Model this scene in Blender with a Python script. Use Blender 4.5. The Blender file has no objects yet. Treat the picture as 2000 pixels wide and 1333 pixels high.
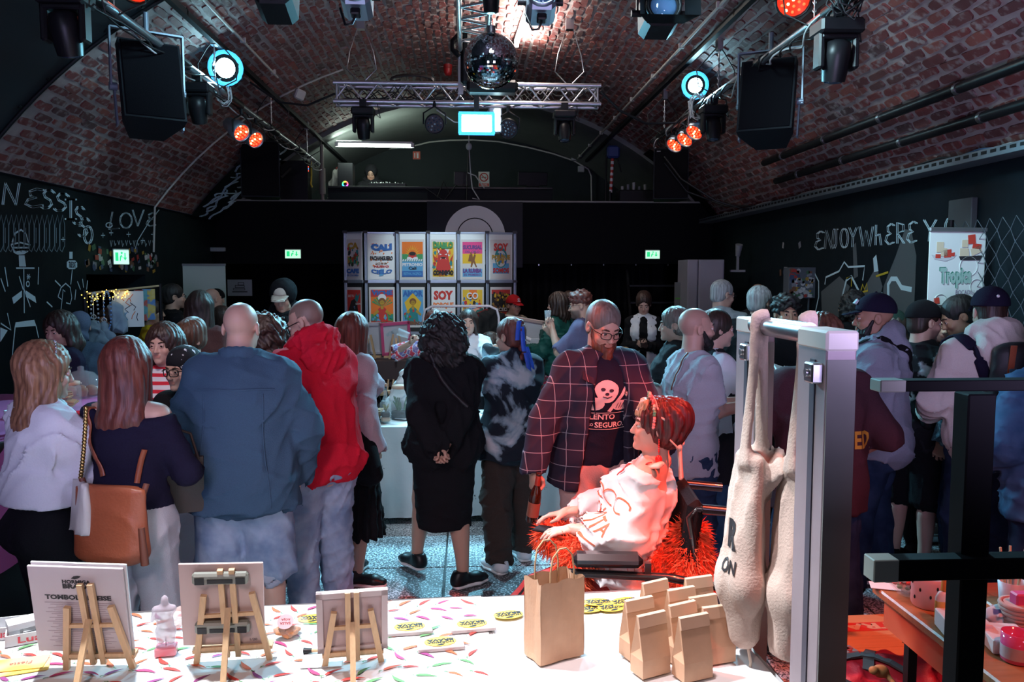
import bpy,bmesh,math,random
import numpy as np
from mathutils import Matrix,Vector,Euler
from mathutils.bvhtree import BVHTree
random.seed(7)
RNG=np.random.default_rng(7)
PI=math.pi
scene=bpy.context.scene
COL=scene.collection
R=math.radians
# camera
FPX=1600.0
cam_d=bpy.data.cameras.new('camera')
cam_d.sensor_width=36.0
cam_d.lens=FPX/2000*36
cam_d.clip_start=0.05
cam=bpy.data.objects.new('camera',cam_d)
COL.objects.link(cam)
PITCH,YAW=math.atan2(126.5,FPX),math.atan2(85,FPX)
CAMZ=1.91
cam.location=(0,0,CAMZ)
cam.rotation_euler=(PI/2-PITCH,0,-YAW)
scene.camera=cam
# world, lights, exposure
scene.view_settings.view_transform='Standard'
scene.view_settings.look='None'
scene.view_settings.exposure=0.0
scene.view_settings.gamma=1.0
scene.view_settings.use_curve_mapping=False
world=bpy.data.worlds.new('world')
scene.world=world
world.use_nodes=True
bg=world.node_tree.nodes['Background']
bg.inputs[0].default_value=(0.10,0.14,0.25,1)
bg.inputs[1].default_value=0.02
scene.cycles.max_bounces=5
scene.cycles.diffuse_bounces=3
scene.cycles.glossy_bounces=3
scene.cycles.transmission_bounces=4
scene.cycles.transparent_max_bounces=6
scene.cycles.caustics_reflective=False
scene.cycles.caustics_refractive=False
scene.cycles.sample_clamp_indirect=3.0
scene.cycles.use_denoising=True
def light(name,kind,loc,target,energy,color,size=0.2,angle=60,blend=0.6,size_y=None):
 d=bpy.data.lights.new(name,kind)
 d.energy=energy
 d.color=color
 if kind=='SPOT':
  d.spot_size=R(angle)
  d.spot_blend=blend
  d.shadow_soft_size=size
 elif kind=='AREA':
  d.size=size
  if size_y:
   d.shape='RECTANGLE'
   d.size_y=size_y
 else:
  d.shadow_soft_size=size
 o=bpy.data.objects.new(name,d)
 COL.objects.link(o)
 o.location=loc
 if target is not None:
  v=Vector(target)-Vector(loc)
  o.rotation_euler=v.to_track_quat('-Z','Y').to_euler()
 return o
CYAN,COOL=(.30,.75,1.0),(.72,.86,1.0)
light('spot_left','SPOT',(-2.25,7.62,3.8),(.2,3.4,.3),1100,CYAN,.06,62,.6)
light('spot_right','SPOT',(2.28,8.25,3.83),(-.2,3.4,.3),1100,CYAN,.06,62,.6)
light('blinder','SPOT',(.09,8.28,3.42),(.05,3,.3),900,(.25,.75,1.0),.12,110,.7)
light('crown_tube','AREA',(.60,8.6,4.45),(.60,8.6,6),80,(1,.97,.9),.1,size_y=1.8)
light('crown_tube_down','AREA',(.60,8.6,4.52),(.60,8.6,0),16,(1,.97,.9),.1,size_y=1.8)
light('gallery_tube','AREA',(-1.47,13.15,3.92),(-1.4,15.5,3.4),22,(.80,1,.86),1.2,size_y=.06)
light('gallery_tube_up','AREA',(-1.47,13.15,4.02),(-1.5,13.4,6),9,(.80,1,.86),1.2,size_y=.06)
light('table_lamp','SPOT',(-1.3,2.7,4.25),(-.3,2.3,.75),1250,(.90,.94,1.0),.10,50,.5)
light('table_lamp_pink','SPOT',(.2,2.3,4.3),(.45,2.35,.75),380,(1.0,.80,.82),.10,30,.5)
light('table_front_fill','SPOT',(-.9,-.5,3.2),(-.35,2.45,.85),170,(1.0,.74,.70),.12,42,.6)  # added fill with no fitting, brightens the easel boards
light('red_par_b','SPOT',(2.0,2.3,4.0),(.80,3.55,1.05),1200,(1,.08,.04),.07,27,.45)
light('red_par_d','SPOT',(-1.6,4.6,4.1),(.80,3.5,.95),1000,(1,.15,.08),.07,22,.5)
light('red_par_c','SPOT',(2.2,.9,4.0),(1.75,2.7,.6),320,(1,.14,.07),.08,40,.5)
light('wash_left','SPOT',(-2.4,-.6,4.1),(-1.0,4.4,1.2),390,(.62,.74,1.0),.25,80,.8)
light('wash_centre_fill','SPOT',(-.6,-.6,4.2),(-.2,5.2,.9),200,(.92,.74,.92),.25,42,.8)  # added fill wash, lifts the dark figures in the middle
light('wash_right','SPOT',(2.4,-.8,4.1),(1.2,5.0,1.2),100,(.72,.66,1.0),.25,80,.8)
light('wash_bricks','SPOT',(1.2,1.0,1.9),(2.6,6.0,4.1),300,(.68,.56,1.0),.4,110,1.0)
light('wash_bricks_left','SPOT',(-1.2,1.0,1.9),(-2.9,8.5,3.8),170,(.60,.54,1.0),.4,100,1.0)
light('mural_left','SPOT',(-.6,5.2,3.9),(-3.8,7.8,2.0),260,(.45,.82,1.0),.2,70,.8)
light('mural_right','SPOT',(1.0,4.4,3.9),(3.7,6.6,2.1),260,(.55,.88,1.0),.2,62,.8)
light('stall_left_fill','SPOT',(-1.4,2.9,3.95),(-1.75,5.1,1.45),170,(1.0,.84,.86),.12,36,.6)  # added fill spot with no fitting, brightens faces at the left stall
light('stall_lamp','SPOT',(.2,5.0,4.2),(.1,7.6,.8),330,(.75,.92,1.0),.15,75,.8)
light('poster_lamp','SPOT',(.0,8.9,3.6),(-.5,11.5,1.9),260,(.72,.93,1.0),.12,38,.6)
light('banner_fill','SPOT',(1.5,4.0,3.9),(3.45,5.6,1.75),300,(.58,.92,1.0),.12,26,.6)  # added fill spot, brightens the white banner by the right wall
# basic helpers
def X(px,y):
 """lateral metres of an image column at depth y in this room"""
 return y*math.tan(math.atan((px-1000)/FPX/1.003)+YAW)
def ZH(py,y):
 """height in metres of an image row at depth y"""
 return CAMZ-(py-540)/FPX*y
def _ray(px,py):
 cy,sy,cp,sp=math.cos(YAW),math.sin(YAW),math.cos(PITCH),math.sin(PITCH)
 fw=Vector((sy*cp,cy*cp,-sp))
 r=Vector((cy,-sy,0))
 return fw+r*((px-1000)/FPX)-r.cross(fw)*((py-666.5)/FPX)
def PT(px,py,z):
 """measured spot of the photograph on a level surface of height z"""
 d=_ray(px,py)
 return Vector((0,0,CAMZ))+d*((z-CAMZ)/d.z)
def AT(px,py,y):
 """measured spot of the photograph at room depth y"""
 d=_ray(px,py)
 return Vector((0,0,CAMZ))+d*(y/d.y)
def tag(o,label=None,cat=None,group=None,kind=None):
 if label:
  o['label']=label
 if cat:
  o['category']=cat
 if group:
  o['group']=group
 if kind:
  o['kind']=kind
 return o
def thing(name,label,cat,loc=(0,0,0),rz=0.0,group=None,rot=None):
 o=bpy.data.objects.new(name,None)
 o.empty_display_size=0.1
 COL.objects.link(o)
 o.location=loc
 o.rotation_euler=rot if rot else(0,0,R(rz))
 return tag(o,label,cat,group)
def kids(o):
 return[c for c in bpy.data.objects if c.parent==o]
def dup(root,loc,rz=None,label=None,rot=None):
 r=root.copy()
 COL.objects.link(r)
 r.location=loc
 if rz is not None:
  r.rotation_euler=(0,0,R(rz))
 if rot:
  r.rotation_euler=rot
 if label:
  r['label']=label
 for ch in list(root.children):
  c=ch.copy()
  COL.objects.link(c)
  c.parent=r
  for g in list(ch.children):
   d=g.copy()
   COL.objects.link(d)
   d.parent=c
 return r
class MB:
 """collects simple solids and links them as one mesh object"""
 def __init__(s):
  s.v,s.f,s.m,s.sm=[],[],[],[]
  s.mi=0
  s.M=None
 def add(s,vs,fs,smooth=False):
  b=len(s.v)
  if s.M is not None:
   vs=[s.M@Vector(p)for p in vs]
  s.v.extend([tuple(p)for p in vs])
  s.f.extend([tuple(b+i for i in f)for f in fs])
  s.m.extend([s.mi]*len(fs))
  s.sm.extend([smooth]*len(fs))
  return s
 def box(s,c,d,rot=None,bev=0.0):
  x,y,z=d[0]/2,d[1]/2,d[2]/2
  Mx=Matrix.Translation(c)
  if rot is not None:
   Mx=Mx@(Euler(rot).to_matrix().to_4x4())
  if bev<=0:
   vs=[Mx@Vector((sx*x,sy*y,sz*z))for sx in(-1,1)for sy in(-1,1)for sz in(-1,1)]
   return s.add(vs,[(0,1,3,2),(4,6,7,5),(0,4,5,1),(2,3,7,6),(0,2,6,4),(1,5,7,3)])
  b=min(bev,x*.9,y*.9,z*.9)
  bm=bmesh.new()
  bmesh.ops.create_cube(bm,size=1,matrix=Matrix.Diagonal((2*x,2*y,2*z,1)))
  bmesh.ops.bevel(bm,geom=bm.edges[:],offset=b,segments=1,affect='EDGES')
  bm.verts.index_update()
  vs=[Mx@v.co for v in bm.verts]
  fs=[tuple(v.index for v in f.verts)for f in bm.faces]
  bm.free()
  return s.add(vs,fs)
 def bar(s,a,b,w,d=None,up=(0,0,1)):
  """square bar from a to b"""
  a,b=Vector(a),Vector(b)
  t=(b-a).normalized()
  u=Vector(up)
  if abs(t.dot(u))>.98:
   u=Vector((1,0,0))
  sd=t.cross(u).normalized()
  up2=sd.cross(t)
  d=d or w
  vs=[]
  for p in(a,b):
   for i,j in((-1,-1),(1,-1),(1,1),(-1,1)):
    vs.append(p+sd*(i*w/2)+up2*(j*d/2))
  return s.add(vs,[(3,2,1,0),(4,5,6,7),(0,1,5,4),(1,2,6,5),(2,3,7,6),(3,0,4,7)])
 def cyl(s,a,b,r,r2=None,n=12,caps=True):
  a,b=Vector(a),Vector(b)
  r2=r if r2 is None else r2
  t=(b-a).normalized()
  u=Vector((0,0,1))if abs(t.z)<.9 else Vector((1,0,0))
  sd=t.cross(u).normalized()
  up=sd.cross(t)
  vs,fs=[],[]
  for p,rr in((a,r),(b,r2)):
   for i in range(n):
    q=2*PI*i/n
    vs.append(p+(sd*math.cos(q)+up*math.sin(q))*rr)
  for i in range(n):
   j=(i+1)%n
   fs.append((i,i+n,j+n,j))
  s.add(vs,fs,True)
  if caps:
   c=[tuple(range(n)),tuple(reversed(range(n,2*n)))]
   s.add(vs,c)
  return s
 def tube(s,pts,r,n=6,closed=False):
  pts=[Vector(p)for p in pts]
  m=len(pts)
  vs,fs=[],[]
  prev=None
  for i,p in enumerate(pts):
   if closed:
    t=(pts[(i+1)%m]-pts[i-1])
   else:
    t=pts[min(i+1,m-1)]-pts[max(i-1,0)]
   if t.length<1e-9:
    t=Vector((0,0,1))
   t.normalize()
   if prev is None:
    u=Vector((0,0,1))if abs(t.z)<.9 else Vector((1,0,0))
    sd=t.cross(u).normalized()
   else:
    sd=prev-t*prev.dot(t)
    if sd.length<1e-6:
     sd=t.orthogonal()
    sd.normalize()
   prev=sd
   up=sd.cross(t)
   rr=r[i]if hasattr(r,'__len__')else r
   for k in range(n):
    q=2*PI*k/n
    vs.append(p+(sd*math.cos(q)+up*math.sin(q))*rr)
  for i in range(m if closed else m-1):
   i2=(i+1)%m
   for k in range(n):
    k2=(k+1)%n
    fs.append((i*n+k,i2*n+k,i2*n+k2,i*n+k2))
  s.add(vs,fs,True)
  if not closed:
   s.add(vs,[tuple(range(n)),tuple(reversed(range((m-1)*n,m*n)))])
  return s
 def lathe(s,prof,c=(0,0,0),n=16,smooth=True,Mx=None):
  vs,fs=[],[]
  for r,z in prof:
   for i in range(n):
    q=2*PI*i/n
    p=Vector((r*math.cos(q),r*math.sin(q),z))
    vs.append((Mx@p if Mx else p)+Vector(c))
  for k in range(len(prof)-1):
   for i in range(n):
    j=(i+1)%n
    fs.append((k*n+i,k*n+j,(k+1)*n+j,(k+1)*n+i))
  s.add(vs,fs,smooth)
  s.add(vs,[tuple(reversed(range(n))),tuple(range((len(prof)-1)*n,len(prof)*n))])
  return s
 def sph(s,c,r,n=12,m=8):
  r=(r,r,r)if not hasattr(r,'__len__')else r
  prof=[]
  vs,fs=[],[]
  for k in range(m+1):
   a=-PI/2+PI*k/m
   for i in range(n):
    q=2*PI*i/n
    vs.append((c[0]+r[0]*math.cos(a)*math.cos(q),c[1]+r[1]*math.cos(a)*math.sin(q),c[2]+r[2]*math.sin(a)))
  for k in range(m):
   for i in range(n):
    j=(i+1)%n
    fs.append((k*n+i,k*n+j,(k+1)*n+j,(k+1)*n+i))
  return s.add(vs,fs,True)
 def prism(s,poly,z0,z1):
  """polygon in xy (any convexity, no holes) extruded z0..z1"""
  n=len(poly)
  vs=[(p[0],p[1],z0)for p in poly]+[(p[0],p[1],z1)for p in poly]
  fs=[tuple(reversed(range(n))),tuple(range(n,2*n))]
  fs+=[(i,(i+1)%n,n+(i+1)%n,n+i)for i in range(n)]
  return s.add(vs,fs)
 def ribbon(s,pts,w,z,th=0.002):
  """flat painted stroke in the xy plane at height z"""
  pts=[Vector((p[0],p[1]))for p in pts]
  m=len(pts)
  vs,fs=[],[]
  for i,p in enumerate(pts):
   t=pts[min(i+1,m-1)]-pts[max(i-1,0)]
   if t.length<1e-9:
    t=Vector((1,0))
   t.normalize()
   nn=Vector((-t.y,t.x))*w/2
   vs+=[(p.x+nn.x,p.y+nn.y,z+th),(p.x-nn.x,p.y-nn.y,z+th)]
  for i in range(m-1):
   fs.append((2*i+1,2*i+3,2*i+2,2*i))
  return s.add(vs,fs)
 def grid(s,fn,nu,nv,smooth=True,thick=0.0):
  vs=[fn(i/nu,j/nv)for j in range(nv+1)for i in range(nu+1)]
  fs=[(j*(nu+1)+i,j*(nu+1)+i+1,(j+1)*(nu+1)+i+1,(j+1)*(nu+1)+i)for j in range(nv)for i in range(nu)]
  return s.add(vs,fs,smooth)
 def mesh(s,name,mats):
  me=bpy.data.meshes.new(name)
  me.from_pydata(s.v,[],s.f)
  for m in(mats if isinstance(mats,(list,tuple))else[mats]):
   me.materials.append(m)
  me.polygons.foreach_set('material_index',s.m)
  me.polygons.foreach_set('use_smooth',s.sm)
  me.update()
  return me
 def obj(s,name,mats,parent=None,loc=(0,0,0),rot=(0,0,0)):
  return link(name,s.mesh(name,mats),parent,loc,rot)
def link(name,me,parent=None,loc=(0,0,0),rot=(0,0,0)):
 o=bpy.data.objects.new(name,me)
 COL.objects.link(o)
 o.parent=parent
 o.location=loc
 o.rotation_euler=rot
 return o
_txt={}
def text_geo(body,bold=0.0,extrude=0.0,spacing=1.0):
 """letters as plain geometry, unit size, centred; returns verts, faces, width"""
 key=(body,bold,extrude,spacing)
 if key in _txt:
  return _txt[key]
 cu=bpy.data.curves.new('t','FONT')
 cu.body=body
 cu.size=1.0
 cu.offset=bold
 cu.resolution_u=2
 cu.extrude=extrude
 cu.space_character=spacing
 cu.align_x='CENTER'
 cu.align_y='CENTER'
 o=bpy.data.objects.new('t',cu)
 COL.objects.link(o)
 bpy.context.view_layer.update()
 dg=bpy.context.evaluated_depsgraph_get()
 me=bpy.data.meshes.new_from_object(o.evaluated_get(dg))
 vs=[tuple(v.co)for v in me.vertices]
 fs=[tuple(p.vertices)for p in me.polygons]
 bpy.data.objects.remove(o)
 bpy.data.curves.remove(cu)
 bpy.data.meshes.remove(me)
 xs=[v[0]for v in vs]or[0]
 ys=[v[1]for v in vs]or[0]
 cx,cy=(max(xs)+min(xs))/2,(max(ys)+min(ys))/2
 vs=[(v[0]-cx,v[1]-cy,v[2])for v in vs]
 _txt[key]=(vs,fs,max(xs)-min(xs),max(ys)-min(ys))
 return _txt[key]
def put_text(mb,body,cx,cy,w,h,z=0.0,bold=0.02,rot=0.0,arc=0.0,skew=0.0):
 """fit a word into a w x h box on the xy plane of mb; arc bends it"""
 vs,fs,tw,th=text_geo(body,bold)
 out=[]
 c,s_=math.cos(rot),math.sin(rot)
 for x,y,_ in vs:
  x,y=x*w/tw,y*h/th
  x+=skew*y
  y-=arc*(x/w*2)**2
  out.append((cx+x*c-y*s_,cy+x*s_+y*c,z))
 mb.add(out,fs)
# materials
_mats={}
def nodes(name):
 m=bpy.data.materials.new(name)
 m.use_nodes=True
 nt=m.node_tree
 return m,nt,nt.nodes['Principled BSDF']
def _n(nt,kind,**kw):
 n=nt.nodes.new(kind)
 for k,v in kw.items():
  setattr(n,k,v)
 return n
def bump_on(nt,p,scale,strength,dist=0.01,coords='Object',detail=4,stretch=None):
 tc=_n(nt,'ShaderNodeTexCoord')
 src=tc.outputs[coords]
 if stretch:
  mp=_n(nt,'ShaderNodeMapping')
  mp.inputs['Scale'].default_value=stretch
  nt.links.new(src,mp.inputs[0])
  src=mp.outputs[0]
 no=_n(nt,'ShaderNodeTexNoise')
 no.inputs['Scale'].default_value=scale
 no.inputs['Detail'].default_value=detail
 nt.links.new(src,no.inputs['Vector'])
 b=_n(nt,'ShaderNodeBump')
 b.inputs['Strength'].default_value=strength
 b.inputs['Distance'].default_value=dist
 nt.links.new(no.outputs[0],b.inputs['Height'])
 nt.links.new(b.outputs[0],p.inputs['Normal'])
 return no
def mat(name,col,rough=0.6,metal=0.0,bump=0.0,scale=60,var=0.0,spec=0.5,stretch=None,sheen=0.0,emit=None,alpha=None,trans=0.0,coat=0.0):
 if name in _mats:
  return _mats[name]
 m,nt,p=nodes(name)
 col=tuple(col)+(1,)
 p.inputs['Base Color'].default_value=col
 p.inputs['Roughness'].default_value=rough
 p.inputs['Metallic'].default_value=metal
 p.inputs['Specular IOR Level'].default_value=spec
 if coat:
  p.inputs['Coat Weight'].default_value=coat
 if sheen:
  p.inputs['Sheen Weight'].default_value=sheen
 if trans:
  p.inputs['Transmission Weight'].default_value=trans
  p.inputs['IOR'].default_value=1.3
 if emit:
  p.inputs['Emission Color'].default_value=tuple(emit[:3])+(1,)
  p.inputs['Emission Strength'].default_value=emit[3]
 if alpha is not None:
  p.inputs['Alpha'].default_value=alpha
 no=None
 if bump or var:
  no=bump_on(nt,p,scale,max(bump,0.001),stretch=stretch)
 if var:
  mx=_n(nt,'ShaderNodeMix',data_type='RGBA')
  mx.inputs[6].default_value=tuple(c*(1-var)for c in col[:3])+(1,)
  mx.inputs[7].default_value=tuple(min(1,c*(1+var))for c in col[:3])+(1,)
  nt.links.new(no.outputs[0],mx.inputs[0])
  nt.links.new(mx.outputs[2],p.inputs['Base Color'])
 _mats[name]=m
 return m
def cloth(name,col,var=0.15,rough=0.9,scale=140,bump=0.25):
 return mat(name,col,rough,0,bump,scale,var,0.15)
def ramp(nt,src,stops):
 r=_n(nt,'ShaderNodeValToRGB')
 el=r.color_ramp.elements
 while len(el)<len(stops):
  el.new(0.5)
 for e,(pos,c)in zip(el,stops):
  e.position=pos
  e.color=tuple(c)+(1,)
 nt.links.new(src,r.inputs[0])
 return r.outputs[0]
BLACK=mat('black_paint',(0.008,0.009,0.011),0.55,bump=0.1,scale=30)
BLACKM=mat('black_metal',(0.008,0.009,0.011),0.45,0.2,spec=.3)
BLACKP=mat('black_plastic',(0.008,0.008,0.010),0.4,spec=.3)
ALU=mat('aluminium',(0.62,0.63,0.66),0.35,0.9,bump=0.08,scale=20)
STEEL=mat('steel',(0.5,0.52,0.55),0.3,1.0,bump=0.05,scale=30)
CABLE=mat('cable_black',(0.01,0.01,0.012),0.5)
CABLEW=mat('cable_white',(0.6,0.62,0.62),0.5)
WHITE=mat('white_paint',(0.8,0.8,0.8),0.6)
PAPER=mat('white_paper',(0.82,0.82,0.82),0.7,bump=0.03,scale=40)
GLASS=mat('clear_glass',(0.85,0.9,0.95),0.04,alpha=0.16,coat=.5)
WOODL=mat('pale_wood',(0.62,0.40,0.22),0.55,bump=0.1,scale=12,var=0.25,stretch=(8,8,1))
KRAFT=mat('kraft_paper',(0.55,0.32,0.20),0.75,bump=0.12,scale=30,var=0.1)
# implicit surfaces (smooth blended solids -> one continuous mesh)
def V3(*a):
 return np.array(a,dtype=np.float64)
def nrm(v):
 v=np.asarray(v,float)
 return v/max(np.linalg.norm(v),1e-9)
class SDF:
 def __init__(s):
  s.pr=[]
  s.cuts=[]
 def ec(s,a,b,wa,wb=None,da=None,db=None,side=None,k=.02,op=0,cuts=()):
  """elliptic cone from a to b: half width wa..wb along side, half depth da..db"""
  a,b=np.asarray(a,float),np.asarray(b,float)
  wb=wa if wb is None else wb
  da=wa if da is None else da
  db=wb if db is None else db
  t=b-a
  L=np.linalg.norm(t)
  t=t/L if L>1e-6 else V3(0,0,1)
  sd=V3(1,0,0)if side is None else np.asarray(side,float)
  sd=sd-t*sd.dot(t)
  if np.linalg.norm(sd)<1e-3:
   sd=np.cross(t,V3(0,.3,1))
  sd=nrm(sd)
  fr=np.cross(t,sd)
  m=max(wa,wb,da,db)
  s.pr.append(('c',a,t,L,sd,fr,wa,wb,da,db,k,op,cuts,np.minimum(a,b)-m,np.maximum(a,b)+m))
  return s
 def el(s,c,r,Rm=None,k=.02,op=0,cuts=()):
  c=np.asarray(c,float)
  r=np.asarray(r if hasattr(r,'__len__')else(r,r,r),float)
  Rm=np.eye(3)if Rm is None else Rm
  m=r.max()
  s.pr.append(('e',c,r,Rm,None,None,0,0,0,0,k,op,cuts,c-m,c+m))
  return s
 def cut(s,p,n):
  """keep the side the normal points away from"""
  s.cuts.append((np.asarray(p,float),nrm(n)))
  return s
 def bounds(s):
  a=[p for p in s.pr if p[11]==0]
  return np.min([p[13]for p in a],0),np.max([p[14]for p in a],0)
 def field(s,xs,ys,zs,disp=None):
  F=np.full((len(xs),len(ys),len(zs)),0.5,np.float32)
  for p in s.pr:
   kind,k,op,cuts,lo,hi=p[0],p[10],p[11],p[12],p[13],p[14]
   mg=k+0.025
   sl=[]
   for ax,l,h in((xs,lo[0],hi[0]),(ys,lo[1],hi[1]),(zs,lo[2],hi[2])):
    i0,i1=np.searchsorted(ax,l-mg),np.searchsorted(ax,h+mg)
    sl.append(slice(i0,i1))
   if any(q.stop<=q.start for q in sl):
    continue
   x,y,z=xs[sl[0]][:,None,None],ys[sl[1]][None,:,None],zs[sl[2]][None,None,:]
   if kind=='c':
    _,a,t,L,sd,fr,wa,wb,da,db=p[:10]
    dx,dy,dz=x-a[0],y-a[1],z-a[2]
    ta=dx*t[0]+dy*t[1]+dz*t[2]
    tc=np.clip(ta,0,L)
    e=tc/max(L,1e-6)
    w=wa+(wb-wa)*e
    d=da+(db-da)*e
    u=(dx*sd[0]+dy*sd[1]+dz*sd[2])/w
    v=(dx*fr[0]+dy*fr[1]+dz*fr[2])/d
    mn=np.minimum(w,d)
    q=(ta-tc)/mn
    k0=np.sqrt(u*u+v*v+q*q)+1e-6
    k1=np.sqrt((u/w)**2+(v/d)**2+(q/mn)**2)+1e-6
   else:
    _,c,r,Rm=p[:4]
    dx,dy,dz=x-c[0],y-c[1],z-c[2]
    k0=k1=0
    for i in range(3):
     q=(dx*Rm[0,i]+dy*Rm[1,i]+dz*Rm[2,i])/r[i]
     k0=k0+q*q
     k1=k1+(q/r[i])**2
    k0=np.sqrt(k0)+1e-6
    k1=np.sqrt(k1)+1e-6
   D=(k0*(k0-1)/k1).astype(np.float32)
   for cp,cn in cuts:
    D=np.maximum(D,((x-cp[0])*cn[0]+(y-cp[1])*cn[1]+(z-cp[2])*cn[2]).astype(np.float32))
   G=F[tuple(sl)]
   if op==0:
    h=np.maximum(k-np.abs(G-D),0)/k
    F[tuple(sl)]=np.minimum(G,D)-h*h*k*.25
   else:
    D=-D
    h=np.maximum(k-np.abs(G-D),0)/k
    F[tuple(sl)]=np.maximum(G,D)+h*h*k*.25
  if disp is not None:
   I=np.nonzero(np.abs(F)<0.045)
   F[I]+=disp(xs[I[0]],ys[I[1]],zs[I[2]])
  for cp,cn in s.cuts:
   F=np.maximum(F,((xs[:,None,None]-cp[0])*cn[0]+(ys[None,:,None]-cp[1])*cn[1]+(zs[None,None,:]-cp[2])*cn[2]).astype(np.float32))
  return F
 def geo(s,vox=.012,fine=None,disp=None):
  lo,hi=s.bounds()
  lo,hi=lo-.035,hi+.035
  ax=[]
  for i in range(3):
   g=[lo[i]]
   while g[-1]<hi[i]:
    st=vox
    if fine is not None:
     fl,fh,fv=fine
     if fl[i]-vox<g[-1]<fh[i]:
      st=fv
    g.append(g[-1]+st)
   ax.append(np.array(g))
  F=s.field(*ax,disp=disp)
  return nets(F,*ax)
def nets(F,xs,ys,zs):
 I=F<0
 cnt=np.zeros(tuple(n-1 for n in F.shape),np.int8)
 for dx in(0,1):
  for dy in(0,1):
   for dz in(0,1):
    cnt+=I[dx:F.shape[0]-1+dx,dy:F.shape[1]-1+dy,dz:F.shape[2]-1+dz]
 act=(cnt>0)&(cnt<8)
 idx=np.argwhere(act)
 if len(idx)==0:
  return np.zeros((0,3)),np.zeros((0,4),int)
 i,j,k=idx.T
 cor={}
 pos={}
 for dx in(0,1):
  for dy in(0,1):
   for dz in(0,1):
    cor[dx,dy,dz]=F[i+dx,j+dy,k+dz].astype(np.float64)
 acc=np.zeros((len(idx),3))
 n=np.zeros(len(idx))
 for a in cor:
  for d in range(3):
   if a[d]:
    continue
   b=list(a)
   b[d]=1
   b=tuple(b)
   fa,fb=cor[a],cor[b]
   m=(fa<0)!=(fb<0)
   t=np.where(m,fa/np.where(m,fa-fb,1),0)
   p=np.stack([np.full(len(idx),float(a[q]))for q in range(3)],1)
   p[:,d]=t
   acc+=p*m[:,None]
   n+=m
 acc/=n[:,None]
 ax=(xs,ys,zs)
 v=np.stack([ax[q][idx[:,q]]+acc[:,q]*(ax[q][idx[:,q]+1]-ax[q][idx[:,q]])for q in range(3)],1)
 num=-np.ones(act.shape,np.int64)
 num[i,j,k]=np.arange(len(idx))
 quads=[]
 nx,ny,nz=F.shape
 for d in range(3):
  a=[slice(None)]*3
  b=[slice(None)]*3
  a[d]=slice(0,F.shape[d]-1)
  b[d]=slice(1,F.shape[d])
  o1,o2=(d+1)%3,(d+2)%3
  for o in(o1,o2):
   a[o]=slice(1,F.shape[o]-1)
   b[o]=slice(1,F.shape[o]-1)
  A,B=I[tuple(a)],I[tuple(b)]
  e=np.argwhere(A!=B)
  if not len(e):
   continue
  base=e.copy()
  base[:,o1]+=1
  base[:,o2]+=1
  sgn=A[tuple(e.T)]
  def cell(s1,s2):
   c=base.copy()
   c[:,o1]-=s1
   c[:,o2]-=s2
   return num[tuple(c.T)]
  q=np.stack([cell(1,1),cell(0,1),cell(0,0),cell(1,0)],1)
  q[~sgn]=q[~sgn][:,::-1]
  quads.append(q)
 q=np.concatenate(quads)
 q=q[(q>=0).all(1)]
 return v,q
def mesh_np(name,v,q,mats,smooth=True,col=None):
 me=bpy.data.meshes.new(name)
 nv,nq=len(v),len(q)
 me.vertices.add(nv)
 me.vertices.foreach_set('co',np.ascontiguousarray(v,np.float32).ravel())
 me.loops.add(nq*4)
 me.loops.foreach_set('vertex_index',np.ascontiguousarray(q,np.int32).ravel())
 me.polygons.add(nq)
 me.polygons.foreach_set('loop_start',np.arange(0,nq*4,4,dtype=np.int32))
 me.polygons.foreach_set('use_smooth',np.full(nq,smooth))
 for m in(mats if isinstance(mats,(list,tuple))else[mats]):
  me.materials.append(m)
 me.update(calc_edges=True)
 if col is not None:
  at=me.color_attributes.new('Col','FLOAT_COLOR','POINT')
  c=np.ones((nv,4),np.float32)
  c[:,:3]=col
  at.data.foreach_set('color',c.ravel())
 return me
def join_geo(parts):
 vs,qs,b=[],[],0
 for v,q in parts:
  if len(v)==0:
   continue
  vs.append(v)
  qs.append(q+b)
  b+=len(v)
 return np.concatenate(vs),np.concatenate(qs)
def wrinkles(seed,amp=.005,f=26,n=4):
 r=np.random.default_rng(seed)
 dirs=r.normal(size=(n,3))*(f,f,f*.9)
 wd=r.normal(size=(n,3))*9
 ph=r.uniform(0,6,(n,2))
 def fn(x,y,z):
  o=0
  for i in range(n):
   w=1.3*np.sin(wd[i,0]*x+wd[i,1]*y+wd[i,2]*z+ph[i,1])
   a=dirs[i,0]*x*.8+dirs[i,1]*y*.8+dirs[i,2]*z+ph[i,0]+w
   o=o+(1-np.abs(np.sin(a*.5)))**2.2*(.55+.45*np.sin(w*1.7+a*.17))
  return(-amp*o*.8).astype(np.float32)
 return fn
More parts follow.
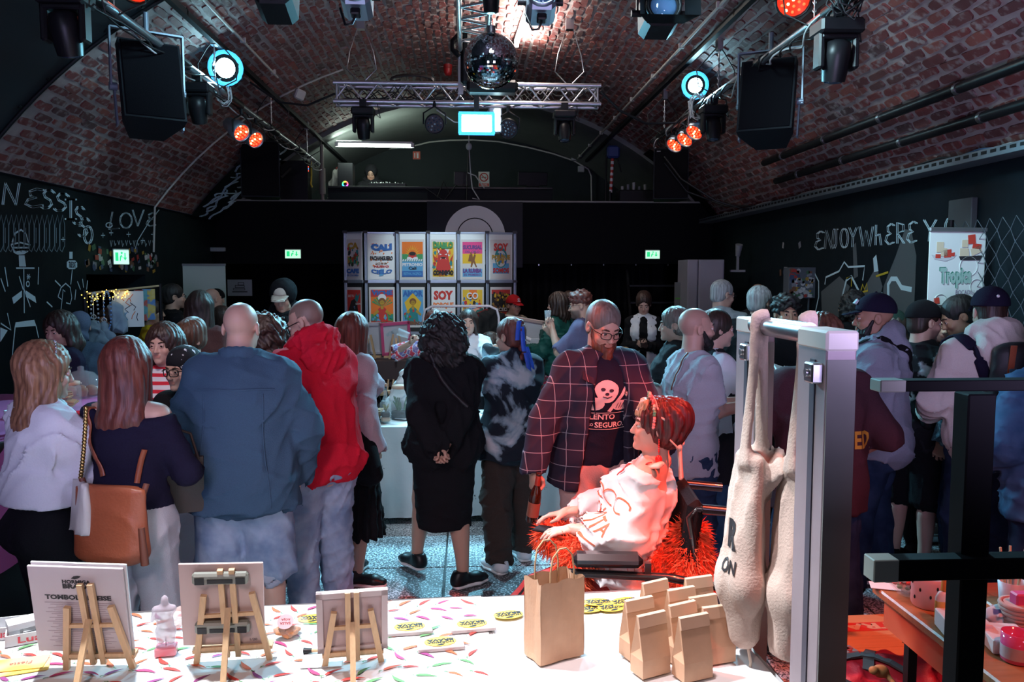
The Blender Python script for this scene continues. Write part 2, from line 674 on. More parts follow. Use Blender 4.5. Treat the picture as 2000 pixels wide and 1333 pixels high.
# the vaulted room
VC,VR,ZS,XW=(0.05,-0.10),4.76,2.75,3.80
PHI0=math.acos((ZS-VC[1])/VR)
def vp(phi,r=VR):
 return VC[0]+r*math.sin(phi),VC[1]+r*math.cos(phi)
def struct(o):
 o['kind']='structure'
 return o
def strip_shell(name,m,y0,y1,p0,p1,r=VR,n=40,ny=1,parent=None):
 mb=MB()
 mb.grid(lambda u,v:(*[vp(p0+(p1-p0)*u,r)[i]for i in(0,)],y0+(y1-y0)*v,vp(p0+(p1-p0)*u,r)[1]),n,ny)
 return mb.obj(name,m,parent)
def brick_mat(name,attr):
 m,nt,p=nodes(name)
 if attr:
  a=_n(nt,'ShaderNodeAttribute',attribute_name='rnd')
  src=a.outputs['Fac']
 else:
  a=_n(nt,'ShaderNodeObjectInfo')
  src=a.outputs['Random']
 base=ramp(nt,src,[(0,(.15,.045,.045)),(.3,(.23,.06,.055)),(.55,(.13,.05,.05)),(.75,(.30,.09,.07)),(1,(.09,.05,.052))])
 g=_n(nt,'ShaderNodeNewGeometry')
 no=_n(nt,'ShaderNodeTexNoise')
 no.inputs['Scale'].default_value=14
 no.inputs['Detail'].default_value=5
 nt.links.new(g.outputs['Position'],no.inputs['Vector'])
 fac=ramp(nt,no.outputs[0],[(0,(0,0,0)),(.52,(0,0,0)),(.66,(.85,.85,.85))])
 mx=_n(nt,'ShaderNodeMix',data_type='RGBA')
 nt.links.new(fac,mx.inputs[0])
 nt.links.new(base,mx.inputs[6])
 mx.inputs[7].default_value=(.36,.30,.29,1)
 nt.links.new(mx.outputs[2],p.inputs['Base Color'])
 p.inputs['Roughness'].default_value=.62
 b=_n(nt,'ShaderNodeBump')
 b.inputs['Strength'].default_value=.5
 b.inputs['Distance'].default_value=.012
 nt.links.new(no.outputs[0],b.inputs['Height'])
 nt.links.new(b.outputs[0],p.inputs['Normal'])
 return m
MORTAR=mat('mortar',(.37,.31,.30),.6,bump=.7,scale=9,var=.28)
ceil=struct(strip_shell('ceiling',MORTAR,-3.2,12.8,-PHI0,PHI0,VR,60,16))
B_ONE,B_ALL=brick_mat('brick_single',False),brick_mat('brick_bulk',True)
CH,BL=.0865,.262
def brick_poly(rg,l,h):
 """irregular rounded brick outline"""
 hl,hh=l/2,h/2
 c=.012
 pts=[(-hl+c*1.6,-hh),(0,-hh),(hl-c*1.6,-hh),(hl,-hh+c),(hl,hh-c),(hl-c*1.6,hh),(0,hh),(-hl+c*1.6,hh),(-hl,hh-c),(-hl,-hh+c)]
 return[(x+rg.normal(0,.0055),y+rg.normal(0,.0045))for x,y in pts]
bricks=[]
ncourse=int(2*PHI0*VR/CH)
rb=np.random.default_rng(3)
for ci in range(ncourse):
 phi=-PHI0+(ci+.5)*2*PHI0/ncourse
 y=3.6+(0 if ci%2 else BL/2)
 while y<12.75:
  l=BL-.028
  x_,z_=vp(phi)
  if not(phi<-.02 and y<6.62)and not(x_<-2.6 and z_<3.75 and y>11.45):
   bricks.append((phi+rb.normal(0,.0012),y+rb.normal(0,.006),l*rb.uniform(.82,1.03),(CH-.020)*rb.uniform(.78,1.04)))
  y+=BL
fwv=cam.rotation_euler.to_matrix()@Vector((0,0,-1))
def shown_size(b):
 x_,z_=vp(b[0])
 v=Vector((x_,b[1],z_-CAMZ))
 px,py=915+v.x/v.y*FPX,540-v.z/v.y*FPX
 if not(0<px<2000 and py>0):
  return 0
 nrm_=Vector((math.sin(b[0]),0,math.cos(b[0])))
 return abs(nrm_.dot(v))/v.length**3
order=sorted(range(len(bricks)),key=lambda i:-shown_size(bricks[i]))
single=set(order[:300])
TH=.014
variants=[]
for i in range(14):
 mb=MB()
 mb.prism(brick_poly(rb,BL-.03,CH-.022),-.004,TH)
 variants.append(mb.mesh('brick',B_ONE))
bv,bf,brnd=[],[],[]
for i,(phi,y,l,h)in enumerate(bricks):
 x_,z_=vp(phi)
 ez=Vector((-math.sin(phi),0,-math.cos(phi)))
 ex=Vector((0,1,0))
 ey=ez.cross(ex)
 if i in single:
  o=link('brick',variants[i%14],ceil)
  M4=Matrix.Identity(4)
  for r_,e in enumerate((ex,ey,ez)):
   for q in range(3):
    M4[q][r_]=e[q]
  M4.translation=(x_,y,z_)
  o.matrix_local=M4@Matrix.Diagonal((l/(BL-.028),h/(CH-.022),1,1))
 else:
  b=len(bv)
  po=brick_poly(rb,l,h)
  n=len(po)
  d=TH*rb.uniform(.6,1.2)
  for hh in(-.004,d):
   for p in po:
    bv.append(Vector((x_,y,z_))+ex*p[0]+ey*p[1]+ez*hh)
  bf.append(tuple(range(b+n,b+2*n)))
  bf+=[(b+q,b+(q+1)%n,b+n+(q+1)%n,b+n+q)for q in range(n)]
  brnd+=[rb.random()]*(2*n)
me=bpy.data.meshes.new('bricks')
me.from_pydata(bv,[],bf)
me.materials.append(B_ALL)
at=me.attributes.new('rnd','FLOAT','POINT')
at.data.foreach_set('value',np.array(brnd,np.float32))
tag(link('bricks',me,ceil),kind='stuff')
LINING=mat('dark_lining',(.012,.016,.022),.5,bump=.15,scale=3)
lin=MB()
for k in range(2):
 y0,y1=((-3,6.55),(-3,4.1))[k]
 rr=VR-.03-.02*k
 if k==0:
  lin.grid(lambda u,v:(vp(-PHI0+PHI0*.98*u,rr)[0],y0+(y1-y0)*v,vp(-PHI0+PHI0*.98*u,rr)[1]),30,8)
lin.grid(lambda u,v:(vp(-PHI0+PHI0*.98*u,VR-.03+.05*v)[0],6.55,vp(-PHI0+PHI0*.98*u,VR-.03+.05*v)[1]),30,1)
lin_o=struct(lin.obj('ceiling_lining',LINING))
edge=MB()
edge.tube([(vp(-PHI0+PHI0*.98*i/30,VR-.04)[0],6.5,vp(-PHI0+PHI0*.98*i/30,VR-.04)[1])for i in range(31)],.018,5)
for i in range(14):
 a=-PHI0+PHI0*.95*i/14
 x_,z_=vp(a,VR-.045)
 edge.cyl((x_,6.42,z_),(x_+.012*-math.sin(a),6.42,z_-.012),.014,n=6)
edge.obj('edge_strip',BLACKM,lin_o)
seam=MB()
for yy in(5.2,3.9):
 seam.tube([(vp(-PHI0+PHI0*.98*i/30,VR-.033)[0],yy,vp(-PHI0+PHI0*.98*i/30,VR-.033)[1])for i in range(31)],.006,4)
seam.obj('seam',BLACKM,lin_o)
DARK_L=mat('wall_paint_left',(.006,.012,.015),.6,bump=.35,scale=5,var=.5,spec=.15)
DARK_R=mat('wall_paint_right',(.006,.012,.017),.6,bump=.35,scale=5,var=.5,spec=.15)
DARK_G=mat('gallery_paint',(.018,.026,.027),.65,bump=.2,scale=4,var=.2,spec=.2)
SOFF=mat('gallery_vault_paint',(.16,.17,.165),.6,bump=.3,scale=5,var=.2)
BLK=mat('matt_black',(.003,.004,.006),.8,bump=.1,scale=8,spec=.12)
mb=MB()
for y0,y1,z0,z1 in((-3.2,8.4,0,ZS),(9.9,12.8,0,ZS),(8.4,9.9,1.93,ZS)):
 mb.box((-XW-.15,(y0+y1)/2,(z0+z1)/2),(.3,y1-y0,z1-z0))
wall_left=struct(mb.obj('wall_left',DARK_L))
mb=MB()
mb.box((-XW-.9,9.15,1.0),(.05,2.6,2.2))
mb.box((-XW-.6,8.0,1.0),(.9,.05,2.2)).box((-XW-.6,10.3,1.0),(.9,.05,2.2))
struct(mb.obj('wall_left_recess',BLK))
mb=MB()
mb.box((XW+.15,4.8,ZS/2),(.3,16,ZS))
wall_right=struct(mb.obj('wall_right',DARK_R))
mb=MB()
mb.box((0,-3.3,2.4),(8,.2,5))
struct(mb.obj('wall_front',BLACK))
mb=MB()
mb.box((0,12.7,2.57),(2*XW,.12,.94))
struct(mb.obj('wall_back',BLK))
mb=MB()
mb.box((0,12.7,3.05),(2*XW,.16,.025))
struct(mb.obj('trim_1',mat('parapet_edge',(.25,.25,.24),.5)))
mb=MB()
mb.box((0,14.4,2.55),(2*XW,3.3,.12))
struct(mb.obj('floor_gallery',BLK))
mb=MB()
mb.box((0,16.1,3.6),(2*XW,.1,2.4))
struct(mb.obj('wall_gallery',DARK_G))
soff=struct(strip_shell('ceiling_gallery',SOFF,12.8,16.1,-PHI0,PHI0,VR-.07,40,3))
mb=MB()
mb.grid(lambda u,v:(vp(-PHI0+2*PHI0*u,VR-.07+.1*v)[0],12.8,vp(-PHI0+2*PHI0*u,VR-.07+.1*v)[1]),40,1)
mb.obj('arch_edge',SOFF,soff)
mb=MB()
mb.box((0,15.0,1.3),(2*XW+3,.1,2.6))
mb.box((-XW-.15,14,1.3),(.1,2.6,2.6)).box((XW+.15,14,1.3),(.1,2.6,2.6))
struct(mb.obj('wall_undercroft',BLK))
blk2=struct(strip_shell('wall_left_vault',DARK_L,11.4,12.8,-PHI0,-.60,VR-.03,14,3))
struct(strip_shell('wall_right_vault',BLK,12.3,12.8,.60,PHI0,VR-.03,14,2))
cur=MB()
cur.grid(lambda u,v:(.6+2.6*u,13.1+.05*math.sin(u*70)*(1-.4*v),2.1*(1-v)+.02-.03*abs(math.sin(u*5*PI))*(1-v)),110,1)
c0=tag(cur.obj('curtain',BLK),'black stage curtain hanging under the gallery behind the market stalls','curtain')
hk=MB()
for i in range(6):
 hk.box((.6+2.6*i/5,13.05,2.11),(.015,.015,.06))
hk.obj('hook',STEEL,c0)
# floor: stone slabs
m,nt,p=nodes('terrazzo')
g=_n(nt,'ShaderNodeNewGeometry')
vo=_n(nt,'ShaderNodeTexNoise')
vo.inputs['Scale'].default_value=75
vo.inputs['Detail'].default_value=2
nt.links.new(g.outputs['Position'],vo.inputs['Vector'])
big=_n(nt,'ShaderNodeTexNoise')
big.inputs['Scale'].default_value=1.1
big.inputs['Detail'].default_value=5
nt.links.new(g.outputs['Position'],big.inputs['Vector'])
ad=_n(nt,'ShaderNodeMath',operation='MULTIPLY_ADD')
ad.inputs[1].default_value=.55
nt.links.new(big.outputs[0],ad.inputs[0])
nt.links.new(vo.outputs[0],ad.inputs[2])
colr=ramp(nt,ad.outputs[0],[(0,(.035,.037,.04)),(.76,(.065,.068,.075)),(.84,(.55,.57,.60)),(1,(.78,.80,.82))])
nt.links.new(colr,p.inputs['Base Color'])
p.inputs['Roughness'].default_value=.42
b=_n(nt,'ShaderNodeBump')
b.inputs['Strength'].default_value=.5
b.inputs['Distance'].default_value=.004
nt.links.new(vo.outputs[0],b.inputs['Height'])
nt.links.new(b.outputs[0],p.inputs['Normal'])
TERR=m
mb=MB()
mb.box((0,6,-.06),(9.6,19,.1))
floor=struct(mb.obj('floor',mat('grout',(.03,.03,.032),.8)))
mb=MB()
TS=.82
mb.box((0,0,0),(TS-.012,TS-.012,.02),bev=.004)
slab=mb.mesh('tile',TERR)
for ix in range(-6,6):
 for iy in range(1,16):
  link('tile',slab,floor,(ix*TS+.25,iy*TS-.05,-.0105+random.uniform(-.001,.001)))
# wall paintings (chalk white strokes, flat)
CHALK=mat('chalk_paint',(.62,.84,.92),.8,bump=.1,scale=30)
CHALKD=mat('chalk_dim',(.20,.30,.35),.8)
GREYP=mat('grey_paint_shape',(.055,.07,.08),.7)
GREYM=mat('mid_grey_shape',(.10,.12,.13),.7)
YELP=mat('yellow_spray',(.55,.42,.03),.7)
def arcpts(cx,cy,rx,ry,a0,a1,n=14):
 return[(cx+rx*math.cos(R(a0+(a1-a0)*i/n)),cy+ry*math.sin(R(a0+(a1-a0)*i/n)))for i in range(n+1)]
GL={'E':[[(1,.92),(.65,1),(.28,.86),(.32,.62),(.62,.53),(.2,.42),(.05,.18),(.4,0),(.95,.1)]],'L':[[(0.3,1),(0,0),(.9,0.05)]],'N':[[(0,0),(.15,1),(.75,0),(.95,1)]],'D':[[(.1,0),(.2,1),(.8,.8),(.9,.4),(.1,0)]],'S':[[(.98,.82),(.75,.98),(.4,.98),(.22,.8),(.32,.6),(.66,.44),(.78,.22),(.55,.02),(.2,0),(0,.12)]],'I':[[(.5,0),(.5,1)],[(.1,0),(.9,0)],[(.1,1),(.9,1)]],'O':[arcpts(.5,.5,.45,.5,0,360,12)],'V':[[(0,1),(.45,0),(1,1)]],'J':[[(.2,1),(.9,1)],[(.6,1),(.6,.2),(.3,0),(.05,.2)]],'Y':[[(0,1),(.5,.5),(1,1)],[(.5,.5),(.4,0)]],'W':[[(0,1),(.25,0),(.5,.8),(.75,0),(1,1)]],'H':[[(.1,0),(.1,1)],[(.9,0),(.9,1)],[(.1,.5),(.9,.5)]],'h':[[(.1,0),(.15,1)],[(.1,.45),(.6,.55),(.8,0)]],'R':[[(.1,0),(.1,1),(.8,.9),(.8,.6),(.1,.5),(.9,0)]],'U':[[(.05,1),(.15,.1),(.8,.1),(.95,1)]],'T':[[(0,1),(1,1)],[(.5,1),(.5,0)]],'.':[[(.4,.5),(.6,.5)]],' ':[],'A':[[(0,0),(.5,1),(1,0)],[(.2,.4),(.8,.4)]],'M':[[(0,0),(.1,1),(.5,.3),(.9,1),(1,0)]],}
def rotp(p,c,a):
 x,y=p[0]-c[0],p[1]-c[1]
 return(c[0]+x*math.cos(a)-y*math.sin(a),c[1]+x*math.sin(a)+y*math.cos(a))
def stroke_word(mb,word,x0,y0,cw,chh,w,slope=0.0,dbl=True,z=.003,gap=.25,dy=None):
 x=x0
 for i,ch in enumerate(word):
  yy=y0+slope*(x-x0)+(dy(i)if dy else 0)
  for st in GL.get(ch,[]):
   pts=[(x+a*cw,yy+b_*chh)for a,b_ in st]
   if dbl:
    mb.ribbon([(a-w*1.2,b_)for a,b_ in pts],w,z)
    mb.ribbon([(a+w*1.2,b_)for a,b_ in pts],w,z)
   else:
    mb.ribbon(pts,w,z)
  x+=cw*(1+gap)
def wall_frame(side):
 o=bpy.data.objects.new('f',None)
 if side<0:
  M4=Matrix(((0,0,1,-XW),(1,0,0,0),(0,1,0,0),(0,0,0,1)))
 else:
  M4=Matrix(((0,0,-1,XW),(-1,0,0,0),(0,1,0,0),(0,0,0,1)))
 return M4
ML,MR=wall_frame(-1),wall_frame(1)
def LW(px,py):
 """left wall coordinates (along, up) of the mural detail measured at px, py"""
 d=_ray(px,py)
 return(-XW*d.y/d.x,CAMZ-XW*d.z/d.x)
def RW(px,py):
 d=_ray(px,py)
 return(-XW*d.y/d.x,CAMZ+XW*d.z/d.x)
def wstroke(mb,fr,pts,w,z=.004):
 mb.ribbon([fr(*p)for p in pts],w,z)
mb=MB()
mb.M=ML
letters=[('N',0,420,38,44),('E',46,432,40,44),('S',92,438,36,46),('S',128,445,34,46),('.',158,452,10,20),('I',138,472,22,44),('S',156,482,28,44),('S',158,512,26,50),('O',166,528,22,40)]
letters=[('O',-34,398,30,42),('N',4,400,34,42),('E',46,405,38,36),('S',78,407,28,36),('S',104,412,30,34),('.',122,406,8,10),('I',124,428,26,38),('S',142,438,22,34),('.',152,446,6,8),('S',152,462,22,36),('O',162,476,18,34)]
for ch,px,py,w_,h_ in letters:
 for st in GL[ch]:
  for off in(-1.6,1.6):
   mb.ribbon([LW(px+a*w_+off,py-b_*h_)for a,b_ in st],.016,.004)
for ch,px,py,w_,h_ in(('L',212,448,22,34),('O',232,446,26,30),('V',258,442,22,32),('E',284,442,20,26)):
 for st in GL[ch]:
  for off in(-1,1):
   mb.ribbon([LW(px+a*w_+off,py-b_*h_)for a,b_ in st],.014,.004)
mb.tube([(*LW(212+6*math.cos(t),440+5*math.sin(t)),.004)for t in np.linspace(0,6,10)],.008,3)
hat=[(22,474),(28,456),(40,449),(50,458),(54,474)]
wstroke(mb,LW,hat,.016)
wstroke(mb,LW,[(20,478),(38,474),(58,479),(56,484),(22,484),(20,478)],.014)
mb.prism([LW(*p)for p in[(24,486),(56,486),(54,492),(46,497),(34,498),(26,494)][::-1]],.002,.004)
mb.prism([LW(*p)for p in[(36,499),(47,499),(50,521),(37,521)][::-1]],.002,.004)
for pts in([(8,522),(14,560)],[(74,522),(73,556)],[(45,522),(46,612)],[(0,544),(9,570)],[(36,540),(44,566)],[(46,566),(58,600)],[(30,524),(66,524)]):
 wstroke(mb,LW,pts,.013)
mb.prism([LW(*p)for p in[(42,568),(42,580),(26,594),(23,582)][::-1]],.002,.004)
mb.prism([LW(*p)for p in[(50,568),(68,580),(70,592),(50,580)][::-1]],.002,.004)
wstroke(mb,LW,[(52,536),(56,546)],.012)
wstroke(mb,LW,[(56,536),(52,546)],.012)
wstroke(mb,LW,[(51,541),(58,541)],.012)
wstroke(mb,LW,arcpts(53,555,3,5,0,360),.012)
mb.prism([LW(*p)for p in[(30,630),(66,625),(70,637),(28,640)][::-1]],.002,.004)
wstroke(mb,LW,[(28,640),(22,700)],.014)
wstroke(mb,LW,[(69,637),(74,660)],.014)
mb.prism([LW(*p)for p in[(0,640),(14,646),(0,668)][::-1]],.002,.004)
wstroke(mb,LW,[(13,612),(20,645),(0,632)],.013)
wstroke(mb,LW,[(112,580),(118,562),(127,554),(136,562),(139,582),(136,594),(128,592)],.013)
wstroke(mb,LW,[(112,580),(120,586),(122,566),(126,570)],.011)
wstroke(mb,LW,[(120,586),(118,604)],.011)
mb.prism([LW(*p)for p in[(130,512),(134,509),(146,509),(150,514),(150,522),(145,526),(134,526),(130,522)][::-1]],.002,.004)
wstroke(mb,LW,[(140,527),(137,556)],.013)
mb.prism([LW(*p)for p in[(135,492),(141,492),(141,506),(135,506)][::-1]],.002,.004)
for a,c in(((106,548),(117,559)),((147,566),(145,586)),((90,590),(101,600)),((150,550),(156,566)),((160,545),(162,562)),((170,548),(168,566))):
 wstroke(mb,LW,[a,c],.014)
for px,py in((122,468),(200,460),(250,458),(278,470),(216,455),(298,458)):
 wstroke(mb,LW,[(px-4,py),(px+4,py)],.01)
 wstroke(mb,LW,[(px,py-5),(px,py+5)],.01)
for i in range(12):
 x0=214+i*7.5
 wstroke(mb,LW,[(x0,470),(x0+2,482-(i%3)*2),(x0+4,470+(i%2)*6)],.011)
wstroke(mb,LW,[(262,490),(268,470),(290,434),(310,410)],.014)
mb.obj('painted_lettering',CHALK,wall_left)
mb=MB()
mb.M=ML
for i in range(13):
 x0=-4+i*10
 wstroke(mb,LW,[(x0,488),(x0,440),(x0+5,420),(x0+9,440),(x0+9,480),(x0+4,492),(x0,488)],.010)
 if i%2:
  wstroke(mb,LW,[(x0+3,445),(x0+3,475)],.01)
mb.obj('painted_blackletter',CHALKD,wall_left)
mb=MB()
mb.M=ML
put_text(mb,'TRUE DAT',*LW(140,517.5),.07*2,.06,.006,.03)
mb.prism([LW(*p)for p in[(26,486),(56,486),(54,490),(42,489),(30,491)][::-1]],.004,.006)
mb.obj('mural_dark_detail',BLK,wall_left)
SC=[(.45,.04,.03),(.45,.46,.46),(.05,.08,.16),(.40,.24,.03),(.06,.16,.08),(.20,.09,.05),(.25,.26,.3),(.6,.6,.6)]
SM=[mat('sticker_%d'%i,c,.6)for i,c in enumerate(SC)]
def stickers(name,parent,Mx,region,n,s=(.05,.11),seed=1):
 r_=random.Random(seed)
 mb=MB()
 mb.M=Mx
 for i in range(n):
  mb.mi=r_.randrange(8)
  x,y=r_.uniform(region[0],region[2]),r_.uniform(region[1],region[3])
  w,h=r_.uniform(*s),r_.uniform(*s)*.8
  z=.003+.0012*(i%6)
  if r_.random()<.3:
   mb.prism(arcpts(x,y,w/2,w/2,0,330,10),z-.002,z)
  else:
   a=r_.uniform(-.4,.4)
   mb.prism([rotp(p,(x,y),a)for p in((x-w/2,y-h/2),(x+w/2,y-h/2),(x+w/2,y+h/2),(x-w/2,y+h/2))],z-.002,z)
 return mb.obj(name,SM,parent)
stickers('sticker_collage',wall_left,ML,(8.4,1.97,10.3,2.22),60,(.04,.09),4)
mb=MB()
def BV(t,y):
 x,z=vp(-PHI0+t*(PHI0-.6),VR-.036)
 return(x,y,z)
r_=random.Random(5)
for i in range(26):
 t0,y0=r_.uniform(0,.75),r_.uniform(11.5,12.4)
 L_,b_=r_.uniform(.08,.3),r_.uniform(-.15,.15)
 for d in(0,.05):
  mb.tube([BV(min(1,t0+L_*k/6),y0+d+b_*math.sin(k*1.1)+.25*k/6)for k in range(7)],.007,4)
mb.obj('painted_feathers',CHALK,blk2)
mb=MB()
mb.M=MR
xs_=[(1592,18),(1612,18),(1628,10),(1642,16),(1660,14),None,(1680,26),(1710,15),(1730,18),(1752,17),(1772,20),None,(1806,24),(1846,24),(1876,18)]
for ch,q in zip('ENJOY WhERE YOU',xs_):
 if q is None:
  continue
 px,w_=q
 base=488-(px-1592)*.075
 hh=36+(px-1590)*.03
 for st in GL[ch]:
  for off in(-1.4,1.6):
   mb.ribbon([RW(px+a*w_+off,base-b_*hh)for a,b_ in st],.012,.004)
wstroke(mb,RW,[(1612,556),(1614,542),(1640,530),(1650,512),(1658,522),(1690,520),(1686,548)],.02)
wv=[(1722,574),(1730,588),(1736,578),(1736,556),(1742,545),(1752,545),(1762,562),(1782,566)]
wstroke(mb,RW,wv,.045)
wstroke(mb,RW,[(1590,626),(1600,580),(1600,550),(1590,530)],.02)
mb.prism([RW(*p)for p in[(1634,604),(1648,585),(1664,536),(1668,560),(1680,575),(1664,556),(1652,586),(1644,612)]],.002,.004)if False else None
mb.prism([RW(*p)for p in[(1706,505),(1712,498),(1716,530),(1708,532)]],.002,.004)
wstroke(mb,RW,[(1646,580),(1654,548),(1664,540),(1672,556),(1678,568)],.03)
mb.obj('painted_lettering',CHALK,wall_right)
mb=MB()
mb.M=MR
for poly in([(1780,450),(1768,448),(1750,500),(1738,530),(1726,560),(1724,620),(1784,640),(1790,500)],[(1604,570),(1640,540),(1660,560),(1640,620),(1606,620)],[(1690,560),(1712,520),(1724,560),(1710,610),(1680,610)],[(1666,480),(1672,474),(1676,540),(1668,545)]):
 mb.prism([RW(*p)for p in poly],.001,.002)
mb.obj('painted_shapes',GREYM,wall_right)
mb=MB()
mb.M=MR
for pts in([(1682,570),(1686,556),(1690,566),(1694,554),(1696,568),(1682,572)],[(1712,540),(1736,532)],[(1654,545),(1664,540),(1664,560)],[(1722,578),(1716,584)]):
 wstroke(mb,RW,pts,.02)
mb.obj('yellow_tags',YELP,wall_right)
mb=MB()
mb.box((XW-.025,6.13,1.25),(.05,.30,2.5),bev=.006)
struct(mb.obj('trim_2',mat('pillar_grey',(.07,.085,.09),.6,bump=.2,scale=6,var=.2)))
# ceiling rig
PIPE_M=mat('galvanised',(.42,.46,.5),.35,.9,bump=.1,scale=15)
LENS_C=mat('lens_cyan_lit',(.8,.95,1),.3,emit=(.45,.85,1.0,60))
HALOC=mat('halo_cyan',(.2,.6,.9),.3,emit=(.05,.50,1.0,1.6))  # glowing cyan that stands in for the halo round the lamps
LENS_W=mat('lens_white_lit',(1,1,1),.3,emit=(.75,.95,1.0,60))
LED_R=mat('led_red_lit',(1,.1,.02),.3,emit=(1,.05,.015,4.5))
LED_Y=mat('led_amber_lit',(1,.5,.05),.3,emit=(1,.62,.25,5))
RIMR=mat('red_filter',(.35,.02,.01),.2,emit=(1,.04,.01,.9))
LENS_D=mat('lens_dark',(.03,.05,.08),.06,coat=1)
BLUEM=mat('lamp_body_silver',(.35,.42,.5),.35,.8)
PL=(-2.25,3.60)
PRR=(2.31,3.60)
def pipe_thing(name,label,x,z,y0,y1):
 t=thing(name,label,'pipe',(x,y0,z),0,'lighting pipes')
 m=MB()
 m.cyl((0,0,0),(0,y1-y0,0),.028,n=12)
 m.obj('pipe',PIPE_M,t)
 y=.7
 while y<y1-y0-.3:
  m=MB()
  m.cyl((0,y,0),(0,y+.42,0),.040,n=12)
  m.obj('sleeve',BLACKM,t)
  y+=1.55
 y=1.3
 while y<y1-y0:
  m=MB()
  zc=VC[1]+math.sqrt(VR**2-(x-VC[0])**2)-z
  m.cyl((0,y,0),(0,y,zc),.006,n=5)
  m.box((0,y,zc-.05),(.05,.08,.12))
  for k in range(5):
   m.tube([(0,y,.05+.055*k),(.012,y,.075+.055*k),(0,y,.1+.055*k),(-.012,y,.075+.055*k)],.004,4,True)
  m.obj('hanger',STEEL,t)
  m=MB()
  for sgn in(-1,1):
   m.tube([(sgn*.02,y+.02,-.02),(sgn*.16,y+.1,.08),(sgn*.18,y+.1,.22),(sgn*.08,y+.04,.34),(0,y,zc-.06)],.006,5)
  m.obj('safety_wire',CABLE,t)
  y+=2.1
 rr=random.Random(int(abs(x)*100))
 for c in range(3):
  m=MB()
  pts=[]
  n=90
  for i in range(n):
   a=i*.55+c*2+.8*math.sin(i*.23)
   pts.append((.045*math.cos(a),(y1-y0)*i/(n-1),-.03+.035*math.sin(a)-.05*max(0,math.sin(i*.31+c))))
  m.tube(pts,.007,5)
  m.obj('cable',CABLE if c else CABLEW,t)
 return t
pipe_thing('lighting_pipe','galvanised lighting pipe under the left side of the vault',*PL,4.2,12.7)
pipe_thing('lighting_pipe','galvanised lighting pipe under the right side of the vault',*PRR,4.2,10.3)
def tangle(t,c,r,n,seed,m_=None,name='cable_tangle'):
 rr=random.Random(seed)
 m=MB()
 for i in range(n):
  a=rr.uniform(0,6.3)
  p=[]
  for k in range(9):
   q=a+k*.7
   rad=r*(1+.25*rr.uniform(-1,1))
   p.append((c[0]+rad*math.cos(q)*.6,c[1]+rad*.5*math.sin(q*.7+i),c[2]+rad*math.sin(q)))
  m.tube(p,.006,5)
 return m.obj(name,m_ or CABLEW,t)
def moving_head(label,loc,tilt=0,s=1.0,group='moving head lamps'):
 t=thing('moving_head_lamp',label,'stage lamp',loc,0,group)
 m=MB()
 m.box((0,0,-.09*s),(.24*s,.18*s,.08*s),bev=.015)
 m.obj('base',BLACKP,t)
 m=MB()
 m.cyl((0,0,-.05*s),(0,0,.03),.02,n=8)
 m.box((0,0,0),(.07,.05,.07))
 m.obj('clamp',BLACKM,t)
 m=MB()
 for sg in(-1,1):
  m.box((sg*.095*s,0,-.21*s),(.035*s,.09*s,.2*s),bev=.012)
 m.box((0,0,-.14*s),(.2*s,.1*s,.03*s),bev=.01)
 m.obj('yoke',BLACKP,t)
 m=MB()
 m.M=Matrix.Translation((0,0,-.25*s))@Euler((R(tilt),0,0)).to_matrix().to_4x4()
 m.lathe([(.03*s,.1*s),(.065*s,.085*s),(.075*s,.02*s),(.07*s,-.06*s),(.062*s,-.12*s)],n=14)
 h=m.obj('head',BLACKP,t)
 m=MB()
 m.M=Matrix.Translation((0,0,-.25*s))@Euler((R(tilt),0,0)).to_matrix().to_4x4()
 m.lathe([(.05*s,-.121*s),(.045*s,-.128*s),(.012*s,-.134*s)],n=14)
 m.obj('lens',LENS_D,h)
 m=MB()
 m.tube([(.1*s,.05,-.08*s),(.17*s,.08,-.14*s),(.14*s,.06,.02),(.02,.03,.03)],.006,5)
 m.obj('cable',CABLE,t)
 return t
moving_head('black moving head lamp under the left pipe at the top corner',(-2.25,4.85,3.56),20,1.1)
moving_head('small black moving head lamp on the left pipe beyond the loudspeaker',(-2.25,7.1,3.56),25)
moving_head('small black moving head lamp on the right pipe between loudspeaker and bright lamp',(2.31,7.75,3.56),-10)
moving_head('black moving head lamp under the right pipe at the top corner',(2.31,5.15,3.56),15,1.15)
moving_head('black moving head lamp under left end of the cross truss',(X(714,8.5),8.5,ZH(212,8.5)),18,.95)
moving_head('black moving head lamp under right end of the cross truss',(X(1101,8.5),8.5,ZH(214,8.5)),-14,.95)
def spot_lamp(label,loc,m_lens,r=.1,to=(0,-1,-.25)):
 """short can facing the room, lit"""
 t=thing('spot_lamp',label,'stage lamp',loc,0,'lit spot lamps')
 q=Vector(to).normalized().to_track_quat('Z','Y').to_matrix().to_4x4()
 m=MB()
 m.M=q
 m.lathe([(.04,-.26),(.08,-.22),(r*.95,-.05),(r+.012,0),(r+.012,.03),(r-.002,.03)],n=20)
 m.obj('housing',BLACKM,t)
 m=MB()
 m.M=q
 m.lathe([(r-.004,.012),(r*.7,.03),(r*.3,.04),(.004,.042)],n=20)
 m.obj('lens',m_lens,t)
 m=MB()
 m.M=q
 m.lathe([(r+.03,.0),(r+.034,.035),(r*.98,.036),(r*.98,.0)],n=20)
 m.obj('halo_ring',HALOC,t)  # ring added round the lens as its cyan halo
 m=MB()
 m.tube([(-r-.02,0,0),(-r-.02,0,-.1),(0,.05,-.16),(r+.02,0,-.1),(r+.02,0,0)],.008,5)
 m.cyl((0,.05,-.16),(0,.05,-.24),.012,n=6)
 m.obj('yoke',BLACKM,t)
 return t
SL=(X(453,7.8),7.8,ZH(150,7.8))
SR=(X(1350,8.4),8.4,ZH(171,8.4))
spot_lamp('glaring cyan white spot lamp above the left pipe',SL,LENS_C,.125)
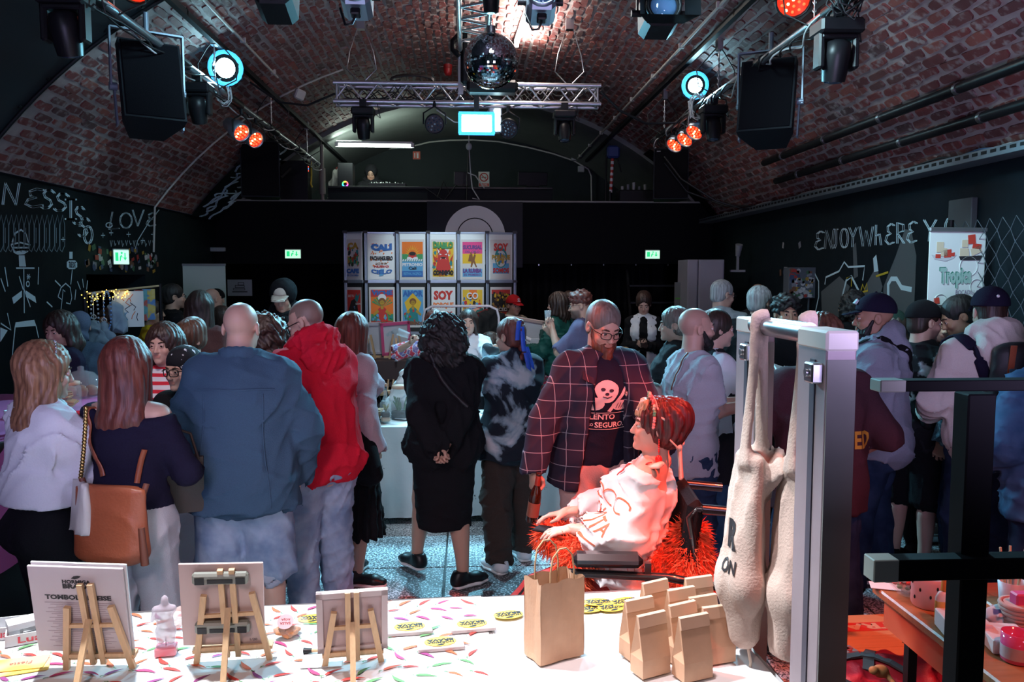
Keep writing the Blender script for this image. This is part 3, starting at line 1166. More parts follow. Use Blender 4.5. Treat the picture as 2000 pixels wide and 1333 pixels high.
spot_lamp('glaring cyan white spot lamp above the right pipe',SR,LENS_C,.105)
t=bpy.data.objects['lighting_pipe']
tangle(t,(0,3.65,.0),.1,7,3)
t=bpy.data.objects['lighting_pipe.001']
tangle(t,(0,4.1,.02),.12,7,5)
tangle(t,(0,.8,.05),.16,8,8,CABLE)
tangle(bpy.data.objects['lighting_pipe'],(0,.7,.05),.16,8,9,CABLE)
def par_can(label,loc,to,body=BLUEM,lit='red',r=.1,L=.26,group='red LED lamps',hang=.2):
 t=thing('par_lamp',label,'stage lamp',loc,0,group)
 q=Vector(to).normalized().to_track_quat('Z','Y').to_matrix().to_4x4()
 m=MB()
 m.M=q
 m.lathe([(.03,-L),(r*.75,-L+.02),(r*.8,-L*.55),(r,-L*.45),(r,0),(r-.008,0),(r-.012,-.03)],n=18)
 m.obj('housing',body,t)
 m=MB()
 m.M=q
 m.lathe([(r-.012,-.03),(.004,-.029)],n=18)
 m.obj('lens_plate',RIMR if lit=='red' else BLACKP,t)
 mm=MB()
 k=0
 for ring,n in((0,1),(.035,6),(.066,11)):
  for i in range(n):
   a=2*PI*i/n+ring*20
   mm.mi=1 if k%4==0 else 0
   k+=1
   c=q@Vector((ring*math.cos(a)*r/.1,ring*math.sin(a)*r/.1,-.006))
   mm.lathe([(.012,-.028),(.009,-.012),(.002,-.010)],c=c,n=6,Mx=q)
 lm=[LED_R,LED_Y]if lit=='red' else[LENS_D,mat('led_off',(.3,.33,.36),.15,coat=1)]
 tag(mm.obj('led',lm,t),kind='stuff')
 m=MB()
 side=Vector(to).normalized().cross(Vector((0,0,1))).normalized()
 a,b=side*(r+.012),-side*(r+.012)
 up=Vector((0,0,hang))
 m.tube([a,a+up*.55,up*.9,b+up*.55,b],.009,5)
 m.cyl(up*.88,up*1.15,.018,n=8)
 m.obj('yoke',BLACKM,t)
 return t
par_can('front red LED lamp of the pair on the left pipe',(X(480,8.2),8.2,ZH(270,8.2)),(.7,-.6,-.5),r=.09)
par_can('rear red LED lamp of the pair on the left pipe',(X(507,8.75),8.75,ZH(283,8.75)),(.7,-.6,-.5),r=.09)
for i,(px,py,y,lb)in enumerate(((1312,287,9.5,'rear'),(1332,276,9.1,'middle'),(1350,262,8.7,'front'))):
 par_can(lb+' red LED lamp of the three on the right pipe',(X(px,y),y,ZH(py,y)),(-.55,-.45,-.7))
par_can('red LED lamp on left pipe cut by the top edge',(X(283,5.6),5.6,ZH(4,5.6)),(.1,-.85,-.4),BLACKM,r=.11)
par_can('red LED lamp on right pipe cut by the top edge',(X(1537,5.6),5.6,ZH(8,5.6)),(-.15,-.85,-.45),BLACKM,r=.12)
par_can('unlit black LED lamp under the cross truss left of the blinder',(X(851,8.5),8.5,ZH(250,8.5)),(.05,-.95,-.25),BLACKM,'off',.1)
par_can('unlit black LED lamp under the cross truss right of the blinder',(X(993,8.5),8.5,ZH(258,8.5)),(-.05,-.95,-.3),BLACKM,'off',.1)
def hang_speaker(label,loc,rz,lean):
 t=thing('hanging_loudspeaker',label,'loudspeaker',loc,rz,'hanging loudspeakers')
 q=Euler((R(lean),0,0)).to_matrix().to_4x4()
 m=MB()
 m.M=q
 w0,w1,d0,d1,h=.21,.12,.17,-.2,.3
 m.prism([(-w0,-d0),(w0,-d0),(w0,-d0+.1),(w1,-d1),(-w1,-d1),(-w0,-d0+.1)],-h,h)
 m.obj('cabinet',mat('speaker_black',(.008,.010,.014),.6,bump=.15,scale=120,spec=.2),t)
 m=MB()
 m.M=q
 m.box((0,-d0-.006,0),(.39,.012,.57),bev=.004)
 m.obj('grille',mat('speaker_grille',(.005,.005,.007),.8,bump=.4,scale=400,spec=.08),t)
 m=MB()
 m.box((0,0,.42),(.5,.05,.012))
 for s in(-1,1):
  m.box((s*.25,0,.2),(.012,.05,.44))
 m.cyl((0,0,.42),(0,0,.56),.02,n=8)
 m.obj('yoke',mat('bracket_grey',(.22,.27,.34),.4,.3),t)
 for s in(-1,1):
  m=MB()
  m.cyl((s*.21,0,0),(s*.262,0,0),.03,n=8)
  m.M=q
  m.box((s*.225,.03,-.14),(.012,.05,.3))
  m.M=None
  m.obj('bolt',mat('bracket_grey',(.22,.27,.34),.4,.3),t)
 return t
hang_speaker('black loudspeaker in a yoke under the left pipe, left one near the mural wall',(X(302,6.3),6.3,ZH(193,6.3)),32,-16)
hang_speaker('black loudspeaker in a yoke under the right pipe, beside the bright brickwork',(X(1495,6.6),6.6,ZH(205,6.6)),-30,-16)
def far_speaker(label,px0,px1,y,py0,py1,tilt):
 x,w,h=X((px0+px1)/2,y),(px1-px0)/FPX*y,(py1-py0)/FPX*y
 t=thing('wall_loudspeaker',label,'loudspeaker',(x,y,ZH((py0+py1)/2,y)),tilt,'tall loudspeakers by the gallery')
 m=MB()
 m.prism([(-w/2,-.2),(w/2,-.2),(w*.36,.25),(-w*.36,.25)],-h/2,h/2)
 m.obj('cabinet',mat('speaker_black',(.01,.01,.01),.5),t)
 m=MB()
 m.box((0,-.206,0),(w*.94,.012,h*.95),bev=.004)
 m.obj('grille',mat('speaker_grille',(.01,.01,.01),.6),t)
 m=MB()
 m.box((-w*.36,-.214,h*.44),(.05,.004,.014))
 m.obj('badge',mat('badge_pale',(.4,.42,.45),.4),t)
 m=MB()
 m.bar((0,.1,h/2),(0,.1,h/2+.35),.03)
 m.bar((w*.45,.1,-h*.1),(w*.7,.2,h*.1),.03)
 m.obj('bracket',BLACKM,t)
 return t
far_speaker('tall black loudspeaker at the left end of the gallery',482,553,11.2,288,392,6)
far_speaker('tall black loudspeaker at the right end of the gallery',1270,1337,11.2,296,392,-6)
# trusses
def box_truss(name,label,a,b,s,n,up=(0,0,1),rc=.025):
 a,b=Vector(a),Vector(b)
 d=(b-a).normalized()
 sd=d.cross(Vector(up)).normalized()
 u=sd.cross(d)
 t=thing(name,label,'truss',a,0,'aluminium trusses')
 L=(b-a).length
 cs=[sd*(i*s/2)+u*(j*s/2)for i,j in((-1,-1),(1,-1),(1,1),(-1,1))]
 for c in cs:
  m=MB()
  m.cyl(c,c+d*L,rc,n=10)
  m.obj('chord',ALU,t)
 for q in range(4):
  c0,c1=cs[q],cs[(q+1)%4]
  for i in range(n):
   p0,p1=c0+d*(L*i/n),c1+d*(L*(i+.5)/n)
   p2=c0+d*(L*(i+1)/n)
   m=MB()
   m.cyl(p0,p1,rc*.42,n=6,caps=False)
   m.cyl(p1,p2,rc*.42,n=6,caps=False)
   m.obj('brace',ALU,t)
  for e in(.012,.988):
   m=MB()
   m.cyl(c0+d*(L*e),c1+d*(L*e),rc*.5,n=6)
   m.obj('brace',ALU,t)
 return t
YT=8.6
tz=ZH(195,YT)
tr=box_truss('cross_truss','aluminium box truss hanging crosswise under the vault behind the mirror ball',(X(660,YT),YT,tz),(X(1168,YT),YT,tz),.185,9,rc=.022)
for px in(712,1110):
 m=MB()
 z1=VC[1]+math.sqrt(VR**2-(X(px,YT)-VC[0])**2)
 x0=X(px,YT)-X(660,YT)
 m.tube([(x0,0,.1),(x0-.15,0,.25),(x0-.12,0,.42),(x0,0,z1-tz),(x0+.12,0,.42),(x0+.15,0,.25),(x0,0,.1)],.007,5)
 m.box((x0,0,z1-tz-.05),(.08,.08,.14))
 m.obj('hanger',STEEL,tr)
rr=random.Random(2)
m=MB()
for c in range(7):
 pts=[(.1+2.5*i/30,rr.uniform(-.06,.06),-.09+rr.uniform(0,.2)*(1 if c<4 else .3))for i in range(31)]
 m.tube(pts,.006,4)
for c in range(6):
 pts=[(.78+.22*math.cos(q),.02*c,.14+.05*math.sin(q)+.008*c)for q in np.linspace(0,6.2,14)]
 m.tube(pts,.008,4,True)
m.obj('cable',CABLE,tr)
m=MB()
m.tube([(2.72,0,.06),(2.95,.1,-.12),(3.25,.2,-.23),(3.6,.3,-.2),(3.72,.0,-.05)],.014,6)
m.obj('trunk_cable',CABLE,tr)
m=MB()
m.tube([(0,0,.0),(-.3,.1,-.1),(-.6,.2,-.05),(-.9,.2,.15)],.012,6)
m.obj('trunk_cable',CABLE,tr)
zt2=4.25
tl=box_truss('long_truss','aluminium truss running along the crown of the vault above the mirror ball',(X(930,8.5)-.02,4.4,zt2),(X(930,8.5)-.02,8.55,zt2),.26,13,rc=.022)
m=MB()
m.bar((-.13,4.1,-.1),(-.13,4.1,-.5),.05)
m.bar((.13,4.1,-.1),(.13,4.1,-.5),.05)
m.obj('drop_leg',ALU,tl)
t=thing('mirror_motor_box','black motor box at the truss joint behind the mirror ball','motor',(X(962,8.2),8.2,ZH(180,8.2)))
m=MB()
m.box((0,0,0),(.50,.2,.12),bev=.03)
m.obj('case',BLACKP,t)
m=MB()
m.box((-.26,.05,.28),(.1,.12,.5),bev=.03)
m.tube([(-.32,0,.30),(-.38,0,.36),(-.38,0,.44),(-.32,0,.5),(-.24,0,.5)],.03,8)
m.obj('cable_drum',BLACKP,t)
# mirror ball with real facets
YB=6.55
bc=Vector((X(960,YB),YB,ZH(130,YB)))
t=thing('mirror_ball','big mirror ball hanging from a motor under the crown of the vault','mirror ball',bc)
BR=.213
MIR=mat('mirror_facet',(.82,.85,.9),.03,1.0)
m=MB()
m.sph((0,0,0),BR-.003,32,20)
m.obj('core',mat('ball_core',(.02,.02,.025),.5),t)
m=MB()
rm=random.Random(11)
nrow=44
for i in range(1,nrow):
 la=-PI/2+PI*i/nrow
 nn=max(4,int(2*PI*math.cos(la)*BR/(PI*BR/nrow)))
 s=PI*BR/nrow*.47
 for k in range(nn):
  lo_=2*PI*k/nn+i*.3
  e=Vector((math.cos(la)*math.cos(lo_),math.cos(la)*math.sin(lo_),math.sin(la)))
  e2=(e+Vector((rm.gauss(0,.012),rm.gauss(0,.012),rm.gauss(0,.012)))).normalized()
  a=Vector((-math.sin(lo_),math.cos(lo_),0))
  a=(a-e2*a.dot(e2)).normalized()
  b=e2.cross(a)
  c=e*BR
  m.add([c-a*s-b*s,c+a*s-b*s,c+a*s+b*s,c-a*s+b*s],[(0,1,2,3)])
tag(m.obj('mirror_facet',MIR,t),kind='stuff')
m=MB()
m.cyl((0,0,BR-.01),(0,0,BR+.05),.035,n=12)
for k in range(9):
 z=BR+.05+.035*k
 m.tube([(0,0,z),(.009,0,z+.02),(0,0,z+.04),(-.009,0,z+.02)],.003,4,True)
m.obj('chain',STEEL,t)
m=MB()
m.lathe([(.03,.36),(.055,.37),(.065,.46),(.075,.47),(.075,.5),(.02,.51)],n=16)
m.cyl((0,0,.5),(0,0,.62),.02)
m.tube([(.05,0,.48),(.14,0,.52),(.12,0,.62),(.02,0,.64)],.008,5)
m.obj('motor',BLACKP,t)
# blinder under the truss
t=thing('blinder_lamp','glaring cyan blinder lamp under the middle of the cross truss','stage lamp',(X(932,8.4),8.4,ZH(248,8.4)))
m=MB()
m.box((0,.06,0),(.34,.1,.2),bev=.01)
m.obj('housing',BLACKM,t)
m=MB()
m.box((0,0,0),(.30,.02,.16),bev=.005)
m.obj('lens',mat('blinder_lit',(1,1,1),.3,emit=(.35,.85,1.0,45)),t)
m=MB()
m.box((0,.06,.19),(.05,.05,.2))
m.obj('clamp',BLACKM,t)
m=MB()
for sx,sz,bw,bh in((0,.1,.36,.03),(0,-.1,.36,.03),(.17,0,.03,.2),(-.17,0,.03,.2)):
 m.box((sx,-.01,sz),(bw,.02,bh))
m.obj('halo_rim',HALOC,t)  # glowing border added as the blinder's cyan halo
t=thing('work_lamp','small white work lamp beside the cyan blinder under the truss','stage lamp',(X(968,8.5),8.5,ZH(240,8.5)))
m=MB()
m.box((0,.05,0),(.14,.08,.26),bev=.01)
m.obj('housing',ALU,t)
m=MB()
m.box((.02,0,0),(.06,.02,.22),bev=.004)
m.obj('lens',mat('worklamp_lit',(1,1,1),.3,emit=(.6,.95,1.0,12)),t)
m=MB()
m.tube([(-.06,.05,.12),(-.15,.05,-.05),(-.42,.05,-.02),(-.6,.05,.1)],.006,5)
m.obj('cable',CABLEW,t)
# big theatre lamps along the top edge
def fresnel(label,loc,doors,lens_lit=False,s=1.0,tilt=-18,rz=0):
 t=thing('theatre_lamp',label,'stage lamp',loc,rz,'theatre lamps at the crown')
 q=Euler((R(tilt),0,0)).to_matrix().to_4x4()
 body=BLUEM if not doors else BLACKM
 m=MB()
 m.M=q
 m.box((0,.10*s,.02*s),(.24*s,.3*s,.27*s),bev=.04*s)
 for i in range(5):
  m.box((0,(.0+i*.05)*s,.165*s),(.2*s,.018*s,.05*s))
 m.obj('housing',body,t)
 m=MB()
 m.M=q@Euler((PI/2,0,0)).to_matrix().to_4x4()
 m.lathe([(.12*s,.05*s),(.12*s,.085*s),(.1*s,.085*s),(.1*s,.06*s)],n=20)
 m.obj('lens_ring',body,t)
 m=MB()
 m.M=q
 m.sph((0,-.045*s,0),(.095*s,.045*s,.095*s),18,10)
 m.obj('lens',mat('lamp_lens_blue',(.10,.22,.42),.05,.3,coat=1),t)
 m=MB()
 for sg in(-1,1):
  m.bar((sg*.15*s,.08,0),(sg*.15*s,.08,.3*s),.03,.012)
  m.cyl((sg*.12*s,.08,0),(sg*.19*s,.08,0),.022,n=8)
 m.bar((-.15*s,.08,.3*s),(.15*s,.08,.3*s),.03,.012)
 m.cyl((0,.08,.3*s),(0,.08,.46*s),.02,n=8)
 m.obj('yoke',BLACKM,t)
 if doors:
  for k,(dx,dz)in enumerate(((0,1),(0,-1),(1,0),(-1,0))):
   m=MB()
   m.M=q
   a,b_=.135*s,.2*s
   if dz:
    m.add([(-a*.9,-.09*s,dz*a),(a*.9,-.09*s,dz*a),(b_,-.24*s,dz*b_*.72),(-b_,-.24*s,dz*b_*.72)],[(0,1,2,3),(3,2,1,0)])
   else:
    m.add([(dx*a,-.09*s,-a*.9),(dx*a,-.09*s,a*.9),(dx*b_,-.24*s,b_*.72),(dx*b_,-.24*s,-b_*.72)],[(0,1,2,3),(3,2,1,0)])
   m.obj('barn_door',BLACKM,t)
 else:
  m=MB()
  m.M=q
  m.box((0,.02,-.17*s),(.08*s,.08*s,.06*s),bev=.008)
  m.tube([(0,.02,-.2*s),(-.02,.02,-.27*s),(-.06,.02,-.28*s),(-.1,.05,-.1*s)],.008,5)
  m.obj('plug',BLACKP,t)
 return t
fresnel('black theatre lamp with barn doors at the top edge, left of the crown',(X(547,5.2),5.2,ZH(4,5.2)),True,s=.95)
fresnel('blue glinting theatre lamp without barn doors, left of the mirror ball',(X(703,5.2),5.2,ZH(8,5.2)),False,s=.75)
fresnel('blue glinting theatre lamp without barn doors, right of the mirror ball',(X(1056,5.2),5.2,ZH(12,5.2)),False,s=.75)
fresnel('black theatre lamp with open barn doors at the top edge, right of the crown',(X(1285,5.2),5.2,ZH(30,5.2)),True,s=.92,tilt=-8)
# fluorescent work tubes
TUBE_L=mat('tube_lit',(1,1,1),.4,emit=(.85,1.0,.88,14))
def tube_lamp(label,a,b,m_):
 a,b=Vector(a),Vector(b)
 t=thing('tube_lamp',label,'tube lamp',a,0)
 m=MB()
 m.cyl((0,0,0),b-a,.022,n=10)
 m.obj('tube',m_,t)
 m=MB()
 up=Vector((0,0,.05))
 m.bar(up,b-a+up,.06,.035)
 for e in(0,1):
  m.box((b-a)*e+Vector((0,0,.015)),(.05,.05,.07))
 m.obj('batten',WHITE,t)
yg=13.15
tube_lamp('lit fluorescent tube under the gallery vault above the DJ',(X(662,yg),yg,ZH(291,yg)),(X(808,yg),yg,ZH(292,yg)),TUBE_L)
tube_lamp('lit fluorescent tube fixed along the crown of the brick vault',(.63,7.7,4.55),(.56,9.6,4.55),mat('tube_lit_white',(1,1,1),.4,emit=(1,1,.92,25)))
# conduits, rails, trays, pipes on the vault
def rail(name,label,cat,x,r,y0,y1,m_,box=None,off=.03,group=None):
 z=VC[1]+math.sqrt((VR-off)**2-(x-VC[0])**2)
 t=thing(name,label,cat,(x,y0,z),0,group)
 m=MB()
 if box:
  m.box((0,(y1-y0)/2,0),(box[0],y1-y0,box[1]))
 else:
  m.cyl((0,0,0),(0,y1-y0,0),r,n=8)
 m.obj('pipe' if not box else 'rail',m_,t)
 m=MB()
 y=.4
 while y<y1-y0:
  m.box((0,y,.01),(.05,.03,.05))
  y+=1.2
 m.obj('clip',m_,t)
 return t
CON=mat('conduit_pale',(.55,.54,.50),.5)
rail('conduit','thin pale conduit running along the vault left of the crown','conduit',-2.10,.013,4.0,9.4,CON,off=.035)
rail('conduit','thin pale conduit running along the vault right of the crown','conduit',2.06,.013,4.0,15.5,CON,off=.09)
rail('ceiling_rail','black ceiling rail along the vault beside the left conduit','rail',-2.235,0,4.0,15.4,BLACKM,(.05,.05),.075)
rail('ceiling_rail','black ceiling rail along the vault beside the right conduit','rail',2.206,0,4.0,15.4,BLACKM,(.05,.05),.075)
for i,(px0,py0,px1,py1,lb)in enumerate(((1495,383,2000,232,'upper'),(1520,396,2000,262,'lower'))):
 x=3.36+.18*i
 z=VC[1]+math.sqrt((VR-.09)**2-(x-VC[0])**2)
 y0,y1=3.5,x*FPX/(px0-915)
 t=thing('insulated_pipe',lb+' black insulated pipe along the foot of the right vault','pipe',(x,y0,z),0)
 m=MB()
 m.cyl((0,0,0),(0,y1-y0,0),.038,n=12)
 m.obj('pipe',BLACKP,t)
 y=1.0
 while y<y1-y0:
  m=MB()
  m.cyl((0,y,0),(0,y+.035,0),.043,n=12)
  m.cyl((0,y+.017,0),(.07,y+.017,.05),.01,n=6)
  m.obj('clamp',STEEL,t)
  y+=1.05
t=thing('cable_tray','perforated cable tray carrying cables above the right wall','tray',(XW-.12,3.5,2.73))
m=MB()
m.box((0,4.6,0),(.2,9.2,.006))
for sg in(-1,1):
 m.box((sg*.1,4.6,.03),(.005,9.2,.06))
m.obj('tray',mat('tray_steel',(.28,.32,.36),.45,.7),t)
m=MB()
for i in range(90):
 m.box((-.1035,.05+i*.102,.035),(.004,.06,.022))
tag(m.obj('perforation',BLACKM,t),kind='stuff')
rr=random.Random(4)
for c in range(5):
 m=MB()
 m.tube([(-.06+.03*c+rr.uniform(-.02,.02),9.2*i/24,.02+rr.uniform(0,.07))for i in range(25)],.009,5)
 m.obj('cable',(CABLE,CABLEW,mat('cable_blue',(.1,.2,.4),.5),CABLE,mat('cable_orange',(.55,.16,.03),.5))[c],t)
m=MB()
m.tube([(-1.1,7.3,.75),(-.9,7.2,.45),(-.5,7.0,.15),(-.1,7.0,.04),(0,6.0,.05)],.016,6)
m.tube([(-1.12,7.2,.65),(-.8,7.3,.3),(-.3,7.2,.1),(0,6.6,.05)],.012,6)
m.obj('drop_cable',CABLE,t)
t=thing('smoke_sensor','white wedge shaped sensor on the vault left of the truss','sensor',(X(592,10),10,ZH(197,10)),20)
m=MB()
m.box((0,0,0),(.12,.1,.12),rot=(.3,.3,.2),bev=.015)
m.obj('housing',mat('sensor_white',(.55,.55,.53),.5),t)
t=thing('alarm_beacon','small red alarm beacon on the brick crown','alarm',(X(877,10.4),10.4,ZH(146,10.4)))
m=MB()
m.lathe([(.05,0),(.05,-.05),(.035,-.08),(.005,-.085)],n=12)
m.obj('dome',mat('alarm_red',(.5,.02,.02),.4),t)
m=MB()
m.cyl((0,0,0),(0,0,.05),.055)
m.obj('base',mat('alarm_red_base',(.35,.015,.015),.5),t)
m=MB()
pts=[]
for i in range(12):
 a=-.33-(PHI0-.33)*i/11
 x_,z_=vp(a,VR-.03)
 pts.append((x_,10.1,z_))
m.tube(pts+[(-XW+.03,10.1,2.2)],.012,6)
tag(m.obj('wall_conduit',CON),'thin conduit curving down the left brick vault to the doorway','conduit')
# people
def skin_mat():
 m,nt,p=nodes('skin')
 a=_n(nt,'ShaderNodeAttribute',attribute_name='Col')
 nt.links.new(a.outputs['Color'],p.inputs['Base Color'])
 p.inputs['Roughness'].default_value=.48
 p.inputs['Specular IOR Level'].default_value=.4
 bump_on(nt,p,160,.08,.004)
 return m
SKIN=skin_mat()
EYEW=mat('eye_white',(.75,.73,.70),.15)
EYED=mat('eye_dark',(.03,.018,.012),.08)
_hm={}
def hair_mat(name,dark,lite,rough=.5):
 if name in _hm:
  return _hm[name]
 m,nt,p=nodes('hair_'+name)
 tc=_n(nt,'ShaderNodeTexCoord')
 mp=_n(nt,'ShaderNodeMapping')
 mp.inputs['Scale'].default_value=(70,70,5)
 nt.links.new(tc.outputs['Object'],mp.inputs[0])
 no=_n(nt,'ShaderNodeTexNoise')
 no.inputs['Scale'].default_value=1.0
 no.inputs['Detail'].default_value=3
 nt.links.new(mp.outputs[0],no.inputs['Vector'])
 c=ramp(nt,no.outputs[0],[(.3,dark),(.7,lite)])
 nt.links.new(c,p.inputs['Base Color'])
 p.inputs['Roughness'].default_value=rough
 b=_n(nt,'ShaderNodeBump')
 b.inputs['Strength'].default_value=.6
 b.inputs['Distance'].default_value=.006
 nt.links.new(no.outputs[0],b.inputs['Height'])
 nt.links.new(b.outputs[0],p.inputs['Normal'])
 _hm[name]=m
 return m
H_BLACK=hair_mat('black',(.005,.004,.005),(.016,.013,.013),.6)
H_DBROWN=hair_mat('dark_brown',(.016,.008,.006),(.05,.025,.018))
H_BROWN=hair_mat('brown',(.045,.018,.010),(.13,.055,.03))
H_LBROWN=hair_mat('light_brown',(.12,.05,.028),(.34,.17,.09))
H_RED=hair_mat('auburn',(.06,.012,.010),(.17,.045,.03))
H_GREY=hair_mat('grey',(.22,.21,.21),(.5,.5,.5))
H_BLOND=hair_mat('blond',(.28,.19,.10),(.55,.42,.26))
H_GBROWN=hair_mat('greying_brown',(.10,.075,.065),(.22,.18,.16))
H_BEARD=hair_mat('ginger_beard',(.09,.022,.012),(.24,.07,.035))
SK_L,SK_M,SK_T,SK_D=(.58,.35,.27),(.50,.29,.21),(.42,.23,.15),(.33,.17,.11)
def rotm(yaw=0,pitch=0,roll=0):
 cy,sy,cp,sp,cr,sr=(f(R(a))for a in(yaw,pitch,roll)for f in(math.cos,math.sin))
 Z=np.array([[cy,-sy,0],[sy,cy,0],[0,0,1]])
 Xm=np.array([[1,0,0],[0,cp,sp],[0,-sp,cp]])
 Y=np.array([[cr,0,sr],[0,1,0],[-sr,0,cr]])
 return Z@Xm@Y
def ik(a,b,l1,l2,pole):
 d=b-a
 L=np.linalg.norm(d)
 mx=(l1+l2)*.995
 if L>mx:
  b=a+d*(mx/L)
  d,L=b-a,mx
 t=d/L
 c=np.clip((l1*l1+L*L-l2*l2)/(2*l1*L),-1,1)
 p=pole-t*pole.dot(t)
 p=nrm(p)
 return a+t*(l1*c)+p*(l1*math.sqrt(1-c*c)),b
class Person:
 def __init__(s,label,x,y,face,h=1.75,sex='m',build=1.0,lean=3,twist=0,head=(0,0,0),rh=None,lh=None,rpole=None,lpole=None,feet=((-.11,0),(.11,0)),toes=(8,-8),skin=SK_M,pel=None,rhw=None,lhw=None,detail=1,floor=0.0,gaze=None,stubble=0,scalp=None,curl=(28,28),rthumb=None,lthumb=None,rhd=None,lhd=None,shw=None,group=None,pelxy=(0,0),brow=(.05,.025,.015),knee=None,eyes=True):
  s.root=thing('person',label,'person',(x,y,floor),face,group)
  k=s.k=h/1.75
  s.sex,s.detail,s.b=sex,detail,build
  f=sex=='f'
  s.D=dict(hip=(.172,.12),waist=(.135,.098),chest=(.152,.112),sh=(.13,.075))if f else dict(hip=(.165,.115),waist=(.152,.108),chest=(.178,.122),sh=(.155,.085))
  s.D={a:(v[0]*k*build,v[1]*k*build)for a,v in s.D.items()}
  s.shw=(shw or(.138 if f else .160))*k*(1+(build-1)*.6)
  s.pel=V3(pelxy[0],pelxy[1],(pel if pel else .942*k))
  s.U=nrm(V3(0,math.sin(R(lean)),math.cos(R(lean))))
  S0=V3(1,0,0)
  ct,st=math.cos(R(twist)),math.sin(R(twist))
  s.S=nrm(V3(ct,st,0)-s.U*s.U.dot(V3(ct,st,0)))
  s.F=np.cross(s.U,s.S)
  s.waist,s.chest,s.shc,s.nb=(s.pel+s.U*(q*k)for q in(.15,.36,.475,.53))
  s.nb=s.nb-s.F*.012*k
  s.shR,s.shL=s.shc+s.S*s.shw-s.U*.022*k,s.shc-s.S*s.shw-s.U*.022*k
  up=nrm(s.U*.6+V3(0,0,.4))
  s.Rh=rotm(twist+head[0],head[1],head[2]if len(head)>2 else 0)
  s.hs=(.955 if f else 1.0)*(k**.35)
  s.hc=s.nb+up*.150*k+s.Rh@V3(0,.022,0)
  if rhw:
   rh=s.local(rhw)
  if lhw:
   lh=s.local(lhw)
  rdef=s.shR+V3(.05,.05,-.53*k)
  ldef=s.shL+V3(-.05,.05,-.53*k)
  rh=V3(*rh)if rh is not None else rdef
  lh=V3(*lh)if lh is not None else ldef
  L1,L2=.285*k,.255*k
  s.elR,s.wrR=ik(s.shR,rh,L1,L2,V3(*rpole)if rpole else s.S*.6-s.F*.8+V3(0,0,-.5))
  s.elL,s.wrL=ik(s.shL,lh,L1,L2,V3(*lpole)if lpole else-s.S*.6-s.F*.8+V3(0,0,-.5))
  s.hpR,s.hpL=s.pel+V3(.092*k,0,-.01),s.pel+V3(-.092*k,0,-.01)
  kp=knee or((.05,1,.15),(-.05,1,.15))
  aR,aL=V3(feet[1][0],feet[1][1],.085+(feet[1][2]if len(feet[1])>2 else 0)),V3(feet[0][0],feet[0][1],.085+(feet[0][2]if len(feet[0])>2 else 0))
  s.knR,s.anR=ik(s.hpR,aR,.43*k,.42*k,V3(*kp[0]))
  s.knL,s.anL=ik(s.hpL,aL,.43*k,.42*k,V3(*kp[1]))
  s.toe=[V3(-math.sin(R(a)),math.cos(R(a)),0)for a in(toes[0],toes[1])]
  s.skin,s.stub,s.scalp,s.brow=np.array(skin),stubble,scalp,brow
  s.curl=curl
  s.hd=dict(R=V3(*rhd)if rhd else nrm(s.wrR-s.elR),L=V3(*lhd)if lhd else nrm(s.wrL-s.elL))
  s.th=dict(R=V3(*rthumb)if rthumb else V3(-.2,.9,.3),L=V3(*lthumb)if lthumb else V3(.2,.9,.3))
  s.geo=[]
  s.body()
  if eyes and detail:
   s.eyes()
 def hp(s,x,y,z):
  return s.hc+s.Rh@(V3(x,y,z)*s.hs)
 def head_el(s,S,c,r,k=.02,op=0,inf=0):
  r=r if hasattr(r,'__len__')else(r,r,r)
  S.el(s.hp(*c),[q*s.hs+inf for q in r],s.Rh,k,op)
 def body(s):
  k,b,S=s.k,s.b,SDF()
  s.torso(S,0)
  f=s.sex=='f'
  for sh,el,wr in((s.shR,s.elR,s.wrR),(s.shL,s.elL,s.wrL)):
   m=.86 if f else 1.0
   S.ec(sh,el,.047*m*b,.040*m*b,k=.04)
   S.ec(el,wr,.042*m*b,.029*m,k=.02)
  for hpj,kn,an,to in((s.hpL,s.knL,s.anL,s.toe[0]),(s.hpR,s.knR,s.anR,s.toe[1])):
   S.ec(hpj,kn,.088*b,.056*b,k=.03)
   S.ec(kn,an,.054*b,.037,k=.02)
   mid=kn+(an-kn)*.3
   bk=nrm(np.cross(np.cross(an-kn,to),an-kn))
   S.ec(mid-bk*.022,kn+(an-kn)*.62-bk*.008,.048*b,.034,k=.03)
   S.ec(an+V3(0,0,-.045),an+to*.15+V3(0,0,-.06),.036,.03,.03,.02)
  nr=(.050 if f else .060)*k
  S.ec(s.nb-s.U*.05,s.hp(0,-.02,-.06),nr*1.12,nr*.98,k=.035)
  h=s.head_el
  h(S,(0,-.014,.032),(.076,.096,.086),.02)
  h(S,(0,.028,-.034),(.060,.066,.082),.03)
  jw=.050 if f else .056
  h(S,(0,.038,-.072),(jw,.046,.036),.025)
  h(S,(0,.080,-.101),(.022,.018,.017),.02)
  if s.detail:
   S.ec(s.hp(-.036,.079,.020),s.hp(.036,.079,.020),.010*s.hs,k=.018)
   for q in(-1,1):
    h(S,(q*.031,.107,-.002),(.017,.017,.013),.014,1)
    h(S,(q*.040,.066,-.034),(.022,.022,.020),.02)
    h(S,(q*.010,.101,-.038),(.008,.009,.007),.007)
   for q in(-1,1):
    for(x0,z0,x1,z1,rr)in((.019,.0040,.031,.0075,.0042),(.031,.0075,.043,.0035,.0042),(.019,-.006,.031,-.0095,.0036),(.031,-.0095,.043,-.006,.0036)):
     S.ec(s.hp(q*x0,.0905-(x0>.04)*.004,z0),s.hp(q*x1,.0925-(x1>.04)*.006,z1),rr*s.hs,k=.005)
   S.ec(s.hp(0,.0895,.006),s.hp(0,.1085,-.035),.0072*s.hs,.0108*s.hs,k=.010)
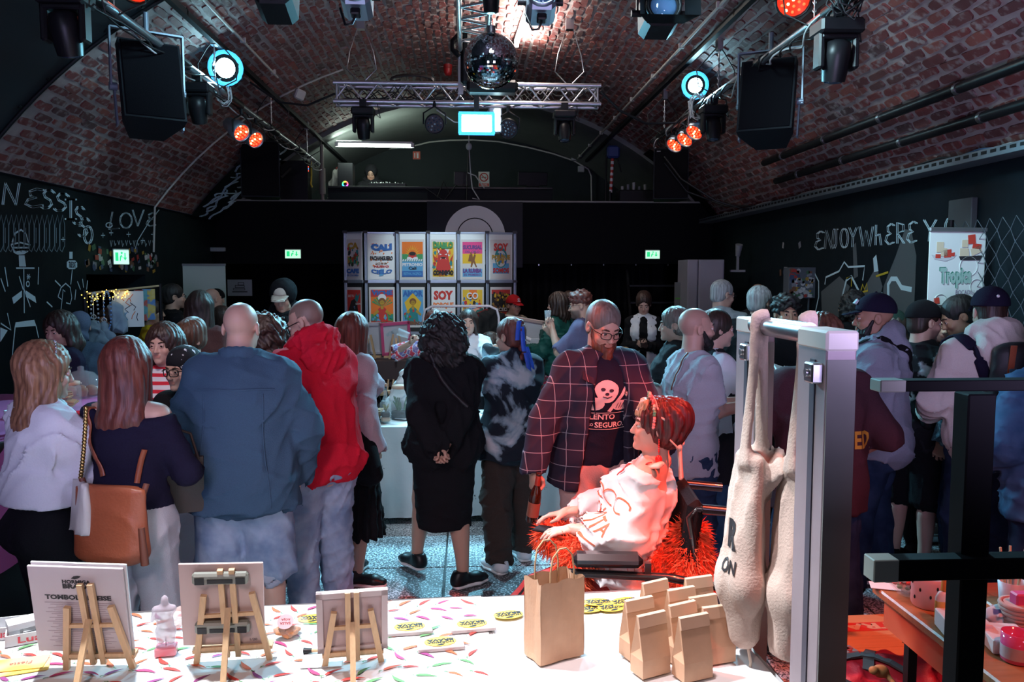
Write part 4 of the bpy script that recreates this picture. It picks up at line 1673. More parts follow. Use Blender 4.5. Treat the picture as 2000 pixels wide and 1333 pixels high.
   S.ec(s.hp(-.018,.090,-.060),s.hp(.018,.090,-.060),.0055*s.hs,da=.009*s.hs,side=s.Rh@V3(0,0,1),k=.006)
   S.ec(s.hp(-.014,.091,-.070),s.hp(.014,.091,-.070),.0065*s.hs,da=.008*s.hs,side=s.Rh@V3(0,0,1),k=.006)
   S.ec(s.hp(-.02,.101,-.0650),s.hp(.02,.101,-.0650),.0016,k=.003,op=1)
  for q in(-1,1):
   h(S,(q*.080,-.012,-.008),(.009,.021,.031),.008)
   h(S,(q*.088,-.004,-.004),(.007,.010,.015),.006,1)
  vox=(.020,.016,.015)[s.detail]
  fv=(.012,.0075,.0052)[s.detail]
  e=.135
  g=[S.geo(vox,(s.hc-e,s.hc+e,fv))]
  for sd,wr in(('R',s.wrR),('L',s.wrL)):
   g.append(s.hand(sd,wr))
  v,q=join_geo(g)
  col=np.tile(s.skin,(len(v),1))
  L=(v-s.hc)@s.Rh/s.hs
  inh=(np.abs(L)<.17).all(1)
  def paint(c,msk,a):
   col[msk]=col[msk]*(1-a)+np.array(c)*a
  x,y,z=np.abs(L[:,0]),L[:,1],L[:,2]
  fc=inh&(y>.05)
  paint((s.skin[0]*.95,s.skin[1]*.55,s.skin[2]*.5),fc&(x<.021)&(np.abs(z+.065)<.010)&(y>.085),.6)
  paint((s.skin[0]*1.05,s.skin[1]*.8,s.skin[2]*.75),fc&(np.hypot(x-.042,z+.035)<.02),.35)
  if s.stub:
   sm_=lambda t:np.clip(t,0,1)**2*(3-2*np.clip(t,0,1))
   bm=sm_((-.030-z-.25*np.maximum(0,.05-x))/.025)*sm_((y+.01)/.03)*sm_((z+.14)/.02)*inh*~((np.abs(z+.065)<.010)&(x<.019))
   bm=np.maximum(bm,sm_((.022-np.hypot(x*.8,(z+.052)*2.2))/.006)*inh*(y>.08))
   col=col*(1-s.stub*bm[:,None])+np.array((.06,.04,.035))*s.stub*bm[:,None]
  if s.scalp is not None:
   sm=inh&(z>-.04)&((y<.0)|((z>.062)&(y<.085-.0*x)))&(x<.0865)
   paint(s.scalp[:3],sm&~((y>-.045)&(z<.02)),s.scalp[3])
  me=mesh_np('body',v,q,SKIN,True,col)
  s.body_o=link('body',me,s.root)
  if s.detail and s.brow is not None:
   B=SDF()
   for q in(-1,1):
    B.ec(s.hp(q*.016,.0945,.0185),s.hp(q*.034,.092,.0245),.0048,.0045,k=.005)
    B.ec(s.hp(q*.034,.092,.0245),s.hp(q*.050,.077,.018),.0045,.003,k=.005)
   v,q=B.geo(.0045)
   link('eyebrows',mesh_np('eyebrows',v,q,mat('brow_%d'%int(sum(s.brow)*1e4),s.brow,.8)),s.root)
 def eyes(s):
  for q in(-1,1):
   m=MB()
   c=s.hp(q*.031,.0830,-.002)
   r=.0118*s.hs
   Rm=s.Rh
   n,mm=12,8
   vs,fs=[],[]
   for a in range(mm+1):
    th=PI*a/mm
    for i in range(n):
     p=2*PI*i/n
     vs.append(c+Rm@V3(r*math.sin(th)*math.cos(p),r*math.cos(th),r*math.sin(th)*math.sin(p)))
   for a in range(mm):
    m.mi=1 if a<2 else 0
    fs=[(a*n+i,(a+1)*n+i,(a+1)*n+(i+1)%n,a*n+(i+1)%n)for i in range(n)]
    m.add(vs,fs,True)
   m.obj('eye',[EYEW,EYED],s.root)
 def torso(s,S,inf,hem=None,flare=0.0,top=None):
  D,k=s.D,s.k
  g=lambda n,e=0:(D[n][0]+inf+e,D[n][1]+inf+e)
  h,w,c,sh=g('hip'),g('waist',flare*.4),g('chest'),g('sh')
  sd=s.S
  low=s.pel-s.U*.07*k
  if hem is not None:
   low=s.pel-s.U*hem
   hh=(h[0]+flare,h[1]+flare)
   if hem<-.03:
    S.cut(low,-s.U)
   S.ec(low,s.pel+s.U*.02,hh[0],h[0]+flare*.6,hh[1],h[1]+flare*.6,V3(1,0,0),k=.03,cuts=[(low,-s.U)])
   S.ec(s.pel+s.U*.02,s.waist,h[0]+flare*.6,w[0],h[1]+flare*.6,w[1],V3(1,0,0),k=.04)
  else:
   S.ec(low,s.waist,h[0],w[0],h[1],w[1],V3(1,0,0),k=.03)
  if top=='low':
   return
  S.ec(s.waist,s.chest,w[0],c[0],w[1],c[1],sd,k=.05)
  S.ec(s.chest,s.shc-s.U*.03,c[0],sh[0],c[1],sh[1],sd,k=.04)
  for e in(s.shL,s.shR):
   S.ec(s.shc-s.U*.03*k,e,.052*k+inf*.6,.046*k+inf*.6,k=.04)
   S.ec(s.nb-s.U*.030*k,e+s.U*.004,.044*k+inf*.5,.034*k+inf*.6,k=.05)
  if s.sex=='f':
   for q in(-1,1):
    S.el(s.chest+s.S*(q*.066*k)+s.F*.085*k-s.U*.015,.062*k*s.b+inf,k=.04)
  for q in(-1,1):
   S.el(s.pel+V3(q*.075*k,-.055*k,-.05),.085*k*s.b+inf,k=.05)
 def hand(s,sd,wr):
  d,th=nrm(s.hd[sd]),s.th[sd]
  t=nrm(th-d*th.dot(d))
  n=np.cross(d,t)*(-1 if sd=='R' else 1)
  z=(.92 if s.sex=='f' else 1.0)*s.k
  S=SDF()
  P=lambda a,b_,c:wr+(d*a+t*b_+n*c)*z
  S.ec(P(-.05,0,0),P(.01,0,0),.028*z,.029*z,.022*z,.02*z,t,k=.012)
  S.ec(P(.01,0,0),P(.082,.002,.002),.030*z,.040*z,.017*z,.013*z,t,k=.012)
  c0=s.curl[1 if sd=='R' else 0]
  for i,(off,L)in enumerate(((.031,.068),(.010,.078),(-.011,.073),(-.031,.057))):
   p=(.086-.006*abs(i-1),off,0)
   a=0
   r=.0088 if i<3 else .0078
   for j,fr in enumerate((.46,.31,.26)):
    a+=R(c0*(1.0,1.25,.8)[j]*(1+.06*i))
    q=(p[0]+math.cos(a)*L*fr,p[1]+off*.04,p[2]+math.sin(a)*L*fr)
    S.ec(P(*p),P(*q),r*z,r*.9*z,k=.005)
    p=q
    r*=.93
  cc=min(c0/60,1)
  S.ec(P(.015,.028,.006),P(.048,.052-.01*cc,.022+.012*cc),.013*z,.0105*z,k=.012)
  S.ec(P(.048,.052-.01*cc,.022+.012*cc),P(.082-.01*cc,.054-.03*cc,.030+.02*cc),.0105*z,.0085*z,k=.006)
  return S.geo((.0095,.0068,.0055)[s.detail])
 def put(s,name,S,m,vox=.012,disp=None,parent=None,fine=None):
  v,q=S.geo(vox,fine,disp)
  if len(v)==0:
   return None
  o=link(name,mesh_np(name,v,q,m),parent or s.root)
  s.geo.append((v,q))
  return o
 def vx(s,a=.012):
  return a*(1.5,1.1,.9)[s.detail]
# clothes
 def top(s,m,inf=.014,hem=.10,flare=.0,sleeve=1.0,amp=.013,seed=1,name='shirt',slr=None,opening=None,collar=False,hood=False,cutneck=None,cuff=.0,puff=0,extra=None,f=55,strap=None):
  S=SDF()
  k=s.k
  s.torso(S,inf,hem*k,flare)
  if sleeve>0:
   for sh,el,wr in((s.shR,s.elR,s.wrR),(s.shL,s.elL,s.wrL)):
    r0,r1,r2=(.047*s.b+inf*.75,.042*s.b+inf*.9,.033+inf)if slr is None else slr
    if sleeve<=.5:
     e=sh+(el-sh)*(sleeve*2)
     S.ec(sh,e,r0,r1+.010,k=.03,cuts=[(e,el-sh)])
    else:
     S.ec(sh,el,r0,r1,k=.05)
     e=el+(wr-el)*((sleeve-.5)*2)
     S.ec(el,e,r1,r2+cuff+puff,k=.025,cuts=[(e,wr-el)])
     if puff:
      S.el(sh+(el-sh)*.35,.072+puff,k=.05)
      S.el(el+(wr-el)*.35,.062+puff,k=.05)
  else:
   S.cut(s.shR+s.S*.012,s.S)
   S.cut(s.shL-s.S*.012,-s.S)
  if collar:
   n=14
   for i in range(n):
    a=2*PI*(i+.5)/n
    a2=2*PI*(i+1.5)/n
    if opening and abs(math.sin((a+a2)/4-PI/4))<.0:
     continue
    rr=.068*k
    p1=s.nb+s.S*(rr*math.cos(a))+s.F*(rr*math.sin(a)+.004)+s.U*(.020-.022*math.sin(a))
    p2=s.nb+s.S*(rr*math.cos(a2))+s.F*(rr*math.sin(a2)+.004)+s.U*(.020-.022*math.sin(a2))
    S.ec(p1-s.U*.03,p2,.014,k=.01)
  if opening:
   w0,w1=opening
   a,b_=s.shc+s.F*.16*k+s.U*.02,s.pel-s.U*.3+s.F*.2
   S.ec(a,b_,w0,w1,.13,.15,s.S,k=.01,op=1)
  if cutneck:
   S.el(s.nb+s.F*cutneck[1]-s.U*cutneck[2],cutneck[0],None,.01,1)
  if extra:
   extra(S)
  o=s.put(name,S,m,s.vx(),wrinkles(seed,amp,f)if amp else None)
  if hood:
   H=SDF()
   ring=lambda a:s.nb+s.S*(.098*math.cos(a))+s.F*(.085*math.sin(a)-.012)+s.U*(.030-.040*math.sin(a))
   for i in range(16):
    a,a2=R(-255+i*20.6),R(-255+(i+1)*20.6)
    w=.034+.016*max(0,-math.sin(a))
    H.ec(ring(a),ring(a2),w,k=.02)
   hb=s.nb-s.F*.125-s.U*.035
   H.ec(hb-s.S*.075,hb+s.S*.075,.052,da=.075,side=s.F,k=.04)
   H.ec(hb-s.U*.05,hb-s.U*.12,.11,.05,.045,.03,s.S,k=.04)
   H.el(s.nb+s.U*.10-s.F*.01,(.066,.070,.11),None,.015,1)
   s.put('hood',H,m,s.vx(.010),wrinkles(seed+1,.016,55))
  return o
 def legs(s,m,inf=.012,length=1.0,amp=.011,seed=3,name='trousers',wide=0.0,f=60,rise=.05,rmul=1.0):
  S=SDF()
  k=s.k
  for q,hpj,kn,an in((-1,s.hpL,s.knL,s.anL),(1,s.hpR,s.knR,s.anR)):
   r0,r1,r2=.090*s.b*rmul+inf,(.060*s.b+inf+wide),(.046+inf+wide)
   if length<=.5:
    e=hpj+(kn-hpj)*(length*2)
    S.ec(hpj,e,r0,r0*.55+r1*.45+.012,k=.03,cuts=[(e,kn-hpj)])
   elif length<=.62:
    S.ec(hpj,kn,r0,r1+.018,k=.03)
    e=kn+(an-kn)*((length-.5)*2)
    S.ec(kn,e,r1+.018,r1+.018,k=.03,cuts=[(e,an-kn)])
   else:
    S.ec(hpj,kn,r0,r1,k=.03)
    e=kn+(an-kn)*((length-.5)*2)
    S.ec(kn,e,r1,r2,k=.02,cuts=[(e,an-kn)])
    to=s.toe[0]if q<0 else s.toe[1]
    bk=nrm(np.cross(np.cross(an-kn,to),an-kn))
    S.ec(kn+(an-kn)*.28-bk*.022,kn+(an-kn)*.62-bk*.008,.048*s.b+inf,.036+inf,k=.04,cuts=[(e,an-kn)])
  h=(s.D['hip'][0]+inf,s.D['hip'][1]+inf)
  w=(s.D['waist'][0]+inf,s.D['waist'][1]+inf)
  top=s.pel+s.U*rise*k
  S.ec(s.pel-V3(0,0,.05),top,h[0],(h[0]*.35+w[0]*.65),h[1],h[1]*.35+w[1]*.65,V3(1,0,0),k=.03,cuts=[(top,s.U)])
  for q in(-1,1):
   S.el(s.pel+V3(q*.075*k,-.055*k,-.05),.087*k*s.b+inf,k=.05)
  wr=wrinkles(seed,amp,f)
  z0=s.pel[2]
  up=s.U
  def fn(x,y,z):
   e=(x-s.pel[0])*up[0]+(y-s.pel[1])*up[1]+(z-z0)*up[2]
   return(wr(x,y,z)*np.clip(.6-e*8,0,1)).astype(np.float32)
  return s.put(name,S,m,s.vx(),fn)
 def skirt(s,m,hem,w0=.01,w1=.06,amp=.010,seed=4,name='skirt',d1=None,rise=.12,pleat=0):
  S=SDF()
  k=s.k
  top=s.pel+s.U*rise*k
  h=(s.D['hip'][0]+w0,s.D['hip'][1]+w0+.015)
  w=(s.D['waist'][0]+w0,s.D['waist'][1]+w0)
  lo=V3(s.pel[0],s.pel[1],hem)
  S.ec(s.pel-V3(0,0,.05),top,h[0],w[0],h[1],w[1],V3(1,0,0),k=.03,cuts=[(top,s.U)])
  S.ec(lo,s.pel-V3(0,0,.05),h[0]+w1,h[0],h[1]+w1,h[1],V3(1,0,0),k=.03,cuts=[(lo,(0,0,-1))])
  for q in(-1,1):
   S.el(s.pel+V3(q*.075*k,-.055*k,-.05),.087*k*s.b+w0,k=.05)
  wr=wrinkles(seed,amp,40)
  px,py=s.pel[0],s.pel[1]
  def fn(x,y,z):
   a=np.arctan2(y-py,x-px)
   return wr(x,y,z)*np.clip(.6-(z-s.pel[2])*8,0,1).astype(np.float32)+pleat*np.sin(a*22+1.5*np.sin(z*6))*np.clip((s.pel[2]-z)*2,0,1).astype(np.float32)
  return s.put(name,S,m,s.vx(),fn)
 def shoes(s,m,sole=None,hi=False,size=1.0):
  for an,to in((s.anL,s.toe[0]),(s.anR,s.toe[1])):
   z0=an[2]-.085
   sd=V3(to[1],-to[0],0)
   A=V3(an[0],an[1],z0)
   S=SDF()
   S.ec(A-to*.045+V3(0,0,.05),A+to*.11+V3(0,0,.04),.040*size,.047*size,.045,.032,sd,k=.03)
   S.ec(A+to*.11+V3(0,0,.038),A+to*.165+V3(0,0,.032),.046*size,.038*size,.030,.022,sd,k=.03)
   S.ec(A-to*.03+V3(0,0,.05),A-to*.015+V3(0,0,.11 if not hi else .2),.042,.046 if not hi else .052,k=.03,cuts=[(A+V3(0,0,.105 if not hi else .2),(0,0,1))])
   S.cut(A+V3(0,0,.018),(0,0,-1))
   o=s.put('shoe',S,m,.011 if s.detail else .016)
   T=SDF()
   T.ec(A-to*.05+V3(0,0,.013),A+to*.1+V3(0,0,.013),.043*size,.052*size,.02,.02,sd,k=.02)
   T.ec(A+to*.1+V3(0,0,.013),A+to*.168+V3(0,0,.014),.052*size,.040*size,.02,.018,sd,k=.02)
   T.cut(A+V3(0,0,.002),(0,0,-1)).cut(A+V3(0,0,.026),(0,0,1))
   s.put('sole',T,sole or BLACKP,.010 if s.detail else .016,parent=o)
   s.geo.pop()
   s.geo.pop()
# hair
 def hair(s,m,kind='short',len_=.3,vol=.012,seed=1,name='hair',back=True,fringe=0.0,wide=1.0,amp=None,yaw_drop=0):
  S=SDF()
  h=s.head_el
  v=vol
  h(S,(0,-.020,.036),(.080,.098,.088),.02,0,v)
  if kind in('long','bob','wavy'):
   dn=V3(0,0,-1)
   a=s.hp(0,-.055,.01)
   bk=s.Rh@V3(0,-1,0)
   bk=nrm(V3(bk[0],bk[1],0))
   sdv=nrm(np.cross(bk,V3(0,0,1)))
   lo=s.hp(0,-.05,-.02)+dn*len_+bk*.045
   midp=s.hp(0,-.06,-.02)+dn*len_*.45+bk*.02
   S.ec(a,midp,(.075+v)*wide,(.085+v)*wide,.058,.046,sdv,k=.04)
   S.ec(midp,lo,(.085+v)*wide,.062*wide,.046,.028,sdv,k=.04)
   for q in(-1,1):
    p0,p1=s.hp(q*.066,.0,.03),s.hp(q*.080*wide,.002,-.10)+dn*max(0,len_-.22)*.6
    S.ec(p0,p1,.024+v*.5,.022,.05,.034,s.Rh@V3(1,0,0),k=.03)
    if kind!='bob':
     S.ec(p1,p1+dn*.1+bk*.02,.022,.012,.034,.02,s.Rh@V3(1,0,0),k=.03)
  elif kind=='curly':
   h(S,(0,-.035,.02),(.10*wide,.105,.105),.03,0,v)
   h(S,(0,-.055,-.07),(.105*wide,.075,.085+len_),.03,0,v)
   for q in(-1,1):
    h(S,(q*.075*wide,-.02,-.05),(.045,.055,.09+len_*.6),.03,0,v)
  elif kind=='updo':
   h(S,(0,-.085,.05),(.07,.06,.07),.03,0,v)
   h(S,(0,-.05,-.03),(.07,.06,.05),.03,0,v)
  elif kind in('short','crop'):
   h(S,(0,-.05,-.035),(.066,.058,.05),.03,0,v*.6)
  elif kind=='ponytail':
   h(S,(0,-.06,-.03),(.066,.05,.05),.03,0,v)
   a=s.hp(0,-.11,.03)
   S.ec(a,a+V3(0,0,-.08)+(s.Rh@V3(0,-.05,0)),.03,.035,k=.03)
   S.ec(a+V3(0,0,-.08)+(s.Rh@V3(0,-.05,0)),a+V3(0,0,-len_)+(s.Rh@V3(0,-.02,0)),.035,.02,k=.03)
  fz=.118-fringe
  h(S,(0,.118,-.048),(.066,.075,fz),.012,1)
  if kind in('short','crop'):
   for q in(-1,1):
    h(S,(q*.088,.002,-.02),(.026,.042,.042),.012,1)
   h(S,(0,-.02,-.125),(.12,.14,.045),.015,1)
  if amp is None:
   amp=dict(long=.005,wavy=.008,bob=.005,curly=.014,updo=.005,short=.004,crop=.002,ponytail=.004)[kind]
  r=np.random.default_rng(seed)
  ph=r.uniform(0,6,8)
  c=s.hc
  def fn(x,y,z):
   if kind=='curly':
    w=np.sin(x*62+y*31+ph[0]+2.6*np.sin(z*47+y*20))*np.sin(y*70-x*25+ph[1]+2.2*np.sin(x*41+z*30))+.9*np.sin(z*66+x*40+ph[2]+2.4*np.sin(y*52+x*33))+.55*np.sin(x*170+z*150+3*np.sin(y*90))
    return(-amp*.6*w).astype(np.float32)
   a=np.arctan2(x-c[0],y-c[1])
   w=np.abs(np.sin(a*9+ph[0]+.8*np.sin(z*17+ph[1])+(1.2 if kind=='wavy' else .5)*np.sin(z*31+a*3)))
   w2=np.abs(np.sin(a*23+ph[2]+1.1*np.sin(z*23+ph[3])))
   return(-amp*(w-.5)-amp*.5*(w2-.5)).astype(np.float32)
  o=s.put(name,S,m,(.014,.009,.0075)[s.detail],fn)
  return o
 def hair_sdf(s,name,fn,m,vox=.008,disp=None):
  S=SDF()
  fn(S)
  return s.put(name,S,m,vox,disp)
 def beard(s,m,len_=.02,full=True):
  S=SDF()
  h=s.head_el
  h(S,(0,.044,-.080),(.057,.052,.042),.02,0,.003)
  h(S,(0,.072+len_*.25,-.106-len_*.5),(.034,.030,.026+len_*.6),.03)
  for q in(-1,1):
   S.ec(s.hp(q*.068,.016,-.020),s.hp(q*.050,.05,-.09),.010,.018,k=.02)
  S.ec(s.hp(-.026,.089,-.058),s.hp(0,.100,-.051),.008,k=.008)
  S.ec(s.hp(.026,.089,-.058),s.hp(0,.100,-.051),.008,k=.008)
  h(S,(0,.108,-.066),(.023,.03,.011),.008,1)
  h(S,(0,.055,-.03),(.046,.09,.026),.01,1)
  r=np.random.default_rng(5).uniform(0,6,4)
  return s.put('beard',S,m,.0075 if s.detail<2 else .006,lambda x,y,z:(-.0035*np.sin(x*230+r[0]+2*np.sin(z*70))*np.sin(y*200+z*60)).astype(np.float32))
 def glasses(s,m=BLACKP,r=.0016,w=.025,hgt=.018):
  g=MB()
  for q in(-1,1):
   pts=[]
   for i in range(16):
    a=2*PI*i/16
    cx,cz=math.cos(a),math.sin(a)
    e=3.0
    x=w*math.copysign(abs(cx)**(2/e),cx)
    z=hgt*math.copysign(abs(cz)**(2/e),cz)
    pts.append(s.hp(q*.032+x,.113-abs(q*.032+x)**2*6,-.004+z))
   g.tube(pts,r*1.25,6,True)
   g.tube([s.hp(q*(.032+w),.103,.004),s.hp(q*.076,.06,.004),s.hp(q*.082,-.004,.003),s.hp(q*.080,-.03,-.012)],r*1.2,6)
  g.tube([s.hp(-.008,.113,.002),s.hp(0,.117,.005),s.hp(.008,.113,.002)],r*1.2,6)
  o=g.obj('glasses',m,s.root)
  for q in(-1,1):
   lz=MB()
   pts=[s.hp(q*.032+w*.9*math.cos(2*PI*i/12),.1125-.006,-.004+hgt*.9*math.sin(2*PI*i/12))for i in range(12)]
   lz.add(pts,[tuple(range(12))])
  return o
 def cap(s,m,back=False,tilt=0,brim=True,beanie=False,bm=None,button=True):
  S=SDF()
  h=s.head_el
  h(S,(0,-.016,.042),(.080,.099,.088),.02,0,.016)
  lowc=s.hp(0,0,.034-(0.02 if beanie else 0))
  upv=s.Rh@V3(0,-.12 if not beanie else-.2,1)
  S.cut(lowc,-upv)
  o=s.put('cap',S,m,(.014,.009,.007)[s.detail])
  q=-1 if back else 1
  if brim:
   T=SDF()
   T.ec(s.hp(0,q*.072,.040),s.hp(0,q*.168,.020),.080*s.hs,.058*s.hs,.006,.005,s.Rh@V3(1,0,0),k=.01)
   s.put('brim',T,bm or m,.0075,parent=o)
  if button:
   b=MB()
   c=s.hp(0,-.016,.145)
   b.sph(c,.008,8,5)
   b.obj('button',bm or m,o)
  return o
# things lying on the garments
 def bvh(s):
  v,q=join_geo(s.geo)
  return BVHTree.FromPolygons([Vector(p)for p in v],[tuple(int(i)for i in f)for f in q])
 def strap(s,name,pts,m,w=.03,th=.004,off=.006,n=26,parent=None,closed=False):
  """flat belt that follows the clothes through the given points"""
  t=s.bvh()
  pts=[Vector(p)for p in pts]
  segs=[(pts[i+1]-pts[i]).length for i in range(len(pts)-1)]
  L=sum(segs)
  path,nor=[],[]
  for i in range(n+1):
   d=L*i/n
   j=0
   while j<len(segs)-1 and d>segs[j]:
    d-=segs[j]
    j+=1
   p=pts[j].lerp(pts[j+1],min(1,d/max(segs[j],1e-6)))
   zc=min(max(p.z,s.pel[2]),s.chest[2])
   e=(zc-s.pel[2])/(s.chest[2]-s.pel[2])
   dv=(p-Vector(s.pel+(s.chest-s.pel)*e)).normalized()
   co,nn,_,dist=t.ray_cast(p+dv*.3,-dv,.5)
   if co is not None:
    path.append(co+nn*off)
    nor.append(nn)
   else:
    path.append(p)
    nor.append(nor[-1]if nor else Vector((0,-1,0)))
  for _ in range(2):
   path=[path[0]]+[(path[i-1]+path[i]*2+path[i+1])/4 for i in range(1,n)]+[path[-1]]
  g=MB()
  vs,fs=[],[]
  for i,p in enumerate(path):
   tt=(path[min(i+1,n)]-path[max(i-1,0)]).normalized()
   sd=tt.cross(nor[i]).normalized()
   nn=sd.cross(tt)
   for a,b_ in((-1,0),(1,0),(1,1),(-1,1)):
    vs.append(p+sd*(a*w/2)+nn*(b_*th))
  for i in range(n):
   for q in range(4):
    r=(q+1)%4
    fs.append((i*4+q,i*4+r,i*4+4+r,i*4+4+q))
  g.add(vs,fs,True)
  return g.obj(name,m,parent or s.root)
 def decal(s,name,build,origin,right,up,m,off=.003,depth=.2,parent=None):
  """flat print pressed onto the cloth: build(mb) draws in metres on an xy sheet in front of the cloth"""
  g=MB()
  build(g)
  bm=bmesh.new()
  bm.from_mesh(g.mesh('d',SKIN))
  bmesh.ops.triangulate(bm,faces=bm.faces[:])
  for _ in range(4):
   le=[e for e in bm.edges if e.calc_length()>.016]
   if le:
    bmesh.ops.subdivide_edges(bm,edges=le,cuts=1)
  bmesh.ops.triangulate(bm,faces=bm.faces[:])
  bm.verts.index_update()
  g.v=[tuple(v.co)for v in bm.verts]
  g.f=[tuple(v.index for v in f.verts)for f in bm.faces]
  g.m=[f.material_index for f in bm.faces]
  g.sm=[False]*len(g.f)
  bm.free()
  t=s.bvh()
  o,r,u=Vector(origin),Vector(right).normalized(),Vector(up).normalized()
  nn=r.cross(u)
  vs=[]
  for x,y,z in g.v:
   p=o+r*x+u*y+nn*depth
   hit,hn,_,_=t.ray_cast(p,-nn,depth*2.5)
   vs.append((hit if hit is not None else p-nn*depth)+nn*(off+z))
  g.v=[tuple(p)for p in vs]
  return g.obj(name,m,parent or s.root)
 def at(s,side):
  return s.wrR if side=='R' else s.wrL
 def local(s,p):
  a=s.root.rotation_euler[2]
  c,q=math.cos(a),math.sin(a)
  l=s.root.location
  dx,dy=p[0]-l.x,p[1]-l.y
  return(dx*c+dy*q,-dx*q+dy*c,p[2]-l.z)
 def world(s,p):
  a=s.root.rotation_euler[2]
  c,q=math.cos(a),math.sin(a)
  l=s.root.location
  return Vector((l.x+p[0]*c-p[1]*q,l.y+p[0]*q+p[1]*c,l.z+p[2]))
# fabrics
F_BLACK=cloth('black_cloth',(.008,.008,.010),.3)
F_DARK=cloth('charcoal_cloth',(.02,.02,.024),.3)
F_WHITE=cloth('white_cloth',(.74,.76,.80),.05,bump=.15)
F_NAVY=cloth('navy_knit',(.012,.010,.028),.25)
F_SLATE=cloth('slate_overshirt',(.050,.095,.155),.18,scale=220)
F_RED=cloth('red_fleece',(.62,.012,.035),.12)
F_MAROON=cloth('maroon_tee',(.055,.022,.03),.2)
F_PINKG=cloth('pale_pink_jacket',(.50,.40,.45),.1)
F_GREYT=cloth('grey_tee',(.42,.43,.48),.08)
F_HOOD=cloth('grey_hoodie',(.26,.29,.35),.12)
F_CREAM=cloth('cream_fleece',(.66,.62,.56),.08)
F_PINKP=cloth('pale_chino',(.56,.38,.36),.08)
F_BROWNT=cloth('brown_trousers',(.045,.032,.028),.2)
F_WJEAN=cloth('white_jeans',(.50,.48,.52),.08,scale=200)
F_SHIRT=cloth('pale_shirt',(.36,.40,.42),.08)
F_GREEN=cloth('green_satin',(.012,.075,.062),.2,.5)
F_YEL=cloth('yellow_jersey',(.62,.42,.02),.1)
F_BROWNTOP=cloth('brown_top',(.11,.05,.05),.2)
F_PURP=cloth('grey_purple_tee',(.12,.10,.17),.15)
F_TEAL=cloth('teal_top',(.06,.15,.15),.15)
def denim(name,a,b_):
 m,nt,p=nodes(name)
 tc=_n(nt,'ShaderNodeTexCoord')
 no=_n(nt,'ShaderNodeTexNoise')
 no.inputs['Scale'].default_value=7
 no.inputs['Detail'].default_value=6
 nt.links.new(tc.outputs['Object'],no.inputs['Vector'])
 nt.links.new(ramp(nt,no.outputs[0],[(.36,a),(.62,b_)]),p.inputs['Base Color'])
 p.inputs['Roughness'].default_value=.9
 p.inputs['Specular IOR Level'].default_value=.15
 w=_n(nt,'ShaderNodeTexWave')
 w.inputs['Scale'].default_value=160
 w.bands_direction='DIAGONAL'
 nt.links.new(tc.outputs['Object'],w.inputs['Vector'])
 b=_n(nt,'ShaderNodeBump')
 b.inputs['Strength'].default_value=.12
 nt.links.new(w.outputs[0],b.inputs['Height'])
 nt.links.new(b.outputs[0],p.inputs['Normal'])
 return m
D_LIGHT=denim('light_denim',(.17,.24,.38),(.36,.44,.58))
D_PALE=denim('pale_denim',(.30,.34,.44),(.46,.49,.58))
D_DARK=denim('dark_denim',(.010,.022,.055),(.03,.055,.11))
D_MID=denim('mid_denim',(.02,.06,.13),(.06,.12,.22))
def axis_pattern(name,ca,cb,axis,freq,duty,rough=.9,metal=0):
 """woven stripes of two colours across one object axis"""
 m,nt,p=nodes(name)
 tc=_n(nt,'ShaderNodeTexCoord')
 sp=_n(nt,'ShaderNodeSeparateXYZ')
 nt.links.new(tc.outputs['Object'],sp.inputs[0])
 mu=_n(nt,'ShaderNodeMath',operation='MULTIPLY')
 mu.inputs[1].default_value=freq
 nt.links.new(sp.outputs[axis],mu.inputs[0])
 fr=_n(nt,'ShaderNodeMath',operation='FRACT')
 nt.links.new(mu.outputs[0],fr.inputs[0])
 lt=_n(nt,'ShaderNodeMath',operation='LESS_THAN')
 lt.inputs[1].default_value=duty
 nt.links.new(fr.outputs[0],lt.inputs[0])
 mx=_n(nt,'ShaderNodeMix',data_type='RGBA')
 nt.links.new(lt.outputs[0],mx.inputs[0])
 mx.inputs[6].default_value=(*ca,1)
 mx.inputs[7].default_value=(*cb,1)
 nt.links.new(mx.outputs[2],p.inputs['Base Color'])
 p.inputs['Roughness'].default_value=rough
 p.inputs['Specular IOR Level'].default_value=.2
 return m
STRIPE=axis_pattern('red_white_stripes',(.75,.72,.74),(.65,.03,.05),2,22,.45)
def check_mat():
 m,nt,p=nodes('windowpane_check')
 tc=_n(nt,'ShaderNodeTexCoord')
 sp=_n(nt,'ShaderNodeSeparateXYZ')
 nt.links.new(tc.outputs['Object'],sp.inputs[0])
 o=[]
 for ax,f in((0,13.5),(2,11.5)):
  mu=_n(nt,'ShaderNodeMath',operation='MULTIPLY_ADD')
  mu.inputs[1].default_value=f
  mu.inputs[2].default_value=40.3
  nt.links.new(sp.outputs[ax],mu.inputs[0])
  fr=_n(nt,'ShaderNodeMath',operation='FRACT')
  nt.links.new(mu.outputs[0],fr.inputs[0])
  lt=_n(nt,'ShaderNodeMath',operation='LESS_THAN')
  lt.inputs[1].default_value=.040
  nt.links.new(fr.outputs[0],lt.inputs[0])
  o.append(lt)
 mxm=_n(nt,'ShaderNodeMath',operation='MAXIMUM')
 nt.links.new(o[0].outputs[0],mxm.inputs[0])
 nt.links.new(o[1].outputs[0],mxm.inputs[1])
 mx=_n(nt,'ShaderNodeMix',data_type='RGBA')
 nt.links.new(mxm.outputs[0],mx.inputs[0])
 mx.inputs[6].default_value=(.030,.026,.050,1)
 mx.inputs[7].default_value=(.30,.30,.36,1)
 nt.links.new(mx.outputs[2],p.inputs['Base Color'])
 p.inputs['Roughness'].default_value=.85
 p.inputs['Specular IOR Level'].default_value=.15
 return m
CHECK=check_mat()
